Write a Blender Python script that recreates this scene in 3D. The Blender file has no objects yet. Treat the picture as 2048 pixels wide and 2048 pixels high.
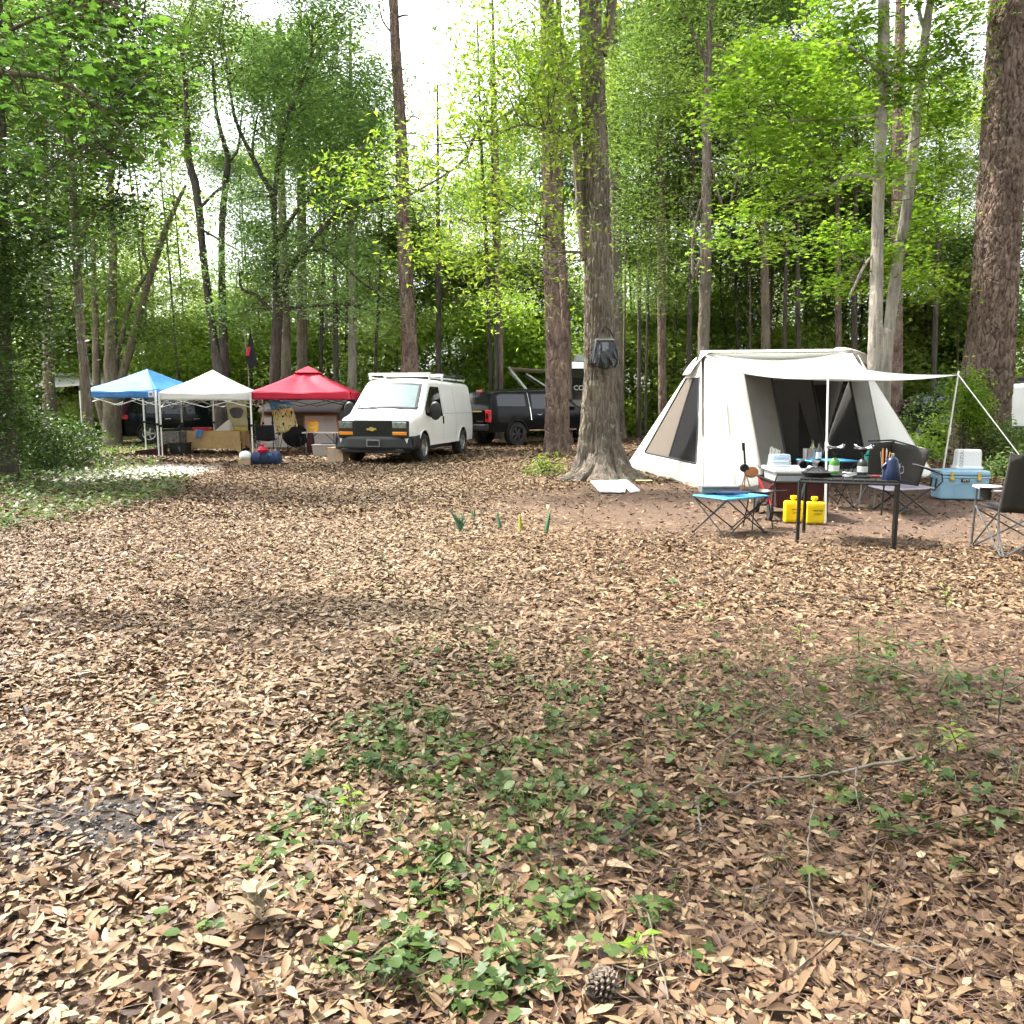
import bpy, math, random
import numpy as np
from mathutils import Vector, Matrix
R = math.radians
sc = bpy.context.scene
# ------------------------------------------------------------------ camera
F, CX, CY, HOR, CAMH = 1600.0, 1024.0, 1024.0, 808.0, 1.45
PITCH = math.atan((CY - HOR) / F)
cam_d = bpy.data.cameras.new('camera'); cam = bpy.data.objects.new('camera', cam_d)
sc.collection.objects.link(cam); sc.camera = cam
cam.location = (0, 0, CAMH); cam.rotation_euler = (R(90) - PITCH, 0, 0)
cam_d.sensor_width = 36; cam_d.lens = 36 * F / 2048; cam_d.clip_end = 600; cam_d.clip_start = 0.05
# ------------------------------------------------------------------ sky, sun, exposure
SUN_AZ, SUN_EL = (-0.85, 0.40), R(56)          # where the sun stands (x right, y away), elevation
w = bpy.data.worlds.new('World'); sc.world = w; w.use_nodes = True
nt = w.node_tree; nt.nodes.clear()
sky = nt.nodes.new('ShaderNodeTexSky'); sky.sky_type = 'NISHITA'; sky.sun_disc = False
sky.sun_elevation = SUN_EL; sky.sun_rotation = math.atan2(SUN_AZ[0], SUN_AZ[1])
sky.air_density = 1.0; sky.dust_density = 4.0; sky.ozone_density = 1.0
hs = nt.nodes.new('ShaderNodeHueSaturation'); hs.inputs['Saturation'].default_value = 0.22
bg = nt.nodes.new('ShaderNodeBackground'); bg.inputs['Strength'].default_value = 0.15
out = nt.nodes.new('ShaderNodeOutputWorld')
nt.links.new(sky.outputs[0], hs.inputs['Color']); nt.links.new(hs.outputs[0], bg.inputs['Color'])
nt.links.new(bg.outputs[0], out.inputs['Surface'])
sun_d = bpy.data.lights.new('sun', 'SUN'); sun_d.energy = 2.6; sun_d.angle = R(2.5); sun_d.color = (1.0, 0.95, 0.86)
sun = bpy.data.objects.new('sun', sun_d); sc.collection.objects.link(sun)
_h = Vector((SUN_AZ[0], SUN_AZ[1], 0)).normalized()
sdir = Vector((_h.x * math.cos(SUN_EL), _h.y * math.cos(SUN_EL), math.sin(SUN_EL)))
sun.rotation_euler = (-sdir).to_track_quat('-Z', 'Y').to_euler(); sun.location = sdir * 60
sc.view_settings.view_transform = 'Standard'; sc.view_settings.look = 'None'
sc.view_settings.exposure = 2.3; sc.view_settings.gamma = 1.0
cy = sc.cycles
cy.max_bounces = 8; cy.diffuse_bounces = 5; cy.glossy_bounces = 2; cy.transmission_bounces = 5
cy.use_adaptive_sampling = True; cy.adaptive_threshold = 0.04; cy.adaptive_min_samples = 16
cy.transparent_max_bounces = 10; cy.use_denoising = True; cy.caustics_reflective = False; cy.caustics_refractive = False
try: cy.sample_clamp_indirect = 6
except Exception: pass

# ------------------------------------------------------------------ helpers
rng = np.random.default_rng(7)
random.seed(7)
CP, SP = math.cos(PITCH), math.sin(PITCH)
def ray(px, py):
    a, b = (px - CX) / F, -(py - CY) / F
    return Vector((a, CP + b * SP, -SP + b * CP))
def A(px, py, Y):
    d = ray(px, py); t = Y / d.y
    return Vector((d.x * t, Y, CAMH + d.z * t))
def G(px, py, z=0.0):
    d = ray(px, py); t = (z - CAMH) / d.z
    return Vector((d.x * t, d.y * t, z))
def X(px, Y):            # world x of a pixel column at ground depth Y (near horizon rows)
    return A(px, HOR + CAMH * F / Y, Y).x
def hgt(x, y):           # gentle relief of the forest floor
    x = np.asarray(x, float); y = np.asarray(y, float)
    z = 0.018 * np.sin(1.7 * x + 0.6 * y) * np.cos(1.3 * y - 0.4 * x) + 0.012 * np.sin(3.9 * x - 2.1 * y + 1)
    near = np.clip((7.5 - y) / 4, 0, 1)
    z = z * (0.5 + 1.0 * near) + near * 0.07 * np.exp(-((x - 1.6) ** 2 / 0.8 + (y - 3.0) ** 2 / 1.2)) \
        - near * 0.05 * np.exp(-((x - 0.95) ** 2 / 0.3 + (y - 2.2) ** 2 / 0.3))
    z = z + 0.16 * np.clip((x - 0.55 - 0.16 * y) / 0.7, 0, 1) ** 1.5 * np.clip((5.0 - y) / 2.2, 0, 1) * np.clip((y - 0.9) / 0.8, 0, 1) * (0.8 + 0.2 * np.sin(3 * x + 4 * y))
    return z
def gz(x, y): return float(hgt(x, y))

def link(o, parent=None):
    sc.collection.objects.link(o)
    if parent is not None: o.parent = parent
    return o
def tag(o, label=None, cat=None, group=None, kind=None):
    if label: o['label'] = label
    if cat: o['category'] = cat
    if group: o['group'] = group
    if kind: o['kind'] = kind
    return o
def thing(name, label, cat, loc=(0, 0, 0), rz=0.0, group=None):
    o = link(bpy.data.objects.new(name, None)); o.empty_display_size = 0.2
    o.location = loc; o.rotation_euler = (0, 0, rz)
    return tag(o, label, cat, group)
def copy_tree(o, parent=None):
    c = o.copy(); sc.collection.objects.link(c); c.parent = parent
    for ch in list(o.children): copy_tree(ch, c)
    return c

class MB:
    def __init__(s): s.v = []; s.f = []
    def add(s, vs, fs):
        b = len(s.v); s.v.extend([tuple(v) for v in vs]); s.f.extend([tuple(b + i for i in f) for f in fs]); return s
    def box(s, c, d, rot=None, taper=1.0):
        x, y, z = d[0] / 2, d[1] / 2, d[2] / 2; t = taper
        vs = [Vector(p) for p in ((-x, -y, -z), (x, -y, -z), (x, y, -z), (-x, y, -z), (-x * t, -y * t, z), (x * t, -y * t, z), (x * t, y * t, z), (-x * t, y * t, z))]
        if rot is not None: vs = [rot @ v for v in vs]
        c = Vector(c)
        return s.add([v + c for v in vs], [(0, 3, 2, 1), (4, 5, 6, 7), (0, 1, 5, 4), (1, 2, 6, 5), (2, 3, 7, 6), (3, 0, 4, 7)])
    def tube(s, pts, r, n=8, cap=True):
        pts = [Vector(p) for p in pts]; m = len(pts)
        rs = list(r) if hasattr(r, '__len__') else [r] * m
        vs = []; prev = None
        for i, p in enumerate(pts):
            t = (pts[min(i + 1, m - 1)] - pts[max(i - 1, 0)]).normalized()
            if prev is None:
                a = Vector((0, 0, 1)) if abs(t.z) < 0.9 else Vector((1, 0, 0))
                u = t.cross(a).normalized()
            else:
                u = (prev - t * prev.dot(t)).normalized()
            prev = u; v = t.cross(u)
            for k in range(n):
                an = 2 * math.pi * k / n
                vs.append(p + (u * math.cos(an) + v * math.sin(an)) * rs[i])
        fs = [(i * n + k, i * n + (k + 1) % n, (i + 1) * n + (k + 1) % n, (i + 1) * n + k) for i in range(m - 1) for k in range(n)]
        if cap: fs += [tuple(range(n - 1, -1, -1)), tuple((m - 1) * n + k for k in range(n))]
        return s.add(vs, fs)
    def bar(s, a, b, r, n=8): return s.tube([a, b], r, n)
    def lathe(s, prof, c=(0, 0, 0), n=20, M=None, cap=True):
        vs = []
        for (r, z) in prof:
            for k in range(n):
                an = 2 * math.pi * k / n; vs.append(Vector((r * math.cos(an), r * math.sin(an), z)))
        if M is not None: vs = [M @ v for v in vs]
        c = Vector(c); m = len(prof)
        fs = [(i * n + k, i * n + (k + 1) % n, (i + 1) * n + (k + 1) % n, (i + 1) * n + k) for i in range(m - 1) for k in range(n)]
        if cap: fs += [tuple(range(n - 1, -1, -1)), tuple((m - 1) * n + k for k in range(n))]
        return s.add([v + c for v in vs], fs)
    def prism(s, outline, ext):
        n = len(outline); e = Vector(ext); o = [Vector(p) for p in outline]
        return s.add(o + [p + e for p in o], [tuple(range(n - 1, -1, -1)), tuple(range(n, 2 * n))] + [(i, (i + 1) % n, n + (i + 1) % n, n + i) for i in range(n)])
    def grid(s, fn, nu, nv):
        vs = [fn(i / nu, j / nv) for j in range(nv + 1) for i in range(nu + 1)]
        fs = [(j * (nu + 1) + i, j * (nu + 1) + i + 1, (j + 1) * (nu + 1) + i + 1, (j + 1) * (nu + 1) + i) for j in range(nv) for i in range(nu)]
        return s.add(vs, fs)
    def build(s, name, mat, parent=None, smooth=False, bevel=0, solid=0, seg=2, ang=40):
        me = bpy.data.meshes.new(name); me.from_pydata(s.v, [], s.f); me.update()
        if mat is not None: me.materials.append(mat)
        o = link(bpy.data.objects.new(name, me), parent)
        if solid:
            m = o.modifiers.new('solid', 'SOLIDIFY'); m.thickness = solid; m.offset = 0
        if bevel:
            m = o.modifiers.new('bevel', 'BEVEL'); m.width = bevel; m.segments = seg; m.limit_method = 'ANGLE'; m.angle_limit = R(ang)
        if smooth:
            me.shade_smooth() if hasattr(me, 'shade_smooth') else None
            try: me.set_sharp_from_angle(angle=R(ang))
            except Exception: pass
        return o

def np_mesh(name, verts, tris, mat, parent=None, quads=False, smooth=False):
    k = 4 if quads else 3
    me = bpy.data.meshes.new(name)
    verts = np.ascontiguousarray(verts, np.float32); tris = np.ascontiguousarray(tris, np.int32)
    me.vertices.add(len(verts)); me.vertices.foreach_set('co', verts.ravel())
    me.loops.add(tris.size); me.loops.foreach_set('vertex_index', tris.ravel())
    me.polygons.add(len(tris)); me.polygons.foreach_set('loop_start', np.arange(0, tris.size, k, dtype=np.int32))
    me.polygons.foreach_set('loop_total', np.full(len(tris), k, np.int32))
    me.update(calc_edges=True)
    if smooth: me.shade_smooth()
    if mat is not None: me.materials.append(mat)
    return link(bpy.data.objects.new(name, me), parent)

def text_obj(name, body, size, mat, parent, loc, rot, extrude=0.002, align='CENTER', shear=0.0, sx=1.0):
    cu = bpy.data.curves.new(name, 'FONT'); cu.body = body; cu.size = size; cu.extrude = extrude
    cu.align_x = align; cu.align_y = 'CENTER'; cu.shear = shear; cu.resolution_u = 3
    o = bpy.data.objects.new(name, cu); sc.collection.objects.link(o)
    bpy.context.view_layer.update()
    dg = bpy.context.evaluated_depsgraph_get()
    me = bpy.data.meshes.new_from_object(o.evaluated_get(dg)); bpy.data.objects.remove(o)
    me.materials.clear(); me.materials.append(mat)
    o = link(bpy.data.objects.new(name, me), parent); o.location = loc; o.rotation_euler = rot; o.scale = (sx, 1, 1)
    return o

# ------------------------------------------------------------------ materials
def new_mat(name):
    m = bpy.data.materials.new(name); m.use_nodes = True; n = m.node_tree; n.nodes.clear()
    o = n.nodes.new('ShaderNodeOutputMaterial')
    return m, n, o
def N(n, t, **kw):
    x = n.nodes.new(t)
    for k, v in kw.items(): setattr(x, k, v)
    return x
def ramp(n, stops, fac=None, interp='LINEAR'):
    r = N(n, 'ShaderNodeValToRGB'); e = r.color_ramp.elements; r.color_ramp.interpolation = interp
    while len(e) < len(stops): e.new(0.5)
    for i, (p, c) in enumerate(stops): e[i].position = p; e[i].color = (*c, 1)
    if fac is not None: n.links.new(fac, r.inputs[0])
    return r
def noise(n, vec, scale, detail=4, rough=0.6, dist=0.0):
    t = N(n, 'ShaderNodeTexNoise'); t.inputs['Scale'].default_value = scale; t.inputs['Detail'].default_value = detail
    t.inputs['Roughness'].default_value = rough; t.inputs['Distortion'].default_value = dist
    if vec is not None: n.links.new(vec, t.inputs['Vector'])
    return t
def mixc(n, fac, a, b, mode='MIX'):
    m = N(n, 'ShaderNodeMix', data_type='RGBA', blend_type=mode)
    for s, v in ((0, fac), (6, a), (7, b)):
        if isinstance(v, (int, float)): m.inputs[s].default_value = v
        elif isinstance(v, tuple): m.inputs[s].default_value = (*v, 1)
        else: n.links.new(v, m.inputs[s])
    return m.outputs[2]
def mth(n, op, a, b=None, clamp=False):
    m = N(n, 'ShaderNodeMath', operation=op); m.use_clamp = clamp
    for i, v in enumerate((a, b)):
        if v is None: continue
        if isinstance(v, (int, float)): m.inputs[i].default_value = v
        else: n.links.new(v, m.inputs[i])
    return m.outputs[0]

def pm(name, col, rough=0.6, metal=0.0, var=0.18, scale=6.0, bump=0.0, bscale=60.0, spec=0.4, coat=0.0, transl=0.0, dirt=None, emit=None):
    m, n, o = new_mat(name)
    tc = N(n, 'ShaderNodeTexCoord'); nz = noise(n, tc.outputs['Object'], scale, 5)
    lo = tuple(c * (1 - var) for c in col); hi = tuple(min(1, c * (1 + var)) for c in col)
    c = ramp(n, [(0.3, lo), (0.7, hi)], nz.outputs[0]).outputs[0]
    if dirt:
        n2 = noise(n, tc.outputs['Object'], scale * 0.5, 6, 0.7)
        f = ramp(n, [(0.52, (0, 0, 0)), (0.72, (1, 1, 1))], n2.outputs[0]).outputs[0]
        c = mixc(n, mth(n, 'MULTIPLY', f, 0.45), c, dirt)
    p = N(n, 'ShaderNodeBsdfPrincipled'); n.links.new(c, p.inputs['Base Color'])
    p.inputs['Roughness'].default_value = rough; p.inputs['Metallic'].default_value = metal
    p.inputs['Specular IOR Level'].default_value = spec; p.inputs['Coat Weight'].default_value = coat; p.inputs['Coat Roughness'].default_value = 0.05
    if bump:
        b = N(n, 'ShaderNodeBump'); b.inputs['Strength'].default_value = bump; b.inputs['Distance'].default_value = 0.01
        n.links.new(noise(n, tc.outputs['Object'], bscale, 4).outputs[0], b.inputs['Height']); n.links.new(b.outputs[0], p.inputs['Normal'])
    s = p.outputs[0]
    if transl:
        t = N(n, 'ShaderNodeBsdfTranslucent'); n.links.new(c, t.inputs['Color'])
        mx = N(n, 'ShaderNodeMixShader'); mx.inputs[0].default_value = transl
        n.links.new(s, mx.inputs[1]); n.links.new(t.outputs[0], mx.inputs[2]); s = mx.outputs[0]
    n.links.new(s, o.inputs['Surface'])
    return m

def leaf_mat(name, stops, transl=0.45, tscale=0.25, gloss=0.35):
    """leaf colour: random for each leaf, drifting slowly through the crown (young and old shoots)"""
    m, n, o = new_mat(name)
    g = N(n, 'ShaderNodeNewGeometry'); nz = noise(n, g.outputs['Position'], tscale, 2)
    f = mth(n, 'ADD', mth(n, 'MULTIPLY', g.outputs['Random Per Island'], 0.55), mth(n, 'MULTIPLY', mth(n, 'SUBTRACT', nz.outputs[0], 0.25), 0.9), True)
    c = ramp(n, stops, f).outputs[0]
    p = N(n, 'ShaderNodeBsdfPrincipled'); n.links.new(c, p.inputs['Base Color']); p.inputs['Roughness'].default_value = 0.45
    p.inputs['Specular IOR Level'].default_value = gloss
    t = N(n, 'ShaderNodeBsdfTranslucent')
    n.links.new(mixc(n, 1.0, c, (1.2, 1.25, 0.8), 'MULTIPLY'), t.inputs['Color'])
    mx = N(n, 'ShaderNodeMixShader'); mx.inputs[0].default_value = transl
    n.links.new(p.outputs[0], mx.inputs[1]); n.links.new(t.outputs[0], mx.inputs[2]); n.links.new(mx.outputs[0], o.inputs['Surface'])
    return m

def bark_mat(name, dark, mid, light, vscale=1.0, kind='pine', lichen=None, bump=0.8):
    m, n, o = new_mat(name)
    tc = N(n, 'ShaderNodeTexCoord'); mp = N(n, 'ShaderNodeMapping'); n.links.new(tc.outputs['Object'], mp.inputs['Vector'])
    mp.inputs['Scale'].default_value = (9 * vscale, 9 * vscale, (3.2 if kind == 'pine' else 1.3) * vscale)
    nz = noise(n, mp.outputs[0], 1.0, 6, 0.65, 0.4)
    vo = N(n, 'ShaderNodeTexVoronoi', feature='F1'); vo.inputs['Scale'].default_value = 1.0 if kind == 'pine' else 1.7
    n.links.new(mp.outputs[0], vo.inputs['Vector'])
    vd = N(n, 'ShaderNodeTexVoronoi', feature='DISTANCE_TO_EDGE'); vd.inputs['Scale'].default_value = vo.inputs['Scale'].default_value
    n.links.new(mp.outputs[0], vd.inputs['Vector'])
    c = ramp(n, [(0.25, dark), (0.5, mid), (0.78, light)], nz.outputs[0]).outputs[0]
    cell = N(n, 'ShaderNodeSeparateColor'); n.links.new(vo.outputs['Color'], cell.inputs[0])
    c = mixc(n, mth(n, 'MULTIPLY', cell.outputs[0], 0.55), c, light)
    bigv = noise(n, tc.outputs['Object'], 1.3, 4, 0.7); c = mixc(n, 1.0, c, ramp(n, [(0.3, (0.55, 0.55, 0.55)), (0.5, (1, 1, 1)), (0.72, (1.35, 1.28, 1.2))], bigv.outputs[0]).outputs[0], 'MULTIPLY')
    if lichen:
        ln = noise(n, tc.outputs['Object'], 5.0, 6, 0.75)
        c = mixc(n, ramp(n, [(0.58, (0, 0, 0)), (0.66, (1, 1, 1))], ln.outputs[0]).outputs[0], c, lichen)
    p = N(n, 'ShaderNodeBsdfPrincipled'); n.links.new(c, p.inputs['Base Color']); p.inputs['Roughness'].default_value = 0.9; p.inputs['Specular IOR Level'].default_value = 0.15
    h = mth(n, 'ADD', mth(n, 'MULTIPLY', ramp(n, [(0.0, (0, 0, 0)), (0.16, (1, 1, 1))], vd.outputs[0]).outputs[0], 1.0 if kind == 'pine' else 0.6), mth(n, 'MULTIPLY', nz.outputs[0], 0.8))
    b = N(n, 'ShaderNodeBump'); b.inputs['Strength'].default_value = bump; b.inputs['Distance'].default_value = 0.03
    n.links.new(h, b.inputs['Height']); n.links.new(b.outputs[0], p.inputs['Normal']); n.links.new(p.outputs[0], o.inputs['Surface'])
    return m

def glass_clear(name, tint=(0.8, 0.88, 0.86), ior=1.45):
    m, n, o = new_mat(name)
    tr = N(n, 'ShaderNodeBsdfTransparent'); tr.inputs[0].default_value = (*tint, 1)
    gl = N(n, 'ShaderNodeBsdfGlossy'); gl.inputs['Roughness'].default_value = 0.04
    fr = N(n, 'ShaderNodeFresnel'); fr.inputs[0].default_value = ior
    mx = N(n, 'ShaderNodeMixShader'); n.links.new(fr.outputs[0], mx.inputs[0]); n.links.new(tr.outputs[0], mx.inputs[1]); n.links.new(gl.outputs[0], mx.inputs[2])
    n.links.new(mx.outputs[0], o.inputs['Surface']); return m
def mesh_net(name, col, cover):
    m, n, o = new_mat(name)
    tr = N(n, 'ShaderNodeBsdfTransparent'); df = N(n, 'ShaderNodeBsdfDiffuse'); df.inputs[0].default_value = (*col, 1)
    mx = N(n, 'ShaderNodeMixShader'); mx.inputs[0].default_value = cover
    n.links.new(tr.outputs[0], mx.inputs[1]); n.links.new(df.outputs[0], mx.inputs[2]); n.links.new(mx.outputs[0], o.inputs['Surface']); return m

M = {}
M['white_paint'] = pm('white_paint', (0.74, 0.75, 0.76), 0.3, var=0.03, coat=0.4, dirt=(0.64, 0.62, 0.58))
M['black_paint'] = pm('black_paint', (0.006, 0.007, 0.008), 0.12, var=0.2, spec=0.15, coat=0.0, dirt=(0.012, 0.011, 0.01))
M['black_plastic'] = pm('black_plastic', (0.014, 0.0145, 0.016), 0.55, var=0.2, bump=0.15, bscale=200)
M['dark_glass'] = pm('dark_glass', (0.005, 0.006, 0.007), 0.04, var=0.1, spec=0.6)
M['rubber'] = pm('rubber', (0.02, 0.02, 0.021), 0.85, var=0.25, dirt=(0.12, 0.1, 0.08))
M['alloy'] = pm('alloy', (0.55, 0.55, 0.56), 0.3, metal=0.85, var=0.12)
M['dark_alloy'] = pm('dark_alloy', (0.06, 0.06, 0.065), 0.35, metal=0.7, var=0.2)
M['steel'] = pm('steel', (0.5, 0.5, 0.52), 0.28, metal=1.0, var=0.1)
M['white_steel'] = pm('white_steel', (0.7, 0.7, 0.69), 0.4, var=0.08)
M['grey_tube'] = pm('grey_tube', (0.3, 0.31, 0.33), 0.4, metal=0.4, var=0.12)
M['dark_tube'] = pm('dark_tube', (0.012, 0.012, 0.0125), 0.45, var=0.2)
M['chrome'] = pm('chrome', (0.75, 0.75, 0.76), 0.12, metal=1.0, var=0.05)
M['gold'] = pm('gold', (0.62, 0.45, 0.12), 0.35, metal=0.6, var=0.1)
M['amber'] = pm('amber', (0.75, 0.25, 0.02), 0.25, var=0.12, coat=0.6)
M['red_lens'] = pm('red_lens', (0.5, 0.015, 0.02), 0.2, var=0.15, coat=0.8)
M['lamp_glass'] = pm('lamp_glass', (0.3, 0.32, 0.34), 0.12, metal=0.55, var=0.6, scale=9, coat=0.6)
M['sunshade'] = pm('sunshade', (0.62, 0.78, 0.78), 0.35, metal=0.1, var=0.22, scale=2)
M['clear'] = glass_clear('clear_glass')
M['plate'] = pm('number_plate', (0.6, 0.6, 0.58), 0.5, var=0.25, scale=30)
M['canvas'] = pm('tent_canvas', (0.75, 0.735, 0.71), 0.85, var=0.05, scale=3, bump=0.6, bscale=9, transl=0.15, dirt=(0.6, 0.55, 0.48))
M['canvas_grey'] = pm('tent_canvas_grey', (0.21, 0.205, 0.2), 0.9, var=0.08, scale=3, bump=0.2, bscale=400)  # canvas colour greyed for shade under the awning; also the tent floor
M['canvas_tan'] = pm('tent_canvas_tan', (0.5, 0.43, 0.35), 0.9, var=0.08, scale=3, transl=0.3)
M['net'] = mesh_net('insect_mesh', (0.02, 0.02, 0.022), 0.87)
M['net_pale'] = mesh_net('insect_mesh_pale', (0.15, 0.13, 0.11), 0.82)
M['zip'] = pm('zip_tape', (0.03, 0.03, 0.03), 0.7)
M['rope'] = pm('guy_rope', (0.7, 0.69, 0.66), 0.8)
M['blue_cover'] = pm('blue_canopy_cloth', (0.055, 0.24, 0.6), 0.6, var=0.07, scale=3, transl=0.35, bump=0.1, bscale=150)
M['white_cover'] = pm('white_canopy_cloth', (0.78, 0.78, 0.78), 0.65, var=0.04, scale=3, transl=0.3, bump=0.1, bscale=150)
M['red_cover'] = pm('red_canopy_cloth', (0.55, 0.02, 0.06), 0.6, var=0.08, scale=3, transl=0.3, bump=0.1, bscale=150)
M['burlap'] = pm('burlap', (0.45, 0.3, 0.15), 0.95, var=0.15, scale=20, bump=0.5, bscale=150)
M['black_cloth'] = pm('black_cloth', (0.008, 0.0085, 0.012), 0.85, var=0.25, bump=0.2, bscale=150)
M['navy_cloth'] = pm('navy_cloth', (0.02, 0.035, 0.09), 0.8, var=0.25, bump=0.3, bscale=60)
M['olive_cloth'] = pm('olive_cloth', (0.018, 0.017, 0.0145), 0.85, var=0.3, scale=4, bump=0.2, bscale=150)
M['maroon'] = pm('maroon_cloth', (0.035, 0.005, 0.008), 0.85, var=0.3, bump=0.3, bscale=60)
M['purple'] = pm('purple_cloth', (0.07, 0.02, 0.045), 0.85, var=0.3, bump=0.3, bscale=60)
M['denim'] = pm('blue_towel', (0.1, 0.2, 0.45), 0.95, var=0.2, bump=0.5, bscale=80)
M['lilac_cloth'] = pm('grey_cloth', (0.35, 0.32, 0.37), 0.85, var=0.1)
M['bark_pine'] = bark_mat('pine_bark', (0.0443, 0.0308, 0.0256), (0.1255, 0.0864, 0.0689), (0.2507, 0.1929, 0.1604), 1.0, 'pine', bump=1.0)
M['bark_oak'] = bark_mat('oak_bark', (0.0450, 0.0374, 0.0305), (0.1276, 0.1050, 0.0824), (0.2400, 0.2070, 0.1708), 1.4, 'oak', lichen=(0.3600, 0.3600, 0.3050), bump=1.0)
M['bark_pale'] = bark_mat('pale_bark', (0.1150, 0.0978, 0.0805), (0.2185, 0.1955, 0.1667), (0.3450, 0.3220, 0.2875), 1.2, 'oak', lichen=(0.4140, 0.4025, 0.3680), bump=0.5)
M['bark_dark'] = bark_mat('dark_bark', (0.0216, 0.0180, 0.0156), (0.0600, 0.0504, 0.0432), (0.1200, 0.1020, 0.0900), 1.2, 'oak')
M['bark_tan'] = bark_mat('tan_bark', (0.0625, 0.0500, 0.0375), (0.1313, 0.1050, 0.0800), (0.2188, 0.1875, 0.1500), 1.0, 'oak', lichen=(0.2000, 0.2000, 0.1375))
G1 = [(0.0, (0.0421, 0.0767, 0.0218)), (0.4, (0.1052, 0.1719, 0.0459)), (0.75, (0.1964, 0.2777, 0.0710)), (1.0, (0.3367, 0.4100, 0.1092))]
M['leaf_mid'] = leaf_mat('leaves_green', G1)
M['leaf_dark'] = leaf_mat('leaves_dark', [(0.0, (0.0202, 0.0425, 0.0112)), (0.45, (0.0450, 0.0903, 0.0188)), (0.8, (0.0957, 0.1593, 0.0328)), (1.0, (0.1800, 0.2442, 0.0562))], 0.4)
M['leaf_teal'] = leaf_mat('leaves_cool', [(0.0, (0.0667, 0.1264, 0.0431)), (0.4, (0.1481, 0.2529, 0.0862)), (0.8, (0.2518, 0.3793, 0.1478)), (1.0, (0.4147, 0.5339, 0.2341))])
M['leaf_yel'] = leaf_mat('leaves_young', [(0.0, (0.0570, 0.1100, 0.0150)), (0.35, (0.1425, 0.2400, 0.0300)), (0.7, (0.2850, 0.3800, 0.0500)), (1.0, (0.4560, 0.5000, 0.1000))], 0.5)
M['leaf_gum'] = leaf_mat('leaves_sweetgum', [(0.0, (0.06, 0.12, 0.014)), (0.4, (0.14, 0.25, 0.026)), (0.75, (0.26, 0.37, 0.045)), (1.0, (0.42, 0.47, 0.08))], 0.5)
M['leaf_maple'] = leaf_mat('leaves_maple', [(0.0, (0.0263, 0.0638, 0.0130)), (0.5, (0.0592, 0.1275, 0.0238)), (0.85, (0.1054, 0.2040, 0.0346)), (1.0, (0.1713, 0.2805, 0.0486))], 0.5)
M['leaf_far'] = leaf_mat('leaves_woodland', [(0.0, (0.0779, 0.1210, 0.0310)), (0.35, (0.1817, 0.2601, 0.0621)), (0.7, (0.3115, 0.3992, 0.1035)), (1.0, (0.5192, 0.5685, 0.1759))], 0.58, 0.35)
M['leaf_weed'] = leaf_mat('leaves_weeds', [(0.0, (0.025, 0.05, 0.014)), (0.5, (0.06, 0.105, 0.026)), (0.85, (0.12, 0.175, 0.04)), (1.0, (0.22, 0.25, 0.06))], 0.4, 1.5)
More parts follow.
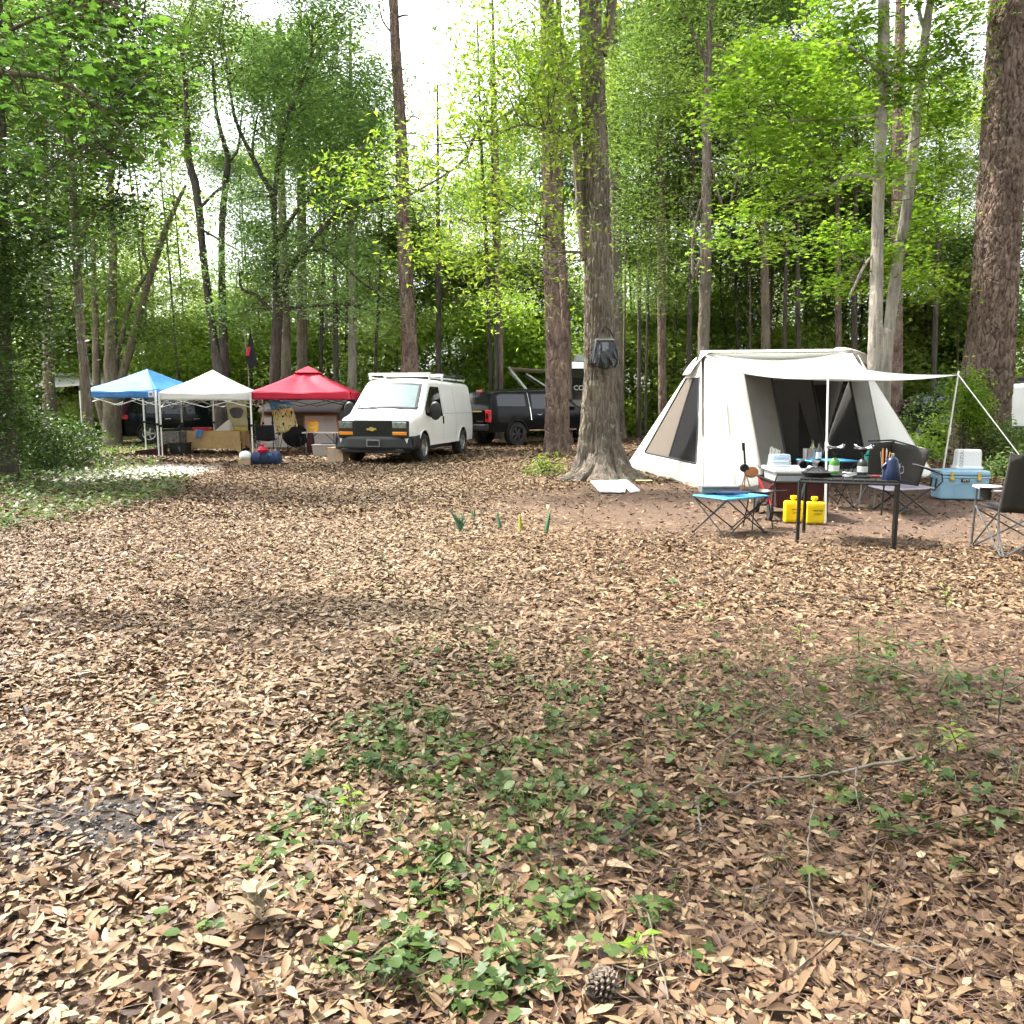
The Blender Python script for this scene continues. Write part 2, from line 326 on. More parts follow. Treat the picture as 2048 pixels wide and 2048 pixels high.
# ------------------------------------------------------------------ ground
SUN_PATCH = G(272, 944); GRAV = G(215, 1650); CAMP = G(1690, 1012); GRASS1 = G(235, 893); GRASS2 = G(60, 990)
def ell(x, y, c, rx, ry): return np.sqrt(((x - c[0]) / rx) ** 2 + ((y - c[1]) / ry) ** 2)
def ground_mat():
    m, n, o = new_mat('forest_floor')
    g = N(n, 'ShaderNodeNewGeometry'); pos = g.outputs['Position']
    sx = N(n, 'ShaderNodeSeparateXYZ'); n.links.new(pos, sx.inputs[0])
    big = noise(n, pos, 0.9, 5, 0.65); fine = noise(n, pos, 34, 6, 0.7)
    vo = N(n, 'ShaderNodeTexVoronoi', feature='F1'); vo.inputs['Scale'].default_value = 11.0; vo.inputs['Randomness'].default_value = 1
    n.links.new(pos, vo.inputs['Vector'])
    vc = N(n, 'ShaderNodeSeparateColor'); n.links.new(vo.outputs['Color'], vc.inputs[0])
    litter = ramp(n, [(0.0, (0.0385, 0.0231, 0.0154)), (0.35, (0.1045, 0.0660, 0.0413)), (0.7, (0.1815, 0.1210, 0.0770)), (1.0, (0.2475, 0.1815, 0.1210))], vc.outputs[0]).outputs[0]
    soil = ramp(n, [(0.3, (0.0413, 0.0264, 0.0187)), (0.55, (0.0825, 0.0550, 0.0385)), (0.75, (0.1430, 0.1045, 0.0743))], fine.outputs[0]).outputs[0]
    def zone(c, rx, ry, soft=0.35, wob=0.5):
        dx = mth(n, 'DIVIDE', mth(n, 'SUBTRACT', sx.outputs[0], float(c[0])), rx); dy = mth(n, 'DIVIDE', mth(n, 'SUBTRACT', sx.outputs[1], float(c[1])), ry)
        d = mth(n, 'SQRT', mth(n, 'ADD', mth(n, 'MULTIPLY', dx, dx), mth(n, 'MULTIPLY', dy, dy)))
        d = mth(n, 'ADD', d, mth(n, 'MULTIPLY', mth(n, 'SUBTRACT', big.outputs[0], 0.5), wob))
        return mth(n, 'DIVIDE', mth(n, 'SUBTRACT', 1 + soft / 2, d), soft, True)
    base = mixc(n, ramp(n, [(0.4, (0, 0, 0)), (0.6, (1, 1, 1))], big.outputs[0]).outputs[0], soil, litter)
    base = mixc(n, mth(n, 'MULTIPLY', mth(n, 'DIVIDE', mth(n, 'SUBTRACT', sx.outputs[1], 14.0), 10.0, True), 0.85), base, litter)
    camp = ramp(n, [(0.28, (0.0580, 0.0359, 0.0263)), (0.5, (0.1054, 0.0711, 0.0527)), (0.7, (0.1581, 0.1159, 0.0870))], fine.outputs[0]).outputs[0]
    base = mixc(n, zone(CAMP, 4.6, 3.0, 0.6), base, camp)
    sun_patch = ramp(n, [(0.3, (0.4, 0.36, 0.31)), (0.6, (0.68, 0.65, 0.6))], fine.outputs[0]).outputs[0]  # sunlit patch put into the ground colour as pale sand
    base = mixc(n, zone(SUN_PATCH, 1.5, 2.0, 0.5), base, sun_patch)
    gv = N(n, 'ShaderNodeTexVoronoi', feature='F1'); gv.inputs['Scale'].default_value = 70; n.links.new(pos, gv.inputs['Vector'])
    gs = N(n, 'ShaderNodeSeparateColor'); n.links.new(gv.outputs['Color'], gs.inputs[0])
    grav = ramp(n, [(0.0, (0.025, 0.021, 0.019)), (0.6, (0.06, 0.052, 0.047)), (0.95, (0.08, 0.07, 0.065)), (0.975, (0.16, 0.15, 0.14))], gs.outputs[0]).outputs[0]
    base = mixc(n, zone(GRAV, 0.42, 0.26, 0.9, 2.2), base, grav)
    grass = ramp(n, [(0.3, (0.0360, 0.0540, 0.0120)), (0.6, (0.1200, 0.1440, 0.0300)), (0.8, (0.1980, 0.1920, 0.0600))], fine.outputs[0]).outputs[0]
    base = mixc(n, zone(GRASS1, 3.4, 6.5, 0.7), base, grass)
    p = N(n, 'ShaderNodeBsdfPrincipled'); n.links.new(base, p.inputs['Base Color']); p.inputs['Roughness'].default_value = 0.95; p.inputs['Specular IOR Level'].default_value = 0.1
    b = N(n, 'ShaderNodeBump'); b.inputs['Strength'].default_value = 0.7; b.inputs['Distance'].default_value = 0.02
    n.links.new(mth(n, 'ADD', fine.outputs[0], mth(n, 'MULTIPLY', vc.outputs[1], 0.8)), b.inputs['Height']); n.links.new(b.outputs[0], p.inputs['Normal'])
    n.links.new(p.outputs[0], o.inputs['Surface'])
    return m
xs = np.unique(np.concatenate([np.linspace(-260, -14, 30), np.linspace(-14, -4, 41), np.linspace(-4, 4, 81), np.linspace(4, 14, 41), np.linspace(14, 260, 30)]))
ys = np.unique(np.concatenate([np.linspace(-30, 0.8, 8), np.linspace(0.8, 8, 90), np.linspace(8, 24, 65), np.linspace(24, 420, 40)]))
XX, YY = np.meshgrid(xs, ys); ZZ = hgt(XX, YY)
nx = len(xs); ii, jj = np.meshgrid(np.arange(nx - 1), np.arange(len(ys) - 1)); i0 = (jj * nx + ii).ravel()
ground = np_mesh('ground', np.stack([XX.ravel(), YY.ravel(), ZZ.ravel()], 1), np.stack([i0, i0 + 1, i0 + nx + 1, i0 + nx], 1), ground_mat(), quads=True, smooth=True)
tag(ground, 'leaf strewn forest floor of the campground', kind='structure')

# ------------------------------------------------------------------ leaf litter
def litter_mat(name, per_object=False):
    m, n, o = new_mat(name)
    g = N(n, 'ShaderNodeNewGeometry')
    if per_object: f = N(n, 'ShaderNodeObjectInfo').outputs['Random']
    else: f = g.outputs['Random Per Island']
    c = ramp(n, [(0.0, (0.0219, 0.0122, 0.0074)), (0.12, (0.0592, 0.0326, 0.0186)), (0.28, (0.1230, 0.0737, 0.0409)), (0.48, (0.1732, 0.1130, 0.0618)), (0.6, (0.1458, 0.0770, 0.0387)),
                 (0.78, (0.2051, 0.1406, 0.0781)), (0.94, (0.2506, 0.1800, 0.1042)), (1.0, (0.3099, 0.2385, 0.1525))], f).outputs[0]
    sx = N(n, 'ShaderNodeSeparateXYZ'); n.links.new(g.outputs['Position'], sx.inputs[0])      # bleached, crushed leaves along the drive
    dx = mth(n, 'ABSOLUTE', mth(n, 'ADD', mth(n, 'ADD', sx.outputs[0], mth(n, 'MULTIPLY', sx.outputs[1], 0.14)), 0.1)); nb = noise(n, g.outputs['Position'], 0.7, 4, 0.65)
    pale = mth(n, 'MULTIPLY', mth(n, 'SUBTRACT', 1.0, mth(n, 'DIVIDE', dx, mth(n, 'ADD', 0.6, mth(n, 'MULTIPLY', sx.outputs[1], 0.17))), True), ramp(n, [(0.38, (0.15, 0.15, 0.15)), (0.6, (1, 1, 1))], nb.outputs[0]).outputs[0])
    pale = mth(n, 'MULTIPLY', pale, mth(n, 'DIVIDE', mth(n, 'SUBTRACT', sx.outputs[1], 2.2), 2.5, True))
    c = mixc(n, mth(n, 'MULTIPLY', pale, 0.45), c, (0.3, 0.235, 0.155))
    tc = noise(n, g.outputs['Position'], 60, 3)
    c = mixc(n, mth(n, 'MULTIPLY', ramp(n, [(0.5, (0, 0, 0)), (0.75, (1, 1, 1))], tc.outputs[0]).outputs[0], 0.5), c, (0.1, 0.06, 0.04))
    p = N(n, 'ShaderNodeBsdfPrincipled'); n.links.new(c, p.inputs['Base Color']); p.inputs['Roughness'].default_value = 0.55; p.inputs['Specular IOR Level'].default_value = 0.25
    n.links.new(p.outputs[0], o.inputs['Surface'])
    return m
M['litter'] = litter_mat('dry_leaves'); M['litter_obj'] = litter_mat('dry_leaf_single', True)
def leaf_template(ns, seed, wide=0.34, cv=1.0):
    """unit long curled dry leaf; rows: left edge, midrib, right edge"""
    r = np.random.default_rng(seed); t = np.linspace(0, 1, ns)
    w = wide * (np.sin(np.pi * t ** r.uniform(0.75, 1.15)) ** r.uniform(0.65, 0.95)) * r.uniform(0.42, 0.6)
    curl = cv * r.uniform(-0.5, 1.1); bend = cv * r.uniform(-0.35, 0.5); twist = r.uniform(-0.5, 0.5); side = r.uniform(-0.12, 0.12)
    vs = []
    for k, tt in enumerate(t):
        for s in (-1, 0, 1):
            y = w[k] * s + side * math.sin(math.pi * tt); z = curl * w[k] * abs(s) * 0.9 + bend * (0.25 - (tt - 0.5) ** 2) * 0.6 + twist * w[k] * s * (tt - 0.5) * 2
            vs.append((tt - 0.5, y, z))
    fs = []
    for k in range(ns - 1):
        for s in (0, 1):
            a = k * 3 + s; fs += [(a, a + 3, a + 1), (a + 1, a + 3, a + 4)]
    return np.array(vs), np.array(fs)
def scatter(P, yaw, tilt, tdir, size, tmpl_ids, tmpls):
    """instances of templates merged into one vertex/triangle array"""
    VS, FS, base = [], [], 0
    for k, (tv, tf) in enumerate(tmpls):
        sel = np.where(tmpl_ids == k)[0]
        if not len(sel): continue
        c, s = np.cos(yaw[sel]), np.sin(yaw[sel]); sz = size[sel]
        v = tv[None] * sz[:, None, None]
        x = v[..., 0] * c[:, None] - v[..., 1] * s[:, None]; y = v[..., 0] * s[:, None] + v[..., 1] * c[:, None]; z = v[..., 2]
        ax, ay = np.cos(tdir[sel])[:, None], np.sin(tdir[sel])[:, None]      # tilt about a horizontal axis
        ct, st = np.cos(tilt[sel])[:, None], np.sin(tilt[sel])[:, None]
        dot = ax * x + ay * y; px_, py_ = x - dot * ax, y - dot * ay
        q = -ay * x + ax * y
        x2 = dot * ax + (q * ct - z * st) * (-ay); y2 = dot * ay + (q * ct - z * st) * ax; z2 = q * st + z * ct
        vv = np.stack([x2, y2, z2], -1) + P[sel][:, None, :]
        VS.append(vv.reshape(-1, 3)); n = len(tv)
        FS.append((tf[None] + (np.arange(len(sel)) * n)[:, None, None] + base).reshape(-1, 3)); base += len(sel) * n
    return np.concatenate(VS), np.concatenate(FS)
def keep_litter(x, y, r):
    k = np.ones(len(x))
    d = ell(x, y, CAMP, 4.6, 3.0); k = np.where(d < 1.0, 0.12, k); k = np.where((d >= 1) & (d < 1.3), 0.12 + (d - 1) / 0.3 * 0.88, k)
    d = ell(x, y, SUN_PATCH, 1.5, 2.0); k = np.where(d < 1.15, np.minimum(k, 0.10 + 0.5 * np.clip(d - 0.5, 0, 1)), k)
    d = ell(x, y, GRAV, 0.42, 0.28); k = np.where(d < 1.1, np.minimum(k, 0.2 + 0.6 * np.clip(d - 0.4, 0, 1)), k)
    d = ell(x, y, GRASS1, 3.0, 6.0); k = np.where(d < 1, np.minimum(k, 0.25), k)
    d = ell(x, y, GRASS2 - Vector((.4, 1.2, 0)), 2.6, 4.4); k = np.where(d < 1, np.minimum(k, 0.45), k)
    patch = 0.75 + 0.25 * np.sin(x * 2.3 + 1.0) * np.sin(y * 1.9 + 0.5 * x)
    return r < k * patch
T_near = [leaf_template(6, 100 + i, 0.21 + 0.045 * (i % 5), 1.0 if i % 2 else 0.35) for i in range(14)]
T_mid = [leaf_template(4, 200 + i, 0.34) for i in range(10)]
T_far = [leaf_template(3, 300 + i, 0.42) for i in range(8)]
def litter(y0, y1, dens, size, tm, seed, jit=0.02, marg=1.2):
    r = np.random.default_rng(seed); wmax = 0.70 * y1 + marg; n = int(dens * (y1 - y0) * 2 * wmax)
    x = r.uniform(-wmax, wmax, n); y = r.uniform(y0, y1, n); ok = (np.abs(x) < 0.70 * y + marg) & keep_litter(x, y, r.random(n)); x, y = x[ok], y[ok]; n = len(x)
    P = np.stack([x, y, hgt(x, y) + 0.003 + r.random(n) ** 1.3 * 0.028], 1)
    return P, r.uniform(0, 2 * np.pi, n), r.normal(0, 0.33, n) + (r.random(n) < 0.12) * r.uniform(0.3, 1.1, n), r.uniform(0, 2 * np.pi, n), r.uniform(*size, n) * np.where(r.random(n) < 0.12, 1.35, 1.0), r.integers(0, len(tm), n)
V_all, F_all, base = [], [], 0
singles = None
for (y0, y1, dens, size, tm, seed) in ((0.9, 4.6, 2000, (0.032, 0.086), T_near, 11), (4.6, 10, 1150, (0.036, 0.08), T_mid, 12), (10, 19, 620, (0.05, 0.092), T_far, 13), (19, 34, 140, (0.09, 0.15), T_far, 14)):
    L = litter(y0, y1, dens, size, tm, seed)
    if singles is None:       # the 300 nearest leaves on top of the litter in the picture become pieces of their own
        P = L[0]; px = CX + F * P[:, 0] / (P[:, 1] * CP + (CAMH - P[:, 2]) * SP); dd = P[:, 1] ** 2 + P[:, 0] ** 2
        vis = (px > 5) & (px < 2043) & (P[:, 1] > 1.78); z_top = P[:, 2] - hgt(P[:, 0], P[:, 1])
        cand = np.where(vis & (z_top > 0.018))[0]; cand = cand[np.argsort(dd[cand])][:300]
        singles = [a[cand] for a in L]; msk = np.ones(len(P), bool); msk[cand] = False; L = [a[msk] for a in L]
    v, f = scatter(L[0], L[1], L[2], L[3], L[4], L[5], tm); V_all.append(v); F_all.append(f + base); base += len(v)
FRAG = [(np.array([(-.5, -.3, 0), (.1, -.45, .1), (.5, .0, 0), (.15, .4, -.05), (-.35, .35, .08)]), np.array([(0, 1, 2), (0, 2, 3), (0, 3, 4)])), (np.array([(-.5, 0, 0), (.0, -.3, .15), (.5, -.1, 0), (-.05, .25, .1)]), np.array([(0, 1, 3), (1, 2, 3)]))]
for (y0, y1, dens, seed) in ((0.9, 4.6, 2200, 21), (4.6, 9, 700, 22)):       # crumbs and broken pieces
    L = litter(y0, y1, dens, (0.012, 0.034), FRAG, seed); v, f = scatter(L[0] + np.array([0, 0, .004]), L[1], L[2] * 1.3, L[3], L[4], L[5], FRAG); V_all.append(v); F_all.append(f + base); base += len(v)
lit = np_mesh('leaf_litter', np.concatenate(V_all), np.concatenate(F_all), M['litter'], ground)
tag(lit, 'carpet of dry brown oak leaves', kind='stuff')
tm_me = []
for k, (tv, tf) in enumerate(T_near):
    o = np_mesh('fallen_leaf', tv, tf, M['litter_obj'], ground, smooth=True); tm_me.append(o.data); bpy.data.objects.remove(o)
for i in range(len(singles[0])):
    o = bpy.data.objects.new('fallen_leaf', tm_me[int(singles[5][i])]); link(o, ground)
    o.location = singles[0][i] + np.array([0, 0, 0.006]); o.scale = [float(singles[4][i]) * 1.05] * 3
    o.rotation_euler = (float(singles[2][i]) * math.cos(singles[3][i]), float(singles[2][i]) * math.sin(singles[3][i]), float(singles[1][i]))

r = np.random.default_rng(41); n = 420; aa = r.uniform(0, 6.28, n); q = np.sqrt(r.random(n)) * 1.1
x = GRAV.x + 0.42 * q * np.cos(aa); y = GRAV.y + 0.28 * q * np.sin(aa)
PEB = (np.array([(-.5, 0, 0), (0, -.4, 0), (.5, 0, 0), (0, .4, 0), (0, 0, .35), (0, 0, -.3)]), np.array([(0, 1, 4), (1, 2, 4), (2, 3, 4), (3, 0, 4), (1, 0, 5), (2, 1, 5), (3, 2, 5), (0, 3, 5)]))
v, f = scatter(np.stack([x, y, hgt(x, y) + 0.004], 1), aa * 7, r.normal(0, .3, n), aa * 3, r.uniform(0.006, 0.022, n), np.zeros(n, int), [PEB])
tag(np_mesh('pebbles', v, f, pm('pebble_stone', (.16, .15, .145), .8, var=.7, scale=25), ground), 'small grey and white pebbles in the dark dirt patch', kind='stuff')
# dry pine needles over the litter near the camera
def strips(P, yaw, ln, wd, bend, pitch=None):
    n = len(P); t = np.linspace(-0.5, 0.5, 4)
    d = np.stack([np.cos(yaw), np.sin(yaw), np.zeros(n)], 1); q = np.stack([-np.sin(yaw), np.cos(yaw), np.zeros(n)], 1)
    c = P[:, None, :] + d[:, None, :] * (t[None, :, None] * ln[:, None, None]) + q[:, None, :] * ((t ** 2)[None, :, None] * bend[:, None, None] * ln[:, None, None])
    if pitch is not None: c[..., 2] += t[None] * (ln * pitch)[:, None]
    a = c - q[:, None, :] * wd / 2; b = c + q[:, None, :] * wd / 2
    v = np.stack([a, b], 2).reshape(n, 8, 3); f = np.array([(0, 2, 3, 1), (2, 4, 5, 3), (4, 6, 7, 5)])
    return v.reshape(-1, 3), (f[None] + (np.arange(n) * 8)[:, None, None]).reshape(-1, 4)
r = np.random.default_rng(31); n = 26000
x = r.uniform(-1.9, 3.4, n); y = r.uniform(1.4, 5.2, n); ok = r.random(n) < np.clip(0.08 + 0.55 * (x - 0.1), 0.04, 1); x, y = x[ok], y[ok]; n = len(x)
v, f = strips(np.stack([x, y, hgt(x, y) + 0.022 + 0.02 * r.random(n)], 1), r.uniform(0, 6.28, n), r.uniform(0.08, 0.2, n), 0.0022, r.normal(0, 0.3, n), r.normal(0, 0.12, n))
tag(np_mesh('pine_needles', v, f, pm('dry_needles', (0.1, 0.056, 0.036), 0.7, var=0.4, scale=9), ground, quads=True), 'thin dry pine needles strewn over the leaves', kind='stuff')

# ------------------------------------------------------------------ trees
def catmull(pts, m):
    P = np.array(pts, float); n = len(P); out_ = []
    if n == 2: t = np.linspace(0, 1, m)[:, None]; return P[0] * (1 - t) + P[1] * t
    Q = np.vstack([2 * P[0] - P[1], P, 2 * P[-1] - P[-2]])
    L = np.concatenate([[0], np.cumsum(np.linalg.norm(np.diff(P[:, :3], axis=0), axis=1))])
    for s in np.linspace(0, L[-1], m):
        i = min(int(np.searchsorted(L, s, side='right')) - 1, n - 2); t = (s - L[i]) / max(L[i + 1] - L[i], 1e-9)
        a, b, c, d = Q[i:i + 4]
        out_.append(0.5 * (2 * b + (c - a) * t + (2 * a - 5 * b + 4 * c - d) * t * t + (3 * b - a - 3 * c + d) * t ** 3))
    return np.array(out_)
def cell_dist(U, Vv, nu, seed):
    r = np.random.default_rng(seed); nv = int(Vv.max()) + 4; J = r.random((nu, nv, 2)); Hh = r.random((nu, nv))
    iu, iv = np.floor(U).astype(int), np.floor(Vv).astype(int)
    f1 = np.full(U.shape, 9.0); f2 = np.full(U.shape, 9.0); hh = np.zeros(U.shape)
    for a in (-1, 0, 1):
        for b in (-1, 0, 1):
            cu, cv = iu + a, np.clip(iv + b, 0, nv - 1); j = J[cu % nu, cv]
            d = np.hypot(cu + j[..., 0] - U, (iv + b) + j[..., 1] - Vv)
            n1 = d < f1; f2 = np.where(n1, f1, np.minimum(f2, d)); hh = np.where(n1, Hh[cu % nu, cv], hh); f1 = np.minimum(f1, d)
    return f2 - f1, hh
def trunk_mesh(name, pts, mat, parent, n=12, rings=24, kind=None, flare=0.0, lobes=0, seed=0, cellw=0.11, cellh=0.22, depth=0.03, wob=0.05):
    """pts: (x, y, z, radius) from base to tip"""
    C = catmull(pts, rings); c, rad = C[:, :3], np.maximum(C[:, 3], 0.004); r = np.random.default_rng(seed)
    th = np.linspace(0, 2 * np.pi, n, endpoint=False); S = np.concatenate([[0], np.cumsum(np.linalg.norm(np.diff(c, axis=0), axis=1))])
    T = np.gradient(c, axis=0); T /= np.linalg.norm(T, axis=1)[:, None]
    u = np.cross(T, np.array([0, 1.0, 0.02])); u /= np.linalg.norm(u, axis=1)[:, None]; vv = np.cross(T, u)
    RR = rad[:, None] * np.ones(n)[None]
    ph = r.uniform(0, 6.28, 6)
    RR *= 1 + wob * (np.sin(2 * th[None] + ph[0] + 0.6 * S[:, None]) + 0.6 * np.sin(3 * th[None] + ph[1] - 0.9 * S[:, None]) + 0.5 * np.sin(5 * th + ph[2])[None])
    if flare:
        fl = np.exp(-S / 0.45)[:, None] * flare
        if lobes: fl = fl * (1 + 0.55 * np.cos(lobes * th + ph[3])[None] + 0.35 * np.cos((lobes - 2) * th + ph[4])[None])
        RR *= 1 + fl
    if kind:
        nu = max(8, int(round(2 * np.pi * rad.mean() / cellw))); U = (th / (2 * np.pi) * nu)[None] + 0.0 * S[:, None]; Vv = S[:, None] / cellh + 0 * th[None] + 1
        Uw = U + 0.25 * np.sin(3 * Vv + 2 * th[None]); e, hh = cell_dist(Uw, Vv, nu, seed + 5)
        if kind == 'pine': d = np.clip(e / 0.16, 0, 1) ** 0.7 * (0.7 + 0.3 * hh)
        else:
            d = 0.6 * np.clip(e / 0.35, 0, 1) * (0.4 + 0.6 * hh) + 0.3 * (np.abs(np.sin(nu * th[None] * 0.5 + 1.2 * np.sin(2.2 * S[:, None] + ph[5]) + 1.5 * np.sin(0.7 * S[:, None]))))
        RR += (d - 0.6) * depth * 1.5
        RR += r.normal(0, depth * 0.14, RR.shape)
    vs = c[:, None, :] + RR[..., None] * (np.cos(th)[None, :, None] * u[:, None, :] + np.sin(th)[None, :, None] * vv[:, None, :])
    i, k = np.meshgrid(np.arange(rings - 1), np.arange(n), indexing='ij'); k2 = (k + 1) % n
    f = np.stack([i * n + k, i * n + k2, (i + 1) * n + k2, (i + 1) * n + k], -1).reshape(-1, 4)
    return np_mesh(name, vs.reshape(-1, 3), f, mat, parent, quads=True, smooth=True)

LANCE = (np.array([(-0.5, 0, 0), (-0.08, 0.2, 0.06), (0.5, 0, -0.05), (-0.08, -0.2, 0.06)]), np.array([(0, 2, 1), (0, 3, 2)]))
OVAL = (np.array([(-0.5, 0, 0), (0.0, 0.3, 0.06), (0.5, 0, -0.05), (0.0, -0.3, 0.06)]), np.array([(0, 2, 1), (0, 3, 2)]))
def star(n=5, inner=0.32, spread=2.2):
    vs = [(-0.28, 0, 0)]
    for k in range(2 * n - 1):
        a = -spread + 2 * spread * k / (2 * n - 2); rr = (0.55 if k % 2 == 0 else inner) * (1.0 - 0.12 * abs(a) / spread)
        vs.append((rr * math.cos(a) - 0.05, rr * math.sin(a), -0.05 * abs(math.sin(a)) if k % 2 == 0 else 0.03))
    return np.array(vs), np.array([(0, i, i + 1) for i in range(1, 2 * n - 1)])
STAR = star()
def leaf_cloud(clusters, dens, size, tmpl, seed, clump=0.55, flat=0.45, per=26, droop=0.5):
    """clusters: (x,y,z,rx,ry,rz). Leaves sit on flat sprays scattered through each ellipsoid; returns vertices and triangles"""
    r = np.random.default_rng(seed); PS = []
    for (x, y, z, rx, ry, rz) in clusters:
        n = int(dens * rx * rz * 3.14); k = max(3, n // per)
        d = r.normal(size=(k, 3)); d /= np.linalg.norm(d, axis=1)[:, None]; rad = r.random(k) ** 0.42
        cc = d * rad[:, None] * np.array([rx, ry, rz])
        idx = r.integers(0, k, n); g = np.clip(r.normal(size=(n, 3)), -2.2, 2.2) * clump * np.array([1, 1, flat])
        g[:, 2] -= 0.25 * (g[:, 0] ** 2 + g[:, 1] ** 2) / max(clump, 0.1)
        PS.append(cc[idx] + g + np.array([x, y, z]))
    P = np.concatenate(PS); n = len(P)
    return scatter(P, r.uniform(0, 6.283, n), r.normal(0, droop, n), r.uniform(0, 6.283, n), size * r.uniform(0.65, 1.3, n), np.zeros(n, int), [tmpl])
def px_clusters(cl, Y):
    out_ = []
    for c in cl:
        px, py, rx, ry = c[:4]; y = Y + (c[4] if len(c) > 4 else 0); p = A(px, py, y); s = y / F
        out_.append((p.x, p.y, p.z, rx * s, max(rx, ry) * s * 0.8, ry * s))
    return out_
def wpts(pts, Y, loc):
    o = []
    for i, q in enumerate(pts):
        y = Y + (q[3] if len(q) > 3 else 0); p = A(q[0], q[1], y); o.append((p.x - loc[0], p.y - loc[1], p.z - loc[2], q[2] * y / F / 2))
    return o
def tree(name, label, Y, pts, bark, clusters=(), leaf='leaf_mid', dens=420, size=0.16, tmpl=None, limbs=(), n=12, rings=26, kind=None, flare=0.25, lobes=0, seed=1, group=None, clump=0.5, flat=0.45, cat='tree', twigs=0, droop=0.5, depth=0.03, cellw=0.11, cellh=0.22, per=26):
    tmpl = tmpl or LANCE
    b = pts[0]; loc = A(b[0], HOR + CAMH * F / Y, Y); loc.z = gz(loc.x, loc.y) - 0.06
    t = thing(name, label, cat, loc, 0, group)
    P = wpts(pts, Y, loc); P[0] = (0, 0, 0, P[0][3])
    trunk_mesh('trunk', P, M[bark], t, n, rings, kind, flare, lobes, seed, depth=depth, cellw=cellw, cellh=cellh)
    for k, l in enumerate(limbs):
        trunk_mesh('limb', wpts(l, Y, loc), M[bark], t, 7, 14, seed=seed + k, wob=0.06)
    if clusters:
        C = px_clusters(clusters, Y); C = [(c[0] - loc.x, c[1] - loc.y, c[2] - loc.z, *c[3:]) for c in C]
        v, f = leaf_cloud(C, dens, size, tmpl, seed, clump, flat, per=per, droop=droop)
        cr = np_mesh('crown', v, f, M[leaf], t)
        if twigs:
            r = np.random.default_rng(seed + 77); tv = MB(); src = [catmull(P[len(P) // 3:], 24)] + [catmull(wpts(l, Y, loc), 16) for l in limbs]; src = np.concatenate(src)
            for c in C:
                for _ in range(twigs):
                    e = np.array(c[:3]) + r.normal(size=3) * np.array(c[3:]) * 0.5
                    ds = np.linalg.norm(src[:, :3] - e, axis=1) + 0.6 * np.maximum(0, src[:, 2] - e[2]); s0 = src[np.argsort(ds)[r.integers(0, min(9, len(src)))], :3]; ln = np.linalg.norm(e - s0)
                    m1 = s0 * .66 + e * .34 + r.normal(size=3) * 0.10 * ln + np.array([0, 0, 0.10 * ln]); m2 = s0 * .33 + e * .67 + r.normal(size=3) * 0.10 * ln + np.array([0, 0, 0.08 * ln])
                    q = catmull([s0, m1, m2, e], 9); tv.tube([Vector(a_) for a_ in q], list(np.linspace(0.00075 * Y, 0.0002 * Y, 9)), 4, False)
            if tv.v: tag(tv.build('twigs', M['bark_dark'], t), kind='stuff')
    return t
# ------ near and named trees (pixel rows of the photograph turned into places at the tree's own distance)
tree('oak_tree', 'tall grey oak with flared mossy roots and a bag hung on its trunk', 15.6,
     [(1203, 960, 128), (1199, 925, 86), (1199, 860, 74), (1199, 760, 62), (1196, 620, 55), (1194, 450, 51), (1191, 300, 50), (1185, 150, 46), (1180, 30, 42), (1176, -180, 38), (1180, -480, 26)],
     'bark_oak', [(1030, 90, 105, 120, -1), (940, 250, 90, 70, -1.5), (1090, 250, 80, 90, -1), (820, 320, 120, 60, -2), (1010, 400, 120, 55, -1.5), (700, 345, 60, 30, -2.2), 
      (1140, 60, 90, 70, -1), (1060, -140, 190, 120, 0), (1250, -200, 200, 120, 0), (1100, -380, 260, 130, 0), (1110, 440, 60, 30, -2), (880, 480, 70, 40, -1.5), (1000, 520, 90, 40, -1.5), (1090, 150, 60, 90, -1), (960, 150, 60, 70, -1.2), (1010, 600, 60, 30, 2)],
     'leaf_yel', 620, 0.11, limbs=[[(1172, 520, 20), (1164, 440, 20), (1155, 320, 20), (1131, 127, 19), (1110, 50, 19), (1082, -20, 17), (1060, -200, 12)], [(1206, 110, 20), (1216, 60, 18), (1226, 0, 17), (1250, -150, 13)],
      [(1175, 210, 10), (1090, 175, 8), (1010, 232, 7), (960, 250, 6, -1), (935, 310, 5, -1.2), (890, 350, 4, -1.6), (800, 400, 3, -2)], [(1160, 505, 6), (1120, 500, 5, -1), (1095, 475, 4, -1), (1065, 440, 3, -1.5)],
      [(1180, 260, 7), (1110, 265, 5, -1), (1040, 250, 4, -1.5), (960, 290, 3, -1.5)]],
     n=120, rings=320, kind='oak', flare=0.4, lobes=6, seed=3, twigs=7, clump=0.34, flat=0.5, depth=0.035, cellw=0.06, cellh=0.3, droop=0.8)
for o_ in [o_ for o_ in sc.collection.objects if o_.name == 'oak_tree']:
    for k, (an, ln) in enumerate(((-2.9, 1.0), (-2.2, .75), (-1.5, .7), (-.8, .85), (-.15, 1.15), (.7, .9), (2.4, .9))):
        d0 = Vector((math.cos(an), math.sin(an), 0)); sd = Vector((-d0.y, d0.x, 0)) * .12 * (-1) ** k
        trunk_mesh('root', [(*(d0 * .22 + Vector((0, 0, .7))), .15), (*(d0 * .42 + Vector((0, 0, .32))), .13), (*(d0 * .6 + sd + Vector((0, 0, .12))), .1), (*(d0 * ln + sd + Vector((0, 0, .02))), .05)], M['bark_oak'], o_, 14, 18, seed=40 + k, wob=.08)
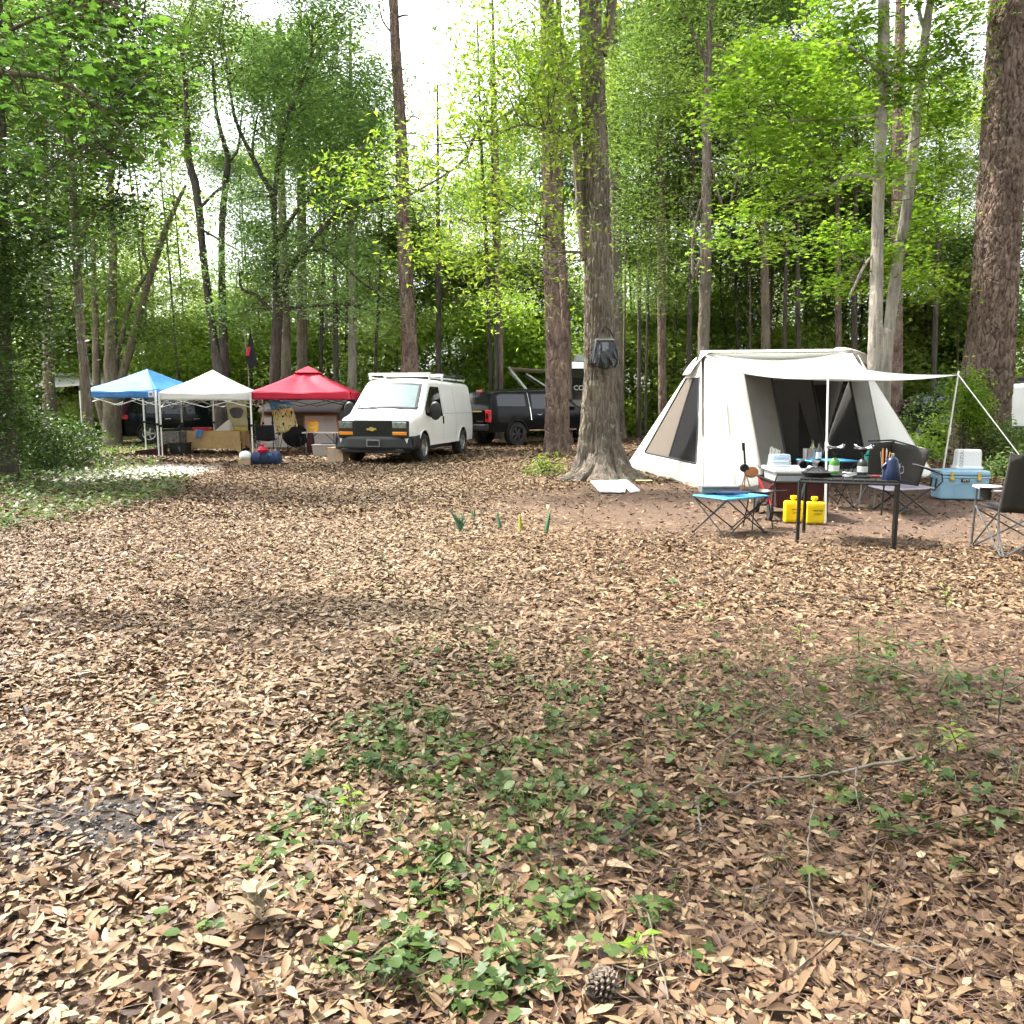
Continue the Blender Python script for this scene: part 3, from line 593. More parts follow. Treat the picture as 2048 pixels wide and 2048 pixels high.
tree('pine_tree', 'red barked pine trunk standing between the black pickup and the grey oak', 24.2,
     [(1115, 903, 52), (1114, 860, 46), (1114, 760, 44), (1107, 640, 31), (1102, 500, 30), (1101, 360, 29), (1100, 200, 28), (1096, 60, 26), (1090, -150, 22), (1088, -500, 14)],
     'bark_pine', [(1090, -430, 170, 90), (1010, -330, 120, 60), (1180, -330, 120, 60)], 'leaf_dark', 300, 0.2, n=64, rings=260, kind='pine', flare=0.12, seed=8, depth=0.035, cellw=0.14, cellh=0.24)
tree('pine_tree', 'slim pine half hidden behind the right edge of the red barked pine', 30, [(1134, 880, 22), (1133, 760, 21), (1129, 600, 18), (1122, 480, 16), (1118, 200, 13), (1116, -200, 9)], 'bark_pine', seed=9)
tree('pine_tree', 'straight pine rising behind the white van roof into open sky', 26.5,
     [(822, 895, 36), (821, 780, 33), (818, 690, 29), (812, 560, 27), (807, 420, 26), (804, 330, 24), (799, 220, 20), (792, 110, 17), (787, 0, 15), (782, -150, 12), (778, -420, 7)],
     'bark_pine', [(778, -400, 150, 80), (700, -300, 90, 50), (860, -310, 90, 50)], 'leaf_teal', 300, 0.2, limbs=[[(787, 70, 4), (765, 40, 3), (757, 0, 2)], [(793, 35, 4), (810, 30, 3), (818, 33, 1.5)], [(812, 245, 4), (825, 232, 3), (842, 240, 2)]], n=48, rings=200, kind='pine', flare=0.15, seed=10, cellw=0.12, depth=0.03)
tree('twin_tree', 'dark twin trunk tree behind the white canopy', 28,
     [(447, 895, 34), (446, 800, 30), (440, 742, 28), (429, 688, 16), (417, 600, 15), (406, 507, 14), (393, 380, 15), (378, 320, 13), (372, 200, 9), (360, 60, 6)], 'bark_dark',
     [(400, 110, 60, 80), (350, 250, 50, 50), (455, 60, 60, 60), (380, -120, 140, 90)], 'leaf_mid', 380, 0.17,
     limbs=[[(450, 745, 20), (447, 688, 16), (444, 560, 14), (443, 471, 13), (449, 380, 13), (457, 315, 11), (440, 260, 8), (431, 215, 7), (425, 120, 5)], [(450, 330, 6), (475, 300, 5), (482, 240, 4)], [(401, 415, 6), (430, 385, 5), (450, 370, 4)], [(405, 460, 5), (440, 480, 4), (475, 500, 3)]], n=24, rings=60, kind='oak', seed=11, twigs=3, flare=0.2)
tree('oak_tree', 'spreading oak with many forking limbs behind the white canopy', 27,
     [(548, 895, 24), (549, 780, 22), (552, 690, 21), (556, 610, 20), (552, 530, 12), (549, 440, 11), (547, 395, 10), (520, 345, 9), (490, 285, 8), (470, 235, 6), (455, 150, 4)], 'bark_dark',
     [(540, 130, 80, 70), (620, 60, 70, 90), (500, 230, 60, 60), (650, 200, 90, 90), (590, 290, 70, 60), (720, 260, 80, 70), (760, 160, 50, 60), (650, 380, 100, 50), (500, 400, 60, 50), (560, 480, 90, 50), (720, 360, 70, 40), (680, 500, 90, 50),
      (620, 575, 100, 45), (480, 520, 60, 45), (740, 620, 60, 35, -1), (700, 20, 50, 50), (590, -120, 150, 80), (470, 620, 50, 40)], 'leaf_teal', 560, 0.14,
     limbs=[[(549, 390, 10), (560, 300, 8), (580, 225, 8), (597, 180, 7), (620, 125, 5), (625, 40, 4)], [(563, 605, 17), (575, 545, 14), (610, 500, 11), (650, 452, 9), (700, 415, 8), (795, 391, 6), (860, 380, 4)],
      [(557, 480, 9), (595, 420, 8), (650, 370, 7), (690, 352, 5), (790, 350, 3)], [(542, 620, 8), (512, 590, 7), (485, 580, 6), (478, 545, 4)], [(565, 620, 8), (616, 613, 7), (690, 610, 6), (760, 625, 4)], [(590, 520, 6), (650, 500, 5), (730, 570, 4), (800, 600, 3)], [(520, 350, 6), (505, 300, 5), (515, 230, 3)]],
     n=20, rings=60, kind='oak', seed=12, twigs=5, clump=0.42, flat=0.4, flare=0.2)
for (px, w1, top, lean, lab, Y, bk) in ((575, 19, 300, -14, 'leaning tan trunk above the left corner of the red canopy', 40, 'bark_tan'), (605, 21, 280, -3, 'broad tan trunk behind the left slope of the red canopy', 42, 'bark_tan'), (673, 11, 380, -6, 'thin tan trunk just left of the red canopy peak line', 45, 'bark_tan'),
        (706, 16, 300, -4, 'pale straight trunk over the right slope of the red canopy', 38, 'bark_pale'), (748, 6, 500, 14, 'very thin crooked sapling trunk left of the van roof rack', 40, 'bark_tan'), (878, 11, 430, -2, 'slim straight trunk above the rear of the van roof', 42, 'bark_tan'),
        (985, 9, 300, -22, 'leftmost slim trunk of the group above the black pickup', 36, 'bark_dark'), (995, 8, 330, -10, 'middle slim pale trunk of the group above the black pickup', 38, 'bark_pale'), (1003, 13, 200, -14, 'stoutest trunk of the group above the black pickup', 33, 'bark_tan'),
        (1237, 25, -100, -16, 'broad grey trunk right behind the big oak', 40, 'bark_oak'), (1326, 17, -60, -10, 'straight brown trunk left of the tent behind it', 38, 'bark_pine'), (1278, 8, 330, 2, 'thin trunk between the big oak and the tent', 42, 'bark_tan'), (1291, 5, 420, 10, 'sapling left of the straight brown trunk near the tent', 44, 'bark_dark'),
        (1376, 10, 350, 10, 'dark thin trunk above the left end of the tent ridge', 40, 'bark_dark'), (1534, 18, 330, -10, 'dim trunk seen over the middle of the tent ridge', 44, 'bark_tan'), (1567, 9, 480, 6, 'thin reddish stem right of the ridge middle of the tent', 46, 'bark_pine'), (1598, 10, 430, -4, 'dim stem above the right part of the tent ridge', 48, 'bark_tan'),
        (1678, 13, 380, -4, 'brown trunk above the right end of the tent ridge', 42, 'bark_pine'), (1707, 12, 400, 4, 'grey trunk just past the right end of the tent ridge', 44, 'bark_tan'), (1790, 24, -60, 12, 'dark pine trunk right beside the pale leaning trunk', 30, 'bark_pine'), (1866, 11, 420, 12, 'thin grey trunk above the tip of the tent awning', 34, 'bark_tan'),
        (98, 20, 420, -6, 'grey trunk over the camper behind the left shrubs', 40, 'bark_oak'), (640, 8, 470, 8, 'slender leaning stem behind the red canopy ridge', 44, 'bark_tan')):
    Y = min(Y, 32.5 + (px % 7) * .3) if px < 1250 or px in (1376, 1678) else min(Y, 34)
    tree('woodland_tree', lab, Y, [(px, HOR + CAMH * F / Y, w1 * 1.15), (px + lean * .15, 760, w1), (px + lean * .5, (760 + top) / 2, w1 * .88), (px + lean, top, w1 * .66), (px + lean * 1.4, top - 260, w1 * .3)], bk if w1 > 12 else 'bark_dark',
         [(px + lean, top + 60, 70, 45, 1)] if 690 < px < 1010 else [(px + lean + 20, top - 60, 90, 80, 1), (px + lean * 1.2 - 60, top - 170, 80, 60, -1), (px + lean * 1.2 + 70, top - 200, 80, 60, 1)], 'leaf_mid' if px % 2 else 'leaf_far', 230, 0.2, group='background trunks at the edge of the woods', n=12, rings=24, seed=px, twigs=2)
tree('slim_tree', 'tall slim grey trunk rising behind the left half of the tent', 25,
     [(1404, 900, 24), (1405, 760, 22), (1409, 600, 21), (1413, 420, 19), (1414, 260, 17), (1416, 120, 15), (1421, 0, 13), (1424, -200, 9), (1426, -400, 5)], 'bark_oak',
     [(1310, 120, 90, 100, 2), (1290, 230, 80, 70, 2), (1470, 90, 70, 70, 1), (1500, 210, 70, 70, 1), (1350, 20, 90, 60), (1440, -80, 120, 60), (1280, 420, 70, 70, 3), (1340, 480, 70, 60, 3), (1480, 330, 80, 50, 2), (1300, 560, 70, 60, 4), (1260, 330, 50, 60, 4)], 'leaf_mid', 330, 0.16,
     limbs=[[(1400, 520, 7), (1388, 560, 7), (1386, 480, 6), (1402, 400, 5)], [(1412, 120, 7), (1388, 70, 6), (1360, 0, 4)], [(1414, 300, 6), (1450, 420, 4), (1475, 350, 3)], [(1410, 130, 6), (1430, 90, 5), (1480, 120, 3)]], n=20, rings=60, kind='oak', seed=21, twigs=4)
tree('sweetgum_tree', 'straight pale trunk with bright green star leaved sprays beside the tent', 17.6,
     [(1748, 940, 34), (1750, 720, 28), (1753, 560, 25), (1757, 400, 23), (1762, 240, 21), (1767, 72, 20), (1767, -60, 18), (1768, -300, 12), (1768, -560, 6)], 'bark_pale',
     [(1560, 100, 110, 45, -1.5), (1480, 190, 80, 35, -1.5), (1620, 200, 110, 40, -1.2), (1540, 275, 90, 30, -1.5), (1650, 300, 80, 30, -1), (1430, 240, 50, 16, -2), (1590, 360, 85, 30, -1.6), (1520, 420, 80, 32, -1.8), (1450, 480, 40, 24, -2), (1530, 480, 60, 18, -1.8), (1690, 120, 80, 50, 0), (1730, 330, 70, 30, 0),
      (1800, 150, 60, 60, 0), (1870, 220, 60, 50, 1), (1880, 120, 55, 40, 1), (1850, 330, 70, 40, 1), (1680, 470, 70, 40, 1), (1780, 500, 70, 40, 1), (1690, 20, 80, 40), (1900, 60, 50, 30, 1), (1700, 560, 80, 30, 1.5), (1840, 560, 80, 40, 2), (1740, -200, 200, 110), (1900, -40, 70, 30)], 'leaf_gum', 620, 0.12, STAR,
     limbs=[[(1760, 360, 7), (1700, 350, 6, -0.6), (1640, 385, 4, -1.2), (1560, 410, 3, -1.6)], [(1765, 150, 8), (1690, 90, 6, -0.8), (1620, 100, 5, -1.2), (1540, 110, 3, -1.5)], [(1762, 230, 6), (1660, 240, 5, -0.8), (1560, 240, 3, -1.4), (1470, 230, 2, -1.8)], [(1755, 500, 5), (1730, 530, 5), (1700, 590, 4, 0.5)], [(1772, 145, 6), (1810, 125, 5), (1860, 190, 3)]],
     n=40, rings=140, kind='oak', seed=22, clump=0.28, flat=0.22, twigs=4, depth=0.012, droop=0.35, per=14)
tree('sweetgum_tree', 'whitish slender trunk leaning right behind the tent', 18.4,
     [(1762, 934, 30), (1768, 800, 26), (1775, 690, 23), (1793, 540, 21), (1813, 417, 19), (1824, 320, 19), (1832, 235, 18), (1842, 140, 17), (1855, 36, 15), (1868, -40, 13), (1890, -250, 8)], 'bark_pale',
     [(1890, -120, 110, 50), (1930, 20, 50, 40, 1), (1920, 180, 40, 50, 1.5), (1860, 430, 80, 50, 2)], 'leaf_gum', 480, 0.12, STAR, limbs=[[(1850, 60, 8), (1838, 20, 7), (1836, -60, 5)], [(1838, 180, 6), (1870, 160, 4), (1910, 190, 3)]], n=40, rings=140, kind='oak', seed=23, clump=0.28, flat=0.22, twigs=3, depth=0.012, droop=0.35, per=14)
tree('pine_tree', 'massive plated pine trunk at the right edge behind the blue cooler', 19.5,
     [(1957, 925, 108), (1960, 880, 98), (1966, 800, 90), (1980, 690, 80), (1992, 540, 79), (2004, 362, 79), (2016, 180, 77), (2028, 0, 74), (2046, -200, 60), (2060, -600, 36)], 'bark_pine',
     [(2040, -520, 260, 120), (1900, -380, 120, 60), (2160, -350, 150, 80)], 'leaf_dark', 220, 0.2, n=130, rings=330, kind='pine', flare=0.1, seed=24, depth=0.05, cellw=0.12, cellh=0.17)
tree('pine_tree', 'dark shaded pine trunk cut by the left edge of the picture', 15,
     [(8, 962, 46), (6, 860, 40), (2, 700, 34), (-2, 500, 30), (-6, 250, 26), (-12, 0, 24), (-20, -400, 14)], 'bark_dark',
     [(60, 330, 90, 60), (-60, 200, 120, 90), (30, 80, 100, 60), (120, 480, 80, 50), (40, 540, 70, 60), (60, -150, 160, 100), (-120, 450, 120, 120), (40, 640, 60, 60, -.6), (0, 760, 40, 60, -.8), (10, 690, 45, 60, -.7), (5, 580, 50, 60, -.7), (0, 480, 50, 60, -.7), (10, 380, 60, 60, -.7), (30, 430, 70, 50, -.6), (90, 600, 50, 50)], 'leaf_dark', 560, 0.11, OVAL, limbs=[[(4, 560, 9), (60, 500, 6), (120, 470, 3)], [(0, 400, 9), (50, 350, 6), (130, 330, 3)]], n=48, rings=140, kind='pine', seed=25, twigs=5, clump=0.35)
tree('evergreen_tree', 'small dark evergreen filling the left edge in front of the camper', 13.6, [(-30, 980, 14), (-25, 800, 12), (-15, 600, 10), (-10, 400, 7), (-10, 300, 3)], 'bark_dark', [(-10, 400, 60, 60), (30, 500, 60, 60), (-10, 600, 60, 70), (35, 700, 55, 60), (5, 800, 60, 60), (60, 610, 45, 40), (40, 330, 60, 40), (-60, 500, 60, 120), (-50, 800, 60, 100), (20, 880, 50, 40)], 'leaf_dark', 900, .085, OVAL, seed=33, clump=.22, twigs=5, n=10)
tree('leafy_tree', 'mossy trunk left of the blue canopy in front of the camper', 21.5,
     [(180, 918, 30), (178, 870, 24), (170, 760, 19), (160, 640, 17), (154, 540, 15), (150, 440, 13), (144, 330, 11), (136, 200, 8), (128, 60, 5)], 'bark_oak',
     [(150, 380, 90, 70), (80, 250, 90, 70), (230, 300, 80, 60), (180, 160, 100, 70), (90, 60, 90, 60), (270, 200, 60, 50), (120, 520, 80, 50), (60, 640, 60, 50), (250, 420, 60, 40), (180, 20, 110, 50), (140, -120, 180, 80), (290, 80, 60, 50)], 'leaf_dark', 420, 0.14, OVAL,
     limbs=[[(152, 480, 7), (200, 420, 5), (250, 390, 3)], [(150, 400, 7), (100, 330, 5), (60, 260, 3)], [(140, 260, 5), (200, 200, 4), (270, 170, 3)]], n=24, rings=70, kind='oak', seed=26, twigs=5, clump=0.4)
tree('leafy_tree', 'cluster of thick fused trunks under the blue canopy with a stem leaning right', 29,
     [(224, 888, 36), (224, 840, 34), (224, 760, 30), (222, 680, 22), (224, 600, 18), (226, 480, 13), (220, 330, 9), (214, 180, 5)], 'bark_tan',
     [(270, 640, 60, 40), (330, 600, 70, 35), (290, 500, 60, 40), (200, 560, 60, 50), (340, 430, 60, 50), (370, 330, 40, 50), (310, 340, 50, 40), (240, 430, 50, 50), (330, 680, 60, 30)], 'leaf_mid', 330, 0.17,
     limbs=[[(232, 800, 18), (246, 745, 17), (262, 690, 16), (283, 610, 13), (308, 525, 12), (333, 453, 11), (352, 410, 9), (372, 370, 5)], [(226, 740, 12), (240, 690, 10), (262, 600, 8), (300, 540, 5)], [(214, 860, 18), (196, 800, 15), (192, 720, 14), (190, 620, 12), (186, 480, 8)], [(300, 545, 6), (285, 500, 5), (288, 440, 3)]],
     n=26, rings=60, kind='oak', seed=27, twigs=4, flare=0.15)
# overhanging maple branch close to the camera, top left (its trunk stands outside the picture)
mt = tree('maple_tree', 'near maple branch with broad lobed leaves hanging in at the top left', 6.6,
     [(-560, 1150, 90), (-550, 700, 76), (-530, 300, 66), (-500, 0, 58), (-470, -400, 44), (-430, -900, 30), (-380, -1250, 12)], 'bark_tan',
     [(60, 150, 130, 26), (180, 130, 110, 24, -.2), (110, 215, 120, 26), (250, 180, 90, 26), (200, 255, 95, 26), (300, 250, 70, 26), (40, 90, 90, 26), (270, 110, 60, 22), (250, 300, 80, 18), (60, 300, 60, 24), (20, 200, 60, 30), (330, 60, 40, 20, .3), (-120, 150, 120, 40), (200, 30, 110, 26), (60, 30, 90, 26), (30, 400, 50, 20), (-420, -1150, 260, 150, -1.8), (-250, -1250, 260, 130, -2.4), (120, -1250, 270, 130, -1.8), (380, -1300, 250, 120, -2), (-500, -1200, 260, 130, -.8), (-100, -1180, 250, 130, -.9), (300, -1200, 230, 120, -1.1), (60, -1350, 260, 120, -2.8), (420, -1400, 240, 110, -2.6)],  # last clusters: unseen upper crown, added to shade the near ground
     'leaf_maple', 480, 0.095, STAR, limbs=[[(-505, 60, 34), (-250, 90, 22), (-80, 130, 14), (10, 145, 10), (130, 165, 7), (220, 235, 5), (290, 320, 3)], [(-100, 125, 10), (20, 60, 6), (120, 20, 4), (230, 0, 3)], [(20, 150, 6), (60, 215, 5), (110, 260, 4), (175, 312, 3), (220, 305, 2)], [(-440, -800, 26), (-300, -980, 18), (-60, -1080, 12), (250, -1120, 6)], [(-505, -60, 30), (-300, -100, 18), (0, -60, 10), (230, 10, 6), (280, 70, 3)]], seed=28, clump=0.13, flat=0.3, twigs=5, droop=0.45, per=10)

# ------ leafy trees filling the wood behind; copies share four crowns
CROWN = []
for k in range(4):
    r = np.random.default_rng(500 + k); C = []
    for j in range(15):
        a = r.uniform(0, 6.28); q = r.random() ** 0.6; C.append((2.6 * q * math.cos(a), 2.6 * q * math.sin(a), r.uniform(-2.3, 2.3), r.uniform(0.8, 1.5), r.uniform(0.8, 1.5), r.uniform(0.4, 0.8)))
    v, f = leaf_cloud(C, 560, 0.14, OVAL if k % 2 else LANCE, 510 + k, 0.42, 0.42, per=24, droop=0.65); CROWN.append((v, f, C))
CM = {}
def crown_data(k, leaf):
    if (k, leaf) not in CM:
        o = np_mesh('crown', CROWN[k][0], CROWN[k][1], M[leaf]); CM[(k, leaf)] = o.data; bpy.data.objects.remove(o)
    return CM[(k, leaf)]
ANCH = ((100, 'at the left edge'), (200, 'over the far left camper'), (330, 'above the blue canopy'), (430, 'above the gap between blue and white canopies'), (560, 'above the white canopy'), (700, 'above the red canopy'), (850, 'above the white van'), (970, 'above the rear of the van'), (1090, 'above the black pickup'), (1180, 'behind the red barked pine'), (1300, 'just right of the big oak'), (1400, 'left of the tent ridge'), (1520, 'above the left end of the tent'), (1620, 'above the middle of the tent'), (1760, 'above the right end of the tent'), (1850, 'behind the pale leaning trunk'), (1950, 'left of the massive pine'), (9999, 'at the right edge'))
LCOL = {'leaf_dark': 'dark green', 'leaf_mid': 'mid green', 'leaf_far': 'light green', 'leaf_teal': 'pale cool green', 'leaf_yel': 'yellow green'}
used = set()
def crown_label(px, py, Y, lf):
    h = 'at the very top' if py < 150 else 'high up' if py < 350 else 'half way up' if py < 530 else 'low down'
    an = next(t_ for lim, t_ in ANCH if px < lim)
    for ex in ('', ' farther back', ' deepest in the wood', ' behind its neighbours'):
        l = LCOL[lf] + ' leafy crown ' + h + ' ' + an + ex
        if l not in used: used.add(l); return l
    return l
r = np.random.default_rng(77)
for i, (px, py, Y, s_, lf) in enumerate(((40, 230, 34, 1.2, 'leaf_dark'), (150, 90, 38, 1.3, 'leaf_mid'), (290, 40, 36, 1.1, 'leaf_mid'), (250, 250, 40, 1.1, 'leaf_dark'), (90, 420, 40, 1.2, 'leaf_mid'), (40, 600, 36, 1.0, 'leaf_mid'), (340, 650, 42, 1.0, 'leaf_far'), (230, 620, 44, 1.0, 'leaf_far'),
        (470, 600, 42, 1.0, 'leaf_far'), (640, 520, 44, 1.2, 'leaf_mid'), (560, 380, 42, 1.0, 'leaf_teal'), (700, 330, 40, 1.0, 'leaf_teal'), (620, 190, 40, 1.0, 'leaf_teal'), (800, 540, 44, 1.2, 'leaf_mid'), (900, 440, 44, 1.1, 'leaf_mid'), (930, 610, 46, 1.1, 'leaf_far'), (1030, 540, 42, 1.1, 'leaf_mid'), (1040, 330, 42, 1.0, 'leaf_teal'),
        (1260, 110, 36, 1.1, 'leaf_mid'), (1290, 460, 40, 1.2, 'leaf_mid'), (1250, 290, 42, 1.0, 'leaf_mid'), (1380, 600, 44, 1.1, 'leaf_far'), (1370, 120, 38, 1.1, 'leaf_dark'), (1470, 440, 38, 1.2, 'leaf_mid'), (1500, 240, 36, 1.1, 'leaf_dark'), (1610, 400, 38, 1.2, 'leaf_dark'), (1560, 590, 42, 1.1, 'leaf_dark'), (1680, 580, 40, 1.1, 'leaf_mid'),
        (1740, 400, 38, 1.1, 'leaf_mid'), (1850, 520, 38, 1.1, 'leaf_mid'), (1920, 400, 36, 1.0, 'leaf_mid'), (1990, 580, 36, 1.1, 'leaf_mid'), (1650, 110, 38, 1.1, 'leaf_teal'), (1520, 60, 40, 1.1, 'leaf_mid'), (1790, 240, 40, 1.0, 'leaf_mid'), (740, 650, 46, 1.0, 'leaf_mid'), (560, 660, 46, 1.0, 'leaf_far'), (1150, 640, 46, 1.1, 'leaf_mid'), (1450, 680, 46, 1.0, 'leaf_dark'), (1100, 200, 40, 1.0, 'leaf_mid'),
        (860, 660, 48, 1.0, 'leaf_far'), (1020, 690, 48, 1.0, 'leaf_far'), (1760, 690, 42, 1.0, 'leaf_dark'), (1900, 680, 40, 0.9, 'leaf_mid'), (1640, 700, 44, 0.9, 'leaf_far'), (120, 690, 42, 0.9, 'leaf_far'), (2050, 200, 38, 1.1, 'leaf_dark'), (330, 180, 42, 0.9, 'leaf_mid'), (1560, -60, 38, 1.2, 'leaf_mid'), (1330, -40, 40, 1.2, 'leaf_mid'), (400, 720, 46, .8, 'leaf_far'), (520, 130, 44, .8, 'leaf_teal'), (480, 330, 44, .8, 'leaf_teal'), (760, 440, 42, 1.0, 'leaf_mid'), (200, 480, 40, 1.0, 'leaf_mid'), (880, 560, 42, 1.0, 'leaf_far'), (1320, 640, 40, .9, 'leaf_far'), (1700, 480, 36, 1.0, 'leaf_mid'), (1440, 560, 40, 1.0, 'leaf_mid'))):
    c = A(px, py, Y); lx = c.x + r.uniform(-1, 1); t = thing('woodland_tree', crown_label(px, py, Y, lf), 'tree', (lx, Y, -0.05), 0, 'leafy trees of the wood')
    tr = r.uniform(0.045, 0.09); trunk_mesh('trunk', [(0, 0, 0, tr), ((c.x - lx) * .4, .1, c.z * .5, tr * .8), (c.x - lx, 0, c.z, tr * .55), (c.x - lx + .3, .1, c.z + 2.4 * s_, tr * .15)], M['bark_dark' if i % 3 else 'bark_tan'], t, 9, 16, seed=i)
    o = bpy.data.objects.new('crown', crown_data(i % 4, lf)); link(o, t); o.location = (c.x - lx, 0, c.z + .05); o.rotation_euler = (0, 0, r.uniform(0, 6.28)); o.scale = (s_, s_, s_ * .95)

# ------ understorey: single bushes
def bush(label, px, py, Y, rx, ry, leaf, seed, dens=520, size=0.1, tm=None, stems=6, group=None, name='shrub'):
    s = Y / F; p = A(px, py, Y); loc = Vector((p.x, Y, gz(p.x, Y) - 0.03)); t = thing(name, label, 'shrub', loc, 0, group)
    top = A(px, py - ry, Y).z; h = max(top, 0.5); r = np.random.default_rng(seed); cl = []
    for k in range(6):
        cl.append((r.uniform(-0.6, 0.6) * rx * s, r.uniform(-0.5, 0.5) * rx * s, h * r.uniform(0.25, 0.8), rx * s * r.uniform(0.35, 0.6), rx * s * 0.5, h * r.uniform(0.18, 0.32)))
    v, f = leaf_cloud(cl, dens, size, tm or OVAL, seed, 0.2, 0.6, per=16, droop=0.7); np_mesh('foliage', v, f, M[leaf], t)
    mb = MB()
    for k in range(stems):
        c = cl[k % 6]; q = catmull([(r.uniform(-.1, .1), r.uniform(-.1, .1), 0), (c[0] * .5, c[1] * .5, c[2] * .6), (c[0], c[1], c[2] + c[5] * .8)], 8); mb.tube([Vector(a) for a in q], list(np.linspace(0.02, 0.005, 8)), 5, False)
    mb.build('stems', M['bark_dark'], t)
    return t
for a in (('tall dark shrub in front of the shaded pine at the left edge', 5, 870, 16.2, 75, 190, 'leaf_dark', 41), ('dark leafy shrub right of the left pine below the camper', 100, 900, 17.2, 95, 70, 'leaf_dark', 42), ('low glossy shrub beside the small dark bench', 150, 915, 18.5, 60, 55, 'leaf_dark', 43),
          ('feathery shrub partly hiding the camper at far left', 0, 760, 19, 70, 120, 'leaf_mid', 44), ('yellow green bush on the ground left of the bench', 70, 925, 19.5, 70, 50, 'leaf_gum', 45),
          ('light green bush in front of the dark car at right', 1878, 880, 24, 42, 60, 'leaf_gum', 46), ('leafy bush growing against the massive pine', 1930, 800, 18.6, 55, 90, 'leaf_gum', 47), ('green bush right of the massive pine base', 2030, 880, 18.2, 60, 60, 'leaf_mid', 48),
          ('low yellow green bush behind the right corner of the tent', 1850, 905, 20.5, 55, 45, 'leaf_gum', 49), ('dark bush at the foot of the woods behind the tent awning', 1845, 830, 27, 60, 70, 'leaf_dark', 50),
          ('pale sunlit bush above the rear of the van', 968, 760, 36, 55, 60, 'leaf_yel', 51), ('small fern like bush left of the oak roots', 1090, 945, 16.6, 30, 14, 'leaf_gum', 52), ('low bush behind the right foot of the cooler', 2010, 935, 16, 50, 30, 'leaf_mid', 53)):
    bush(*a, dens=950 if a[3] < 22 else 520, size=0.085 if a[3] < 22 else 0.12)

BC = []
for k in range(3):
    r = np.random.default_rng(900 + k); C = [(r.uniform(-1.3, 1.3), r.uniform(-.8, .8), r.uniform(.4, 3.4), r.uniform(.5, 1.0), .7, r.uniform(.3, .6)) for _ in range(11)]
    v, f = leaf_cloud(C, 420, 0.13, OVAL, 910 + k, 0.3, 0.5, per=18, droop=.7); o = np_mesh('foliage', v, f, None); BC.append(o.data); bpy.data.objects.remove(o)
BM = {}
r = np.random.default_rng(88); UL = set()
UW = ('light green', 'yellow green', 'bright green', 'mid green')
for i, px in enumerate(range(10, 2060, 52)):
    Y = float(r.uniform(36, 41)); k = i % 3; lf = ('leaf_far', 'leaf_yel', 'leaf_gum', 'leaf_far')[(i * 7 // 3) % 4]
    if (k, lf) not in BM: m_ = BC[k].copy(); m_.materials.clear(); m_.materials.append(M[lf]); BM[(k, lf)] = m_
    an = next(t_ for lim, t_ in ANCH if px < lim).replace('above', 'beyond').replace('over ', 'beyond ')
    for ex in ('', ' farther right', ' farthest right'):
        lb = UW[('leaf_far', 'leaf_yel', 'leaf_gum', 'leaf_mid').index(lf)] + ' young understorey bush ' + an + ex
        if lb not in UL: break
    UL.add(lb)
    t = thing('understorey_bush', lb, 'shrub', (X(px + float(r.uniform(-15, 15)), Y), Y, -.03), 0, 'understorey bushes along the wood edge')
    o = bpy.data.objects.new('foliage', BM[(k, lf)]); link(o, t); s_ = float(r.uniform(1.05, 1.9)); o.scale = (s_, s_, s_ * float(r.uniform(.9, 1.25))); o.rotation_euler = (0, 0, float(r.uniform(0, 6.28)))
    trunk_mesh('stem', [(0, 0, 0, .035), (.1, .05, 1.2, .025), (-.05, .1, 2.8 * s_, .008)], M['bark_dark'], t, 6, 8, seed=i)
# ------ the far wood as one mass of foliage and stems
r = np.random.default_rng(99); cl = []
for k in range(150):
    Y = r.uniform(44, 62); x = r.uniform(-0.78, 0.78) * Y; z = abs(r.normal(0, 1)) * 3.6 + 0.6
    top = 1.45 + Y * (0.20 + 0.05 * math.sin(x * 0.13) + 0.03 * math.sin(x * 0.41 + 2))
    if z > top * 0.92: z = r.uniform(0.5, top * 0.9)
    cl.append((x, Y, z, r.uniform(1.6, 3.4), r.uniform(1.5, 3), r.uniform(0.7, 1.5)))
for k in range(90):
    Y = r.uniform(52, 66); x = r.uniform(-0.78, 0.78) * Y; cl.append((x, Y, r.uniform(6, 1.45 + Y * 0.27), r.uniform(2, 4), 3, r.uniform(1, 2)))
for k in range(110):
    Y = r.uniform(42, 52); x = r.uniform(-0.8, 0.8) * Y; cl.append((x, Y, r.uniform(0.6, 6.5), r.uniform(1.0, 2.2), 1.4, r.uniform(0.5, 1.0)))
for k in range(120):
    Y = r.uniform(40, 60); x = r.uniform(-0.78, 0.78) * Y; cl.append((x, Y, r.uniform(0.2, 0.9), r.uniform(1.6, 3.4), 2, r.uniform(0.4, 0.8)))
for k in range(150):      # the same wood goes on beside and behind the camera
    a = r.uniform(0, 2 * math.pi); q = r.uniform(20, 46)
    x, y = q * math.cos(a), q * math.sin(a) - 4
    if y > -7 and abs(x) < 0.9 * max(y, 0) + 16: continue
    for zz in (1.0, 4.0, 8.0, 12.0): cl.append((x + r.normal(0, 1.5), y + r.normal(0, 1.5), zz * r.uniform(.7, 1.2), r.uniform(2, 3.4), r.uniform(2, 3.4), r.uniform(1.0, 1.7)))
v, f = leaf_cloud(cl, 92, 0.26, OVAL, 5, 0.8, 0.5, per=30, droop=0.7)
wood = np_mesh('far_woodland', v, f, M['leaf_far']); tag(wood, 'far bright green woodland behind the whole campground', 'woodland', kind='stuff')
V_, F_, b_ = [], [], 0
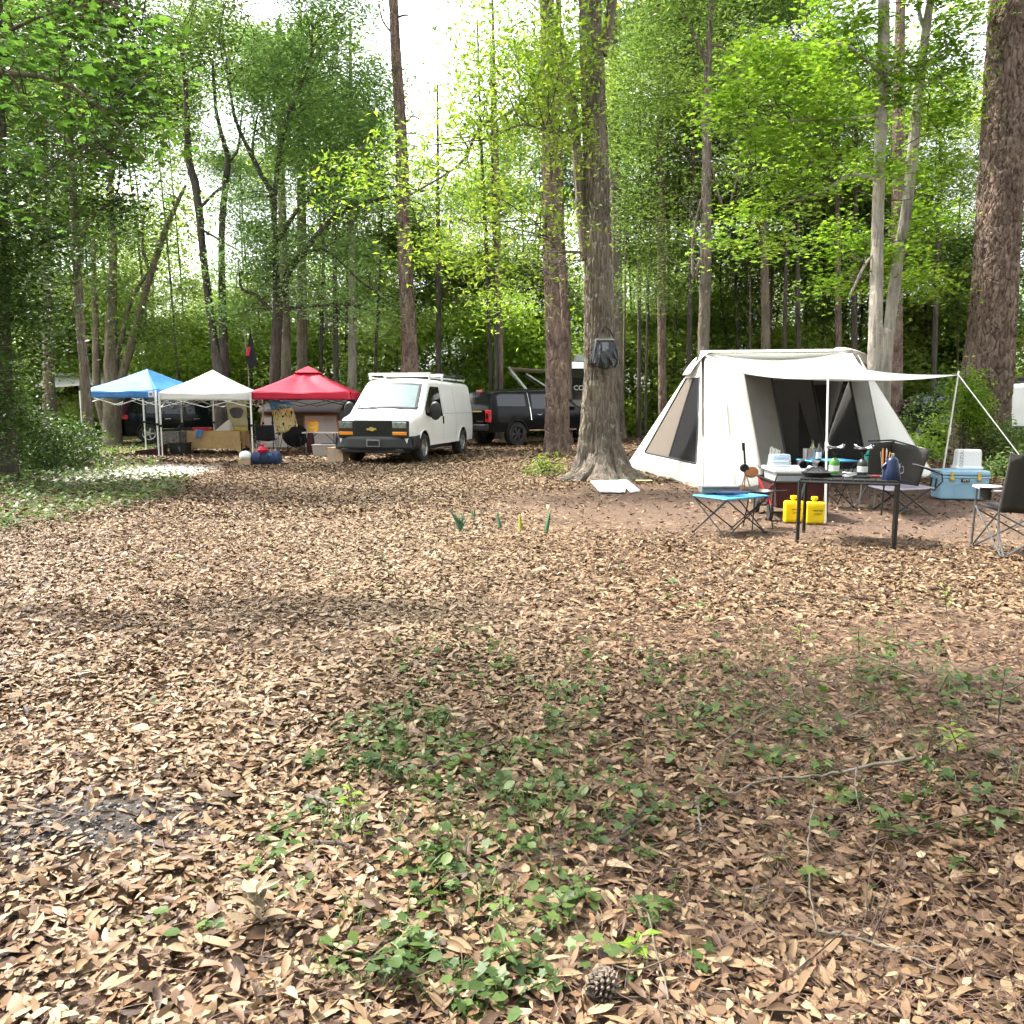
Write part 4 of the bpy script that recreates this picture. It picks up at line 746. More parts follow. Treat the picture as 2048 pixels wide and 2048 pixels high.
for k in range(14):
    Y = r.uniform(46, 66); x = r.uniform(-0.75, 0.75) * Y; rr = r.uniform(0.06, 0.24); hh = r.uniform(9, 20); ln = r.normal(0, 0.7, 2)
    th = np.linspace(0, 2 * np.pi, 7, endpoint=False); lv = []
    for t in (0, 0.33, 0.66, 1): lv.append(np.stack([x + ln[0] * t ** 1.5 + rr * (1 - 0.6 * t) * np.cos(th), Y + ln[1] * t + rr * (1 - 0.6 * t) * np.sin(th), np.full(7, -0.1 + hh * t)], 1))
    i, kk = np.meshgrid(np.arange(3), np.arange(7), indexing='ij'); k2 = (kk + 1) % 7
    V_.append(np.concatenate(lv)); F_.append(np.stack([i * 7 + kk, i * 7 + k2, (i + 1) * 7 + k2, (i + 1) * 7 + kk], -1).reshape(-1, 4) + b_); b_ += 28
tag(np_mesh('trunks', np.concatenate(V_), np.concatenate(F_), M['bark_tan'], wood, quads=True, smooth=True), 'far thin stems in the woodland', kind='stuff')

# ------ ground cover: grass tufts and small broad leaved weeds
def gpatch(px, py, rx, ry):      # ground ellipse from a picture ellipse
    c = G(px, py); a = G(px + rx, py); b1 = G(px, py + ry); b2 = G(px, max(py - ry, 830)); return (c.x, (b1.y + b2.y) / 2, abs(a.x - c.x), abs(b2.y - b1.y) / 2)
WEED = [(900, 1330, 130, 60, 260), (790, 1480, 120, 70, 420), (960, 1560, 170, 70, 420), (1100, 1420, 120, 60, 240), (1260, 1330, 150, 60, 190), (1420, 1380, 150, 70, 170), (1150, 1640, 200, 80, 300), (980, 1780, 200, 90, 330), (700, 1650, 160, 60, 110), (620, 1560, 90, 40, 60),
        (560, 1760, 120, 60, 60), (900, 1960, 220, 80, 260), (1350, 1780, 160, 80, 60), (1750, 1600, 150, 90, 120), (1500, 1480, 200, 60, 110), (1850, 1480, 150, 80, 130), (380, 1850, 160, 80, 30), (1250, 1950, 300, 70, 60), (1650, 1300, 250, 60, 160), (1780, 1700, 260, 120, 260), (1900, 1400, 140, 120, 260), (1600, 1450, 300, 100, 300), (1300, 1550, 260, 120, 320), (300, 1430, 80, 30, 8), (330, 1150, 120, 30, 30), (1500, 1250, 400, 80, 80), (1000, 1160, 350, 60, 60)]
r = np.random.default_rng(61); Pw, Sw = [], []; Pg = []
for (px, py, rx, ry, n) in WEED:
    c = gpatch(px, py, rx, ry); m = int(n * 0.165)
    a = r.uniform(0, 6.283, m); q = np.sqrt(r.random(m)); x = c[0] + c[2] * q * np.cos(a); y = c[1] + c[3] * q * np.sin(a)
    for xx, yy in zip(x, y):
        if r.random() < 0.7:
            k = r.integers(3, 8); h = r.uniform(0.02, 0.09); z0 = gz(xx, yy)
            for _ in range(k): Pw.append((xx + r.normal(0, 0.028), yy + r.normal(0, 0.028), z0 + h * r.uniform(0.4, 1.1))); Sw.append(r.uniform(0.022, 0.052))
        elif r.random() < .5: Pg.append((xx, yy))
# far left and right edge cover
for (c, rx, ry, n, s0, s1, hm) in (((GRASS2.x - .5, GRASS2.y - 1.4), 3.0, 5.2, 9500, 0.045, 0.09, 0.2), ((G(1840, 905).x, 19.6), 2.2, 2.6, 900, 0.06, 0.12, 0.25), ((G(2010, 940).x, 16.5), 1.5, 2.0, 700, 0.05, 0.1, 0.2), ((GRASS1.x, GRASS1.y + 1), 3.4, 6, 1500, 0.06, 0.12, 0.06), ((G(1085, 955).x, 16.2), 0.5, 0.5, 110, 0.04, 0.07, 0.12), ((G(130, 940).x, 18), 1.8, 2.4, 1400, 0.05, 0.1, 0.2)):
    a = r.uniform(0, 6.283, n); q = np.sqrt(r.random(n))
    for aa, qq in zip(a, q):
        xx, yy = c[0] + rx * qq * math.cos(aa), c[1] + ry * qq * math.sin(aa); Pw.append((xx, yy, gz(xx, yy) + hm * r.random())); Sw.append(r.uniform(s0, s1))
Pw = np.array(Pw); Sw = np.array(Sw); n = len(Pw)
ROUND = (np.array([(-0.5, 0, 0), (-0.25, 0.34, 0.05), (0.15, 0.36, 0.05), (0.5, 0, -0.05), (0.15, -0.36, 0.05), (-0.25, -0.34, 0.05)]), np.array([(0, 3, 2), (0, 2, 1), (0, 4, 3), (0, 5, 4)]))
v, f = scatter(Pw, r.uniform(0, 6.28, n), r.normal(0, 0.4, n), r.uniform(0, 6.28, n), Sw, r.integers(0, 2, n), [ROUND, STAR])
tag(np_mesh('ground_cover', v, f, M['leaf_weed']), 'small green weeds and seedlings among the fallen leaves', 'weeds', kind='stuff')
def blades(Pc, per, h, sp, wd, seed):
    r = np.random.default_rng(seed); V, Fc, b = [], [], 0
    for (xx, yy) in Pc:
        z0 = gz(xx, yy)
        for _ in range(per):
            a = r.uniform(0, 6.28); hh = h * r.uniform(0.4, 1.1); l = sp * r.uniform(0.2, 1.2); bx, by = xx + r.normal(0, 0.015), yy + r.normal(0, 0.015); q = np.array([-math.sin(a), math.cos(a), 0]) * wd / 2
            for t, wv in ((0, 1), (0.4, 0.9), (0.75, 0.6), (1, 0.05)):
                c = np.array([bx + math.cos(a) * l * t ** 1.6, by + math.sin(a) * l * t ** 1.6, z0 + hh * (t - 0.35 * t ** 3)]); V += [c - q * wv, c + q * wv]
            Fc += [(b, b + 1, b + 3, b + 2), (b + 2, b + 3, b + 5, b + 4), (b + 4, b + 5, b + 7, b + 6)]; b += 8
    return np.array(V), np.array(Fc)
Pg2 = list(Pg)
for (px, py, rx, ry, m) in ((790, 1490, 130, 70, 34), (850, 1900, 230, 110, 34), (1000, 1700, 200, 100, 24), (1750, 1560, 240, 140, 60), (1550, 1400, 300, 110, 50), (920, 1600, 300, 160, 30)):
    c = gpatch(px, py, rx, ry)
    for _ in range(m): a = r.uniform(0, 6.28); q = math.sqrt(r.random()); Pg2.append((c[0] + c[2] * q * math.cos(a), c[1] + c[3] * q * math.sin(a)))
for _ in range(420): a = r.uniform(0, 6.28); q = math.sqrt(r.random()); Pg2.append((GRASS1.x + 3.2 * q * math.cos(a), GRASS1.y + 1 + 6 * q * math.sin(a)))
v, f = blades(Pg2, 5, 0.11, 0.09, 0.005, 71)
tag(np_mesh('grass', v, f, M['leaf_weed'], quads=True), 'thin grass tufts growing through the leaves', 'grass', kind='stuff')

# upright leafy sprigs and dead brush on the bank at the right
def sprig(label, px, py, hpx, nl, lf, seed):
    q = G(px, py); z0 = gz(q.x, q.y); s_ = q.length / F; h = hpx * s_; r = random.Random(seed); t = thing('sprig', label, 'plant', (q.x, q.y, z0))
    top = Vector((r.uniform(-.25, .25) * h, r.uniform(-.1, .2) * h, h)); MB().tube([Vector((0, 0, -.01)), top * .5 + Vector((r.uniform(-.03, .03), 0, 0)), top], [.003, .0025, .0015], 5).build('stem', M['bark_dark'], t)
    for k in range(nl):
        f_ = .35 + .65 * k / max(1, nl - 1); p0 = top * f_; a_ = k * 2.4 + r.random(); ln = r.uniform(.045, .075); d_ = Vector((math.cos(a_), math.sin(a_), .35)).normalized(); sd = Vector((-d_.y, d_.x, 0)).normalized() * ln * .2
        MB().add([p0, p0 + d_ * ln * .45 + sd + Vector((0, 0, .004)), p0 + d_ * ln - Vector((0, 0, .01)), p0 + d_ * ln * .45 - sd + Vector((0, 0, .004)), p0 + d_ * ln * .45], [(0, 1, 4), (1, 2, 4), (2, 3, 4), (3, 0, 4)]).build('leaf', M[lf], t)
for a_ in (('bright green sprig on the bank left of the corner twig', 1905, 1640, 70, 9, 'leaf_gum', 1), ('green sprig just above the bowed branch', 1880, 1500, 60, 8, 'leaf_weed', 2), ('yellow green sprig near the right edge of the litter', 1895, 1240, 55, 7, 'leaf_gum', 3), ('dark green sprig beside the thin vine stem', 1720, 1330, 60, 8, 'leaf_weed', 4), ('low green sprig at the foot of the bank', 1770, 1720, 60, 8, 'leaf_weed', 5),
           ('tall thin sprig at the far right of the bank', 1985, 1560, 110, 10, 'leaf_weed', 6), ('pale sprig among the right hand weeds', 1600, 1300, 50, 6, 'leaf_gum', 7), ('small sprig left of the pine cone', 1130, 1830, 55, 7, 'leaf_weed', 8), ('young sprig right above the pine cone', 1280, 1900, 70, 6, 'leaf_gum', 9), ('bright sprig in the left of the green patch', 700, 1620, 55, 7, 'leaf_gum', 10), ('sprig low in the bottom middle weeds', 1010, 1930, 70, 8, 'leaf_weed', 11)): sprig(*a_)
r = np.random.default_rng(81); V_, F_, b_ = [], [], 0
for k in range(260):
    px, py = (r.uniform(1500, 2060), r.uniform(1300, 1760)) if k < 190 else (r.uniform(1100, 2000), r.uniform(1250, 2000)); q = G(px, py); a_ = r.uniform(0, 6.28); ln = r.uniform(.1, .38); el = r.uniform(.0, .9); z0 = gz(q.x, q.y) + .015
    e_ = np.array([math.cos(a_) * math.cos(el), math.sin(a_) * math.cos(el), math.sin(el) * .7]) * ln; C = catmull([np.array([q.x, q.y, z0]), np.array([q.x, q.y, z0]) + e_ * .5 + r.normal(0, .02, 3), np.array([q.x, q.y, z0]) + e_], 6); C[:, 2] = np.maximum(C[:, 2], z0)
    rr = np.linspace(.0026, .001, 6) * r.uniform(.7, 1.4); th = np.linspace(0, 2 * np.pi, 4, endpoint=False); vv = C[:, None, :] + rr[:, None, None] * np.stack([np.cos(th), np.sin(th) * .7, np.sin(th) * .7], 1)[None]
    i, kk = np.meshgrid(np.arange(5), np.arange(4), indexing='ij'); k2 = (kk + 1) % 4; V_.append(vv.reshape(-1, 3)); F_.append(np.stack([i * 4 + kk, i * 4 + k2, (i + 1) * 4 + k2, (i + 1) * 4 + kk], -1).reshape(-1, 4) + b_); b_ += 24
tag(np_mesh('dead_brush', np.concatenate(V_), np.concatenate(F_), pm('dead_brush', (.07, .05, .038), .9, var=.5, scale=15), quads=True), 'tangle of thin dead twigs on the right hand bank', 'brush', kind='stuff')
# ================================================================== vehicles
def lerp_tab(tab, x):
    return float(np.interp(x, [t[0] for t in tab], [t[1] for t in tab]))
class Car:
    """x forward, y left, z up. top: roof/hood profile, wid: half width in plan, arches: (x, radius, z)"""
    def __init__(s, top, wid, belt, tumble, sill, arches, rc=0.12, crown=0.03, bot=None):
        s.top, s.wid, s.belt, s.tum, s.sill, s.arches, s.rc, s.crown, s.bot = top, wid, belt, tumble, sill, arches, rc, crown, bot
    def zt(s, x): return lerp_tab(s.top, x)
    def w(s, x): return lerp_tab(s.wid, x)
    def zb(s, x):
        z = lerp_tab(s.bot, x) if s.bot else s.sill
        for (xw, rr, zc) in s.arches:
            d = abs(x - xw)
            if d < rr: z = max(z, zc + math.sqrt(rr * rr - d * d))
        return z
    def side(s, x, z):
        y = s.w(x); b = s.belt
        if z > b: y -= s.tum * (z - b)
        else: y -= 0.10 * max(0, (0.55 * b - z)) ** 1.0 * 0.8
        return y
    def section(s, x):
        zt, zb = s.zt(x), s.zb(x); rc = min(s.rc, max(0.02, (zt - zb) * 0.3)); zs = zt - rc; P = []
        for t in (0, 0.18, 0.4, 0.62, 0.82, 1.0):
            z = zb + (zs - zb) * t; P.append((s.side(x, z), z))
        yw = s.side(x, zs)
        for a in (25, 50, 72, 90):
            P.append((yw - rc + rc * math.cos(R(a)), zs + rc * math.sin(R(a)) * 0.96))
        P.append(((yw - rc) * 0.5, zt + s.crown * 0.75)); P.append((0, zt + s.crown))
        return P
    def body(s, xsn):
        mb = MB(); rows = []
        for x in xsn:
            P = s.section(x); full = [(x, y, z) for y, z in P] + [(x, -y, z) for y, z in P[-2::-1]]; rows.append(full)
        m = len(rows[0])
        vs = [p for r_ in rows for p in r_]
        fs = [(i * m + j, (i + 1) * m + j, (i + 1) * m + j + 1, i * m + j + 1) for i in range(len(rows) - 1) for j in range(m - 1)]
        fs += [tuple(range(m)), tuple((len(rows) - 1) * m + k for k in range(m - 1, -1, -1))]
        return mb.add(vs, fs)
    def stations(s, x0, x1, step=0.12):
        xs_ = set(np.round(np.arange(x0, x1 + 1e-6, step), 4)) | {round(t[0], 4) for t in s.top} | {round(t[0], 4) for t in s.wid} | {x0, x1}
        for (xw, rr, zc) in s.arches:
            for a in range(0, 181, 12): xs_.add(round(xw + rr * 0.999 * math.cos(R(a)), 4))
        return sorted(x for x in xs_ if x0 <= x <= x1)
    def side_patch(s, lo, hi, x0, x1, sgn, off=0.006, nx=10, nz=6):
        def fn(u, v):
            x = x0 + (x1 - x0) * u; a, b = lerp_tab(lo, x), lerp_tab(hi, x); z = a + (b - a) * v; return (x, sgn * (s.side(x, z) + off), z)
        return MB().grid(fn, nx, nz)
    def top_patch(s, x0, x1, f0, f1, off=0.008, nx=8, ny=8, z0=None):
        """patch over the roof/windscreen surface between x0 and x1; f0,f1 fraction of half width"""
        def fn(u, v):
            x = x0 + (x1 - x0) * u; zt = s.zt(x); wy = s.side(x, zt - s.rc) - s.rc; y = wy * (f0 + (f1 - f0) * v)
            e = 0.02; sl = (s.zt(x + e) - s.zt(x - e)) / (2 * e); nrm = Vector((-sl, 0, 1)).normalized()
            q = abs(y / max(wy, 1e-3)); cz = s.crown * (1 - 0.5 * q if q < 0.5 else 0.75 - 1.5 * (q - 0.5))
            return Vector((x, y, zt + max(cz, 0))) + nrm * off
        return MB().grid(fn, nx, ny)
def wheel(parent, x, y, r, wd, rim, spokes=6, rimr=0.62):
    s = 1 if y > 0 else -1; Mx = Matrix.Rotation(R(-90 * s), 4, 'X')      # lathe z -> outward
    h = wd / 2
    o = MB().lathe([(r * rimr, -h), (r * 0.93, -h), (r, -h * 0.7), (r, h * 0.7), (r * 0.93, h), (r * rimr, h), (r * rimr, -h)], (x, y, r), 28, Mx, cap=False).build('wheel', M['rubber'], parent, True)
    MB().lathe([(0.001, h * 0.35), (r * 0.5, h * 0.35), (r * rimr * 0.97, h * 0.2), (r * rimr, -h * 0.4)], (x, y, r), 28, Mx, cap=False).build('rim_well', M['dark_alloy'], o, True)
    mb = MB()
    for k in range(spokes):
        Q = Mx @ Matrix.Rotation(2 * math.pi * k / spokes, 4, 'Z')
        mb.box(Q @ Vector((r * rimr * 0.52, 0, h * 0.62)) + Vector((x, y, r)), (r * rimr * 0.95, r * 0.16, h * 0.3), Q.to_3x3())
    mb.lathe([(r * 0.001, h * 0.9), (r * 0.16, h * 0.88), (r * 0.2, h * 0.5)], (x, y, r), 16, Mx, cap=False)
    mb.lathe([(r * rimr, h * 0.98), (r * rimr * 0.93, h * 0.9), (r * rimr * 0.9, h * 0.3)], (x, y, r), 28, Mx, cap=False)
    mb.build('rim', rim, o, True)
def place(px, py, Y=None):
    p = G(px, py) if Y is None else A(px, py, Y); return Vector((p.x, p.y, gz(p.x, p.y)))

# ---- white cargo van
vc = Car(top=[(-2.85, 1.96), (-2.78, 2.03), (-2.6, 2.06), (0.5, 2.09), (0.98, 2.06), (1.12, 1.98), (1.86, 1.30), (1.95, 1.25), (2.5, 1.14), (2.66, 1.07), (2.72, 1.0)],
         wid=[(-2.85, 0.93), (-2.7, 0.985), (0, 1.0), (1.9, 0.985), (2.4, 0.95), (2.66, 0.9), (2.72, 0.87)], belt=1.15, tumble=0.17, sill=0.40, arches=[(1.78, 0.44, 0.36), (-1.62, 0.44, 0.36)], rc=0.16, crown=0.035)
vh = Vector((-0.221, -0.975)).normalized(); vr = math.atan2(vh.y, vh.x); vloc = Vector((-2.76, 22.1, 0))
van = thing('cargo_van', 'white cargo van with black bumper parked beside the red canopy', 'van', vloc, vr)
bd = vc.body(vc.stations(-2.85, 2.72)).build('body', M['white_paint'], van, True, ang=32)
ub = MB().box((0, 0, 0.52), (5.2, 1.5, 0.5)); ub.build('underbody', M['black_plastic'], van)
ax = MB().bar((-1.62, -0.8, 0.36), (-1.62, 0.8, 0.36), 0.07).bar((1.78, -0.8, 0.36), (1.78, 0.8, 0.36), 0.05); ax.lathe([(0.01, -.14), (.13, -.1), (.13, .1), (.01, .14)], (-1.62, 0, 0.36), 12); ax.build('axles', M['dark_tube'], van, True)
for x in (1.78, -1.62):
    for s in (1, -1): wheel(van, x, s * 0.86, 0.365, 0.24, M['alloy'], 8, 0.6)
ws = vc.top_patch(1.13, 1.85, -1.0, 1.0, 0.006).build('windscreen_frame', M['dark_glass'], van, True)
vc.top_patch(1.2, 1.80, -0.94, 0.9, 0.012).build('sunshade', M['sunshade'], ws, True)
vc.top_patch(1.14, 1.84, -0.99, 0.99, 0.02).build('windscreen', M['clear'], van, True)
for s in (0.25, -0.45):
    MB().tube([(1.88, s, 1.315), (1.84, s + 0.3, 1.345), (1.80, s + 0.62, 1.375)], 0.012, 6).build('wiper', M['black_plastic'], van)
for s in (1, -1):
    lo = [(0.25, 1.14), (1.2, 1.10), (1.7, 1.18)]; hi = [(0.25, 1.9), (1.0, 1.9), (1.7, 1.28)]
    wn = vc.side_patch(lo, hi, 0.3, 1.64, s, 0.005).build('side_window', M['dark_glass'], van, True)
    md = MB().lathe([(0.02, -.02), (.14, -.02), (.16, .02), (.13, .07), (.02, .09)], (1.42, s * 1.17, 1.28), 14, Matrix.Rotation(R(90), 4, 'Y') @ Matrix.Scale(1.5, 4, (1, 0, 0)), cap=True).bar((1.42, s * 0.95, 1.2), (1.42, s * 1.15, 1.22), 0.03)
    md.build('mirror', M['black_plastic'], van, True)
    MB().box((0.28, s * (vc.side(.28, 1.02) + .015), 1.03), (0.05, 0.03, 0.2)).build('door_handle', M['black_plastic'], van, bevel=0.01)
    for xg in (0.22, 1.72 - 0.0, -0.95):
        if xg < 1.7: vc.side_patch([(-3, 0.5), (3, 0.5)], [(-3, 1.9), (3, 1.9)], xg, xg + 0.012, s, 0.003, 1, 8).build('door_gap', M['dark_tube'], van)
    vc.side_patch([(-3, 1.19), (3, 1.19)], [(-3, 1.20), (3, 1.20)], -2.7, 0.15, s, 0.003, 12, 1).build('body_crease', M['grey_tube'], van)
    for xw in (1.78, -1.62):
        pts = [(xw + 0.45 * math.cos(R(a)), s * (vc.side(xw, 0.6) + 0.004), 0.36 + 0.45 * math.sin(R(a))) for a in range(5, 176, 10)]
        MB().tube(pts, 0.018, 6).build('wheel_arch', M['white_paint'], van, True)
    # lamps and grille blocks on the nose
    MB().box((2.70, s * 0.69, 0.945), (0.15, 0.36, 0.16)).build('headlight', M['lamp_glass'], van, bevel=0.02)
    MB().box((2.705, s * 0.69, 0.745), (0.15, 0.36, 0.085)).build('marker_light', M['amber'], van, bevel=0.015)
    MB().box((2.69, s * 0.68, 0.84), (0.14, 0.44, 0.42)).build('lamp_surround', M['black_plastic'], van, bevel=.03)
    MB().box((-2.845, s * 0.86, 1.1), (0.06, 0.1, 0.36)).build('tail_light', M['red_lens'], van, bevel=0.01)
gr = MB().box((2.70, 0, 0.84), (0.13, 0.98, 0.44)); gr.build('grille_frame', M['black_plastic'], van, bevel=0.02)
vc.top_patch(1.98, 1.995, -.98, .98, .004, 1, 8).build('bonnet_gap', M['dark_tube'], van)
for k in range(7): MB().box((2.77, 0, 0.70 + k * 0.052), (0.02, 0.9, 0.022)).build('grille_bar', M['dark_tube'], van)
MB().prism([(2.785, y, 0.85 + z) for y, z in ((-.12, -.028), (-.04, -.028), (-.028, -.048), (.05, -.048), (.04, -.02), (.12, -.02), (.1, .028), (.03, .028), (.018, .048), (-.06, .048), (-.05, .02), (-.14, .02))], (0.02, 0, 0)).build('emblem', M['gold'], van)
bp = MB().grid(lambda u, v: (2.86 - 0.2 * abs(2 * u - 1) ** 3 - (0.06 * v), (2 * u - 1) * 1.0, 0.36 + 0.3 * v), 20, 4).grid(lambda u, v: (2.80 - 0.2 * abs(2 * u - 1) ** 3 - 0.3 * v, (2 * u - 1) * 1.0, 0.66), 20, 2)
for s in (1, -1): bp.grid(lambda u, v, s=s: (2.66 - 0.46 * u, s * (1.0 + 0.002), 0.36 + 0.3 * v + 0.04 * u), 4, 3)
bp.build('front_bumper', M['black_plastic'], van, True, solid=0.03)
MB().box((2.68, 0, 0.33), (0.3, 1.6, 0.1)).build('air_dam', M['black_plastic'], van, bevel=0.02)
pl = MB().box((2.875, 0.06, 0.515), (0.02, 0.34, 0.17)).build('plate_frame', M['grey_tube'], van); MB().box((2.885, 0.06, 0.515), (0.012, 0.29, 0.12)).build('plate', M['dark_tube'], pl)
MB().box((-2.9, 0, 0.5), (0.16, 1.9, 0.18)).build('rear_bumper', M['black_plastic'], van, bevel=0.03)
for k, x in enumerate((0.85, -0.2, -1.5)):        # ladder rack: bows across the roof
    m = M['white_steel'] if k < 2 else M['dark_tube']
    mb = MB().box((x, 0, 2.225), (0.09, 1.72, 0.07)); [mb.box((x, s * 0.82, 2.15), (0.06, 0.05, 0.15)) for s in (1, -1)]; mb.build('rack_bow', m, van, bevel=0.006)
for s in (1, -1): MB().bar((0.9, s * 0.82, 2.13), (-2.4, s * 0.82, 2.13), 0.02).build('rack_rail', M['white_steel'], van)
MB().bar((-1.5, -0.7, 2.3), (-2.6, -0.7, 2.24), 0.03).bar((-1.5, .7, 2.3), (-2.6, .7, 2.24), .03).build('rack_tail', M['dark_tube'], van)

def glassy_car(name, label, top, wid, belt, tumble, L0, L1, arches, wr, sidewin, loc, rz, paint, rim, cat='car', rearwin=None, frontwin=None, wx=0.83, spokes=5, extra=None, sill=0.3, rc=0.1, group=None, roofbars=True, wt=.24):
    c = Car(top, wid, belt, tumble, sill, arches, rc, 0.03); t = thing(name, label, cat, loc, rz, group)
    c.body(c.stations(L0, L1)).build('body', paint, t, True, ang=32); MB().box(((L0 + L1) / 2, 0, sill + .16), (L1 - L0 - 0.35, 1.3, 0.36)).build('underbody', M['black_plastic'], t)
    for (xw, rr, zc) in arches:
        for s in (1, -1): wheel(t, xw, s * wx, wr, wt, rim, spokes)
    for s in (1, -1):
        for (x0, x1, lo, hi) in sidewin: c.side_patch(lo, hi, x0, x1, s, 0.005).build('side_window', M['dark_glass'], t, True)
        for (xw, rr, zc) in arches:
            MB().tube([(xw + (rr + .01) * math.cos(R(a)), s * (c.side(xw, 0.6) + 0.004), zc + (rr + .01) * math.sin(R(a))) for a in range(0, 181, 12)], 0.018, 6).build('wheel_arch', M['black_plastic'], t, True)
        MB().box((lerp_tab([(0, 0), (1, 1)], 0) + 0.75, s * (c.w(.75) + .1), belt + .1), (0.12, 0.2, 0.14)).build('mirror', paint, t, bevel=0.03)
        for x in (0.25, -0.75): MB().box((x, s * (c.side(x, belt - .14) + .012), belt - .12), (0.2, 0.025, 0.03)).build('door_handle', M['chrome'], t, bevel=0.008)
        c.side_patch([(-9, .52), (9, .52)], [(-9, .56), (9, .56)], -1.2, 1.1, s, 0.004, 8, 1).build('sill_trim', M['chrome'], t)
        if roofbars: MB().bar((-1.6, s * .6, c.zt(-1.2) + .05), (0.4, s * .6, c.zt(.2) + .05), .018).build('roof_rail', M['dark_tube'], t)
    if rearwin: c.top_patch(*rearwin).build('rear_window', M['dark_glass'], t, True)
    if frontwin: c.top_patch(*frontwin).build('windscreen', M['dark_glass'], t, True)
    return t, c

# ---- black SUV under the blue and white canopies
sb = G(299, 887); sh = Vector((math.sin(R(63)), math.cos(R(63)))); srz = math.atan2(sh.y, sh.x)
side_v = Vector((sh.y, -sh.x))            # to the right of the car
swx = Vector((sb.x, sb.y)) - side_v * 0.83 + sh * 1.42
suv, sc_ = glassy_car('black_suv', 'black estate SUV parked behind the blue and white canopies', [(-2.36, 0.98), (-2.28, 1.12), (-2.02, 1.55), (-1.85, 1.68), (-1.5, 1.76), (0.1, 1.79), (0.5, 1.73), (1.3, 1.12), (1.4, 1.08), (2.15, 0.96), (2.36, 0.8)],
    [(-2.36, 0.78), (-2.2, 0.9), (-1.5, 0.95), (1.4, 0.95), (2.1, 0.88), (2.36, 0.74)], 1.02, 0.30, -2.36, 2.36, [(-1.42, 0.40, 0.37), (1.46, 0.40, 0.37)], 0.37,
    [(-1.92, -1.15, [(-2, 1.14), (-1, 1.10)], [(-2, 1.28), (-1.6, 1.62), (-1, 1.64)]), (-1.08, -0.2, [(-2, 1.1), (0, 1.08)], [(-2, 1.64), (0, 1.66)]), (-0.12, 0.95, [(-1, 1.08), (1, 1.06)], [(-1, 1.66), (.3, 1.62), (0.95, 1.12)])],
    (swx.x, swx.y, 0), srz, M['black_paint'], M['alloy'], 'SUV', rearwin=(-2.22, -1.9, -0.92, 0.92), frontwin=(0.56, 1.26, -.95, .95), extra=None)
for s in (1, -1): MB().box((-2.2, s * 0.8, 0.98), (0.22, 0.24, 0.16)).build('tail_light', M['red_lens'], suv, bevel=0.03)
MB().box((-2.36, 0, 0.5), (0.16, 1.7, 0.26)).build('rear_bumper', M['black_plastic'], suv, bevel=0.05); MB().box((-2.43, 0, 0.52), (0.04, 1.4, 0.07)).build('bumper_trim', M['chrome'], suv, bevel=.01)
MB().box((-2.37, 0, 0.86), (0.03, 0.42, 0.14)).build('number_plate', M['plate'], suv)

# ---- black pickup with a glazed bed cap
pb = G(1030, 892); ph_ = Vector((math.sin(R(50)), math.cos(R(50)))); prz = math.atan2(ph_.y, ph_.x); pside = Vector((ph_.y, -ph_.x))
pc_ = Vector((pb.x, pb.y)) - pside * 0.86 + ph_ * 1.75
pick, pcar = glassy_car('black_pickup', 'black pickup with glazed bed cap and red tail lights beside the pines', [(-2.95, 1.28), (-2.93, 1.36), (-2.72, 1.82), (-2.5, 1.88), (-1.2, 1.9), (0.2, 1.93), (0.55, 1.88), (1.3, 1.34), (1.4, 1.30), (2.6, 1.2), (2.9, 1.02)],
    [(-2.95, 0.97), (-2.6, 1.0), (1.4, 1.0), (2.5, 0.96), (2.9, 0.84)], 1.2, 0.24, -2.95, 2.9, [(-1.75, 0.47, 0.42), (1.95, 0.47, 0.42)], 0.42,
    [(-2.6, -1.35, [(-3, 1.38), (0, 1.36)], [(-3, 1.5), (-2.45, 1.78), (0, 1.78)]), (-1.05, -0.15, [(-2, 1.3), (0, 1.28)], [(-2, 1.76), (0, 1.8)]), (-0.05, 1.0, [(-1, 1.28), (1, 1.27)], [(-1, 1.8), (.35, 1.78), (1.0, 1.36)])],
    (pc_.x, pc_.y, 0), prz, M['black_paint'], M['dark_alloy'], 'pickup', rearwin=(-2.9, -2.74, -0.95, 0.95), frontwin=(0.6, 1.26, -.95, .95), wx=0.87, sill=0.5, spokes=6, wt=.3)
for s in (1, -1):
    tl = MB().box((-2.93, s * 0.86, 1.04), (0.12, 0.24, 0.42)).build('tail_light', M['red_lens'], pick, bevel=0.03); MB().box((-3.0, s * 0.86, 1.04), (0.02, 0.1, 0.2)).build('reverse_lens', M['dark_glass'], tl, bevel=.01)
MB().box((-2.98, 0, 1.0), (0.05, 1.36, 0.5)).build('tailgate', M['black_paint'], pick, bevel=0.02)
MB().box((-3.01, -0.35, 1.2), (0.02, 0.5, 0.04)).build('tailgate_badge', M['gold'], pick); MB().box((-3.01, -0.5, 0.86), (0.02, 0.4, 0.05)).build('tailgate_trim', M['chrome'], pick)
MB().box((-3.05, 0, 0.66), (0.2, 1.9, 0.22)).build('rear_bumper', M['black_plastic'], pick, bevel=0.04); MB().box((-2.62, 0.0, 1.9), (0.06, 0.34, 0.07)).build('brake_light', M['red_lens'], pick, bevel=.01)
for s in (1, -1): MB().tube([(-1.2, s * 0.85, 1.84), (-1.15, s * .96, 1.35), (-1.1, s * 1.0, 0.9)], .018, 6).build('cab_gap_trim', M['chrome'], pick)

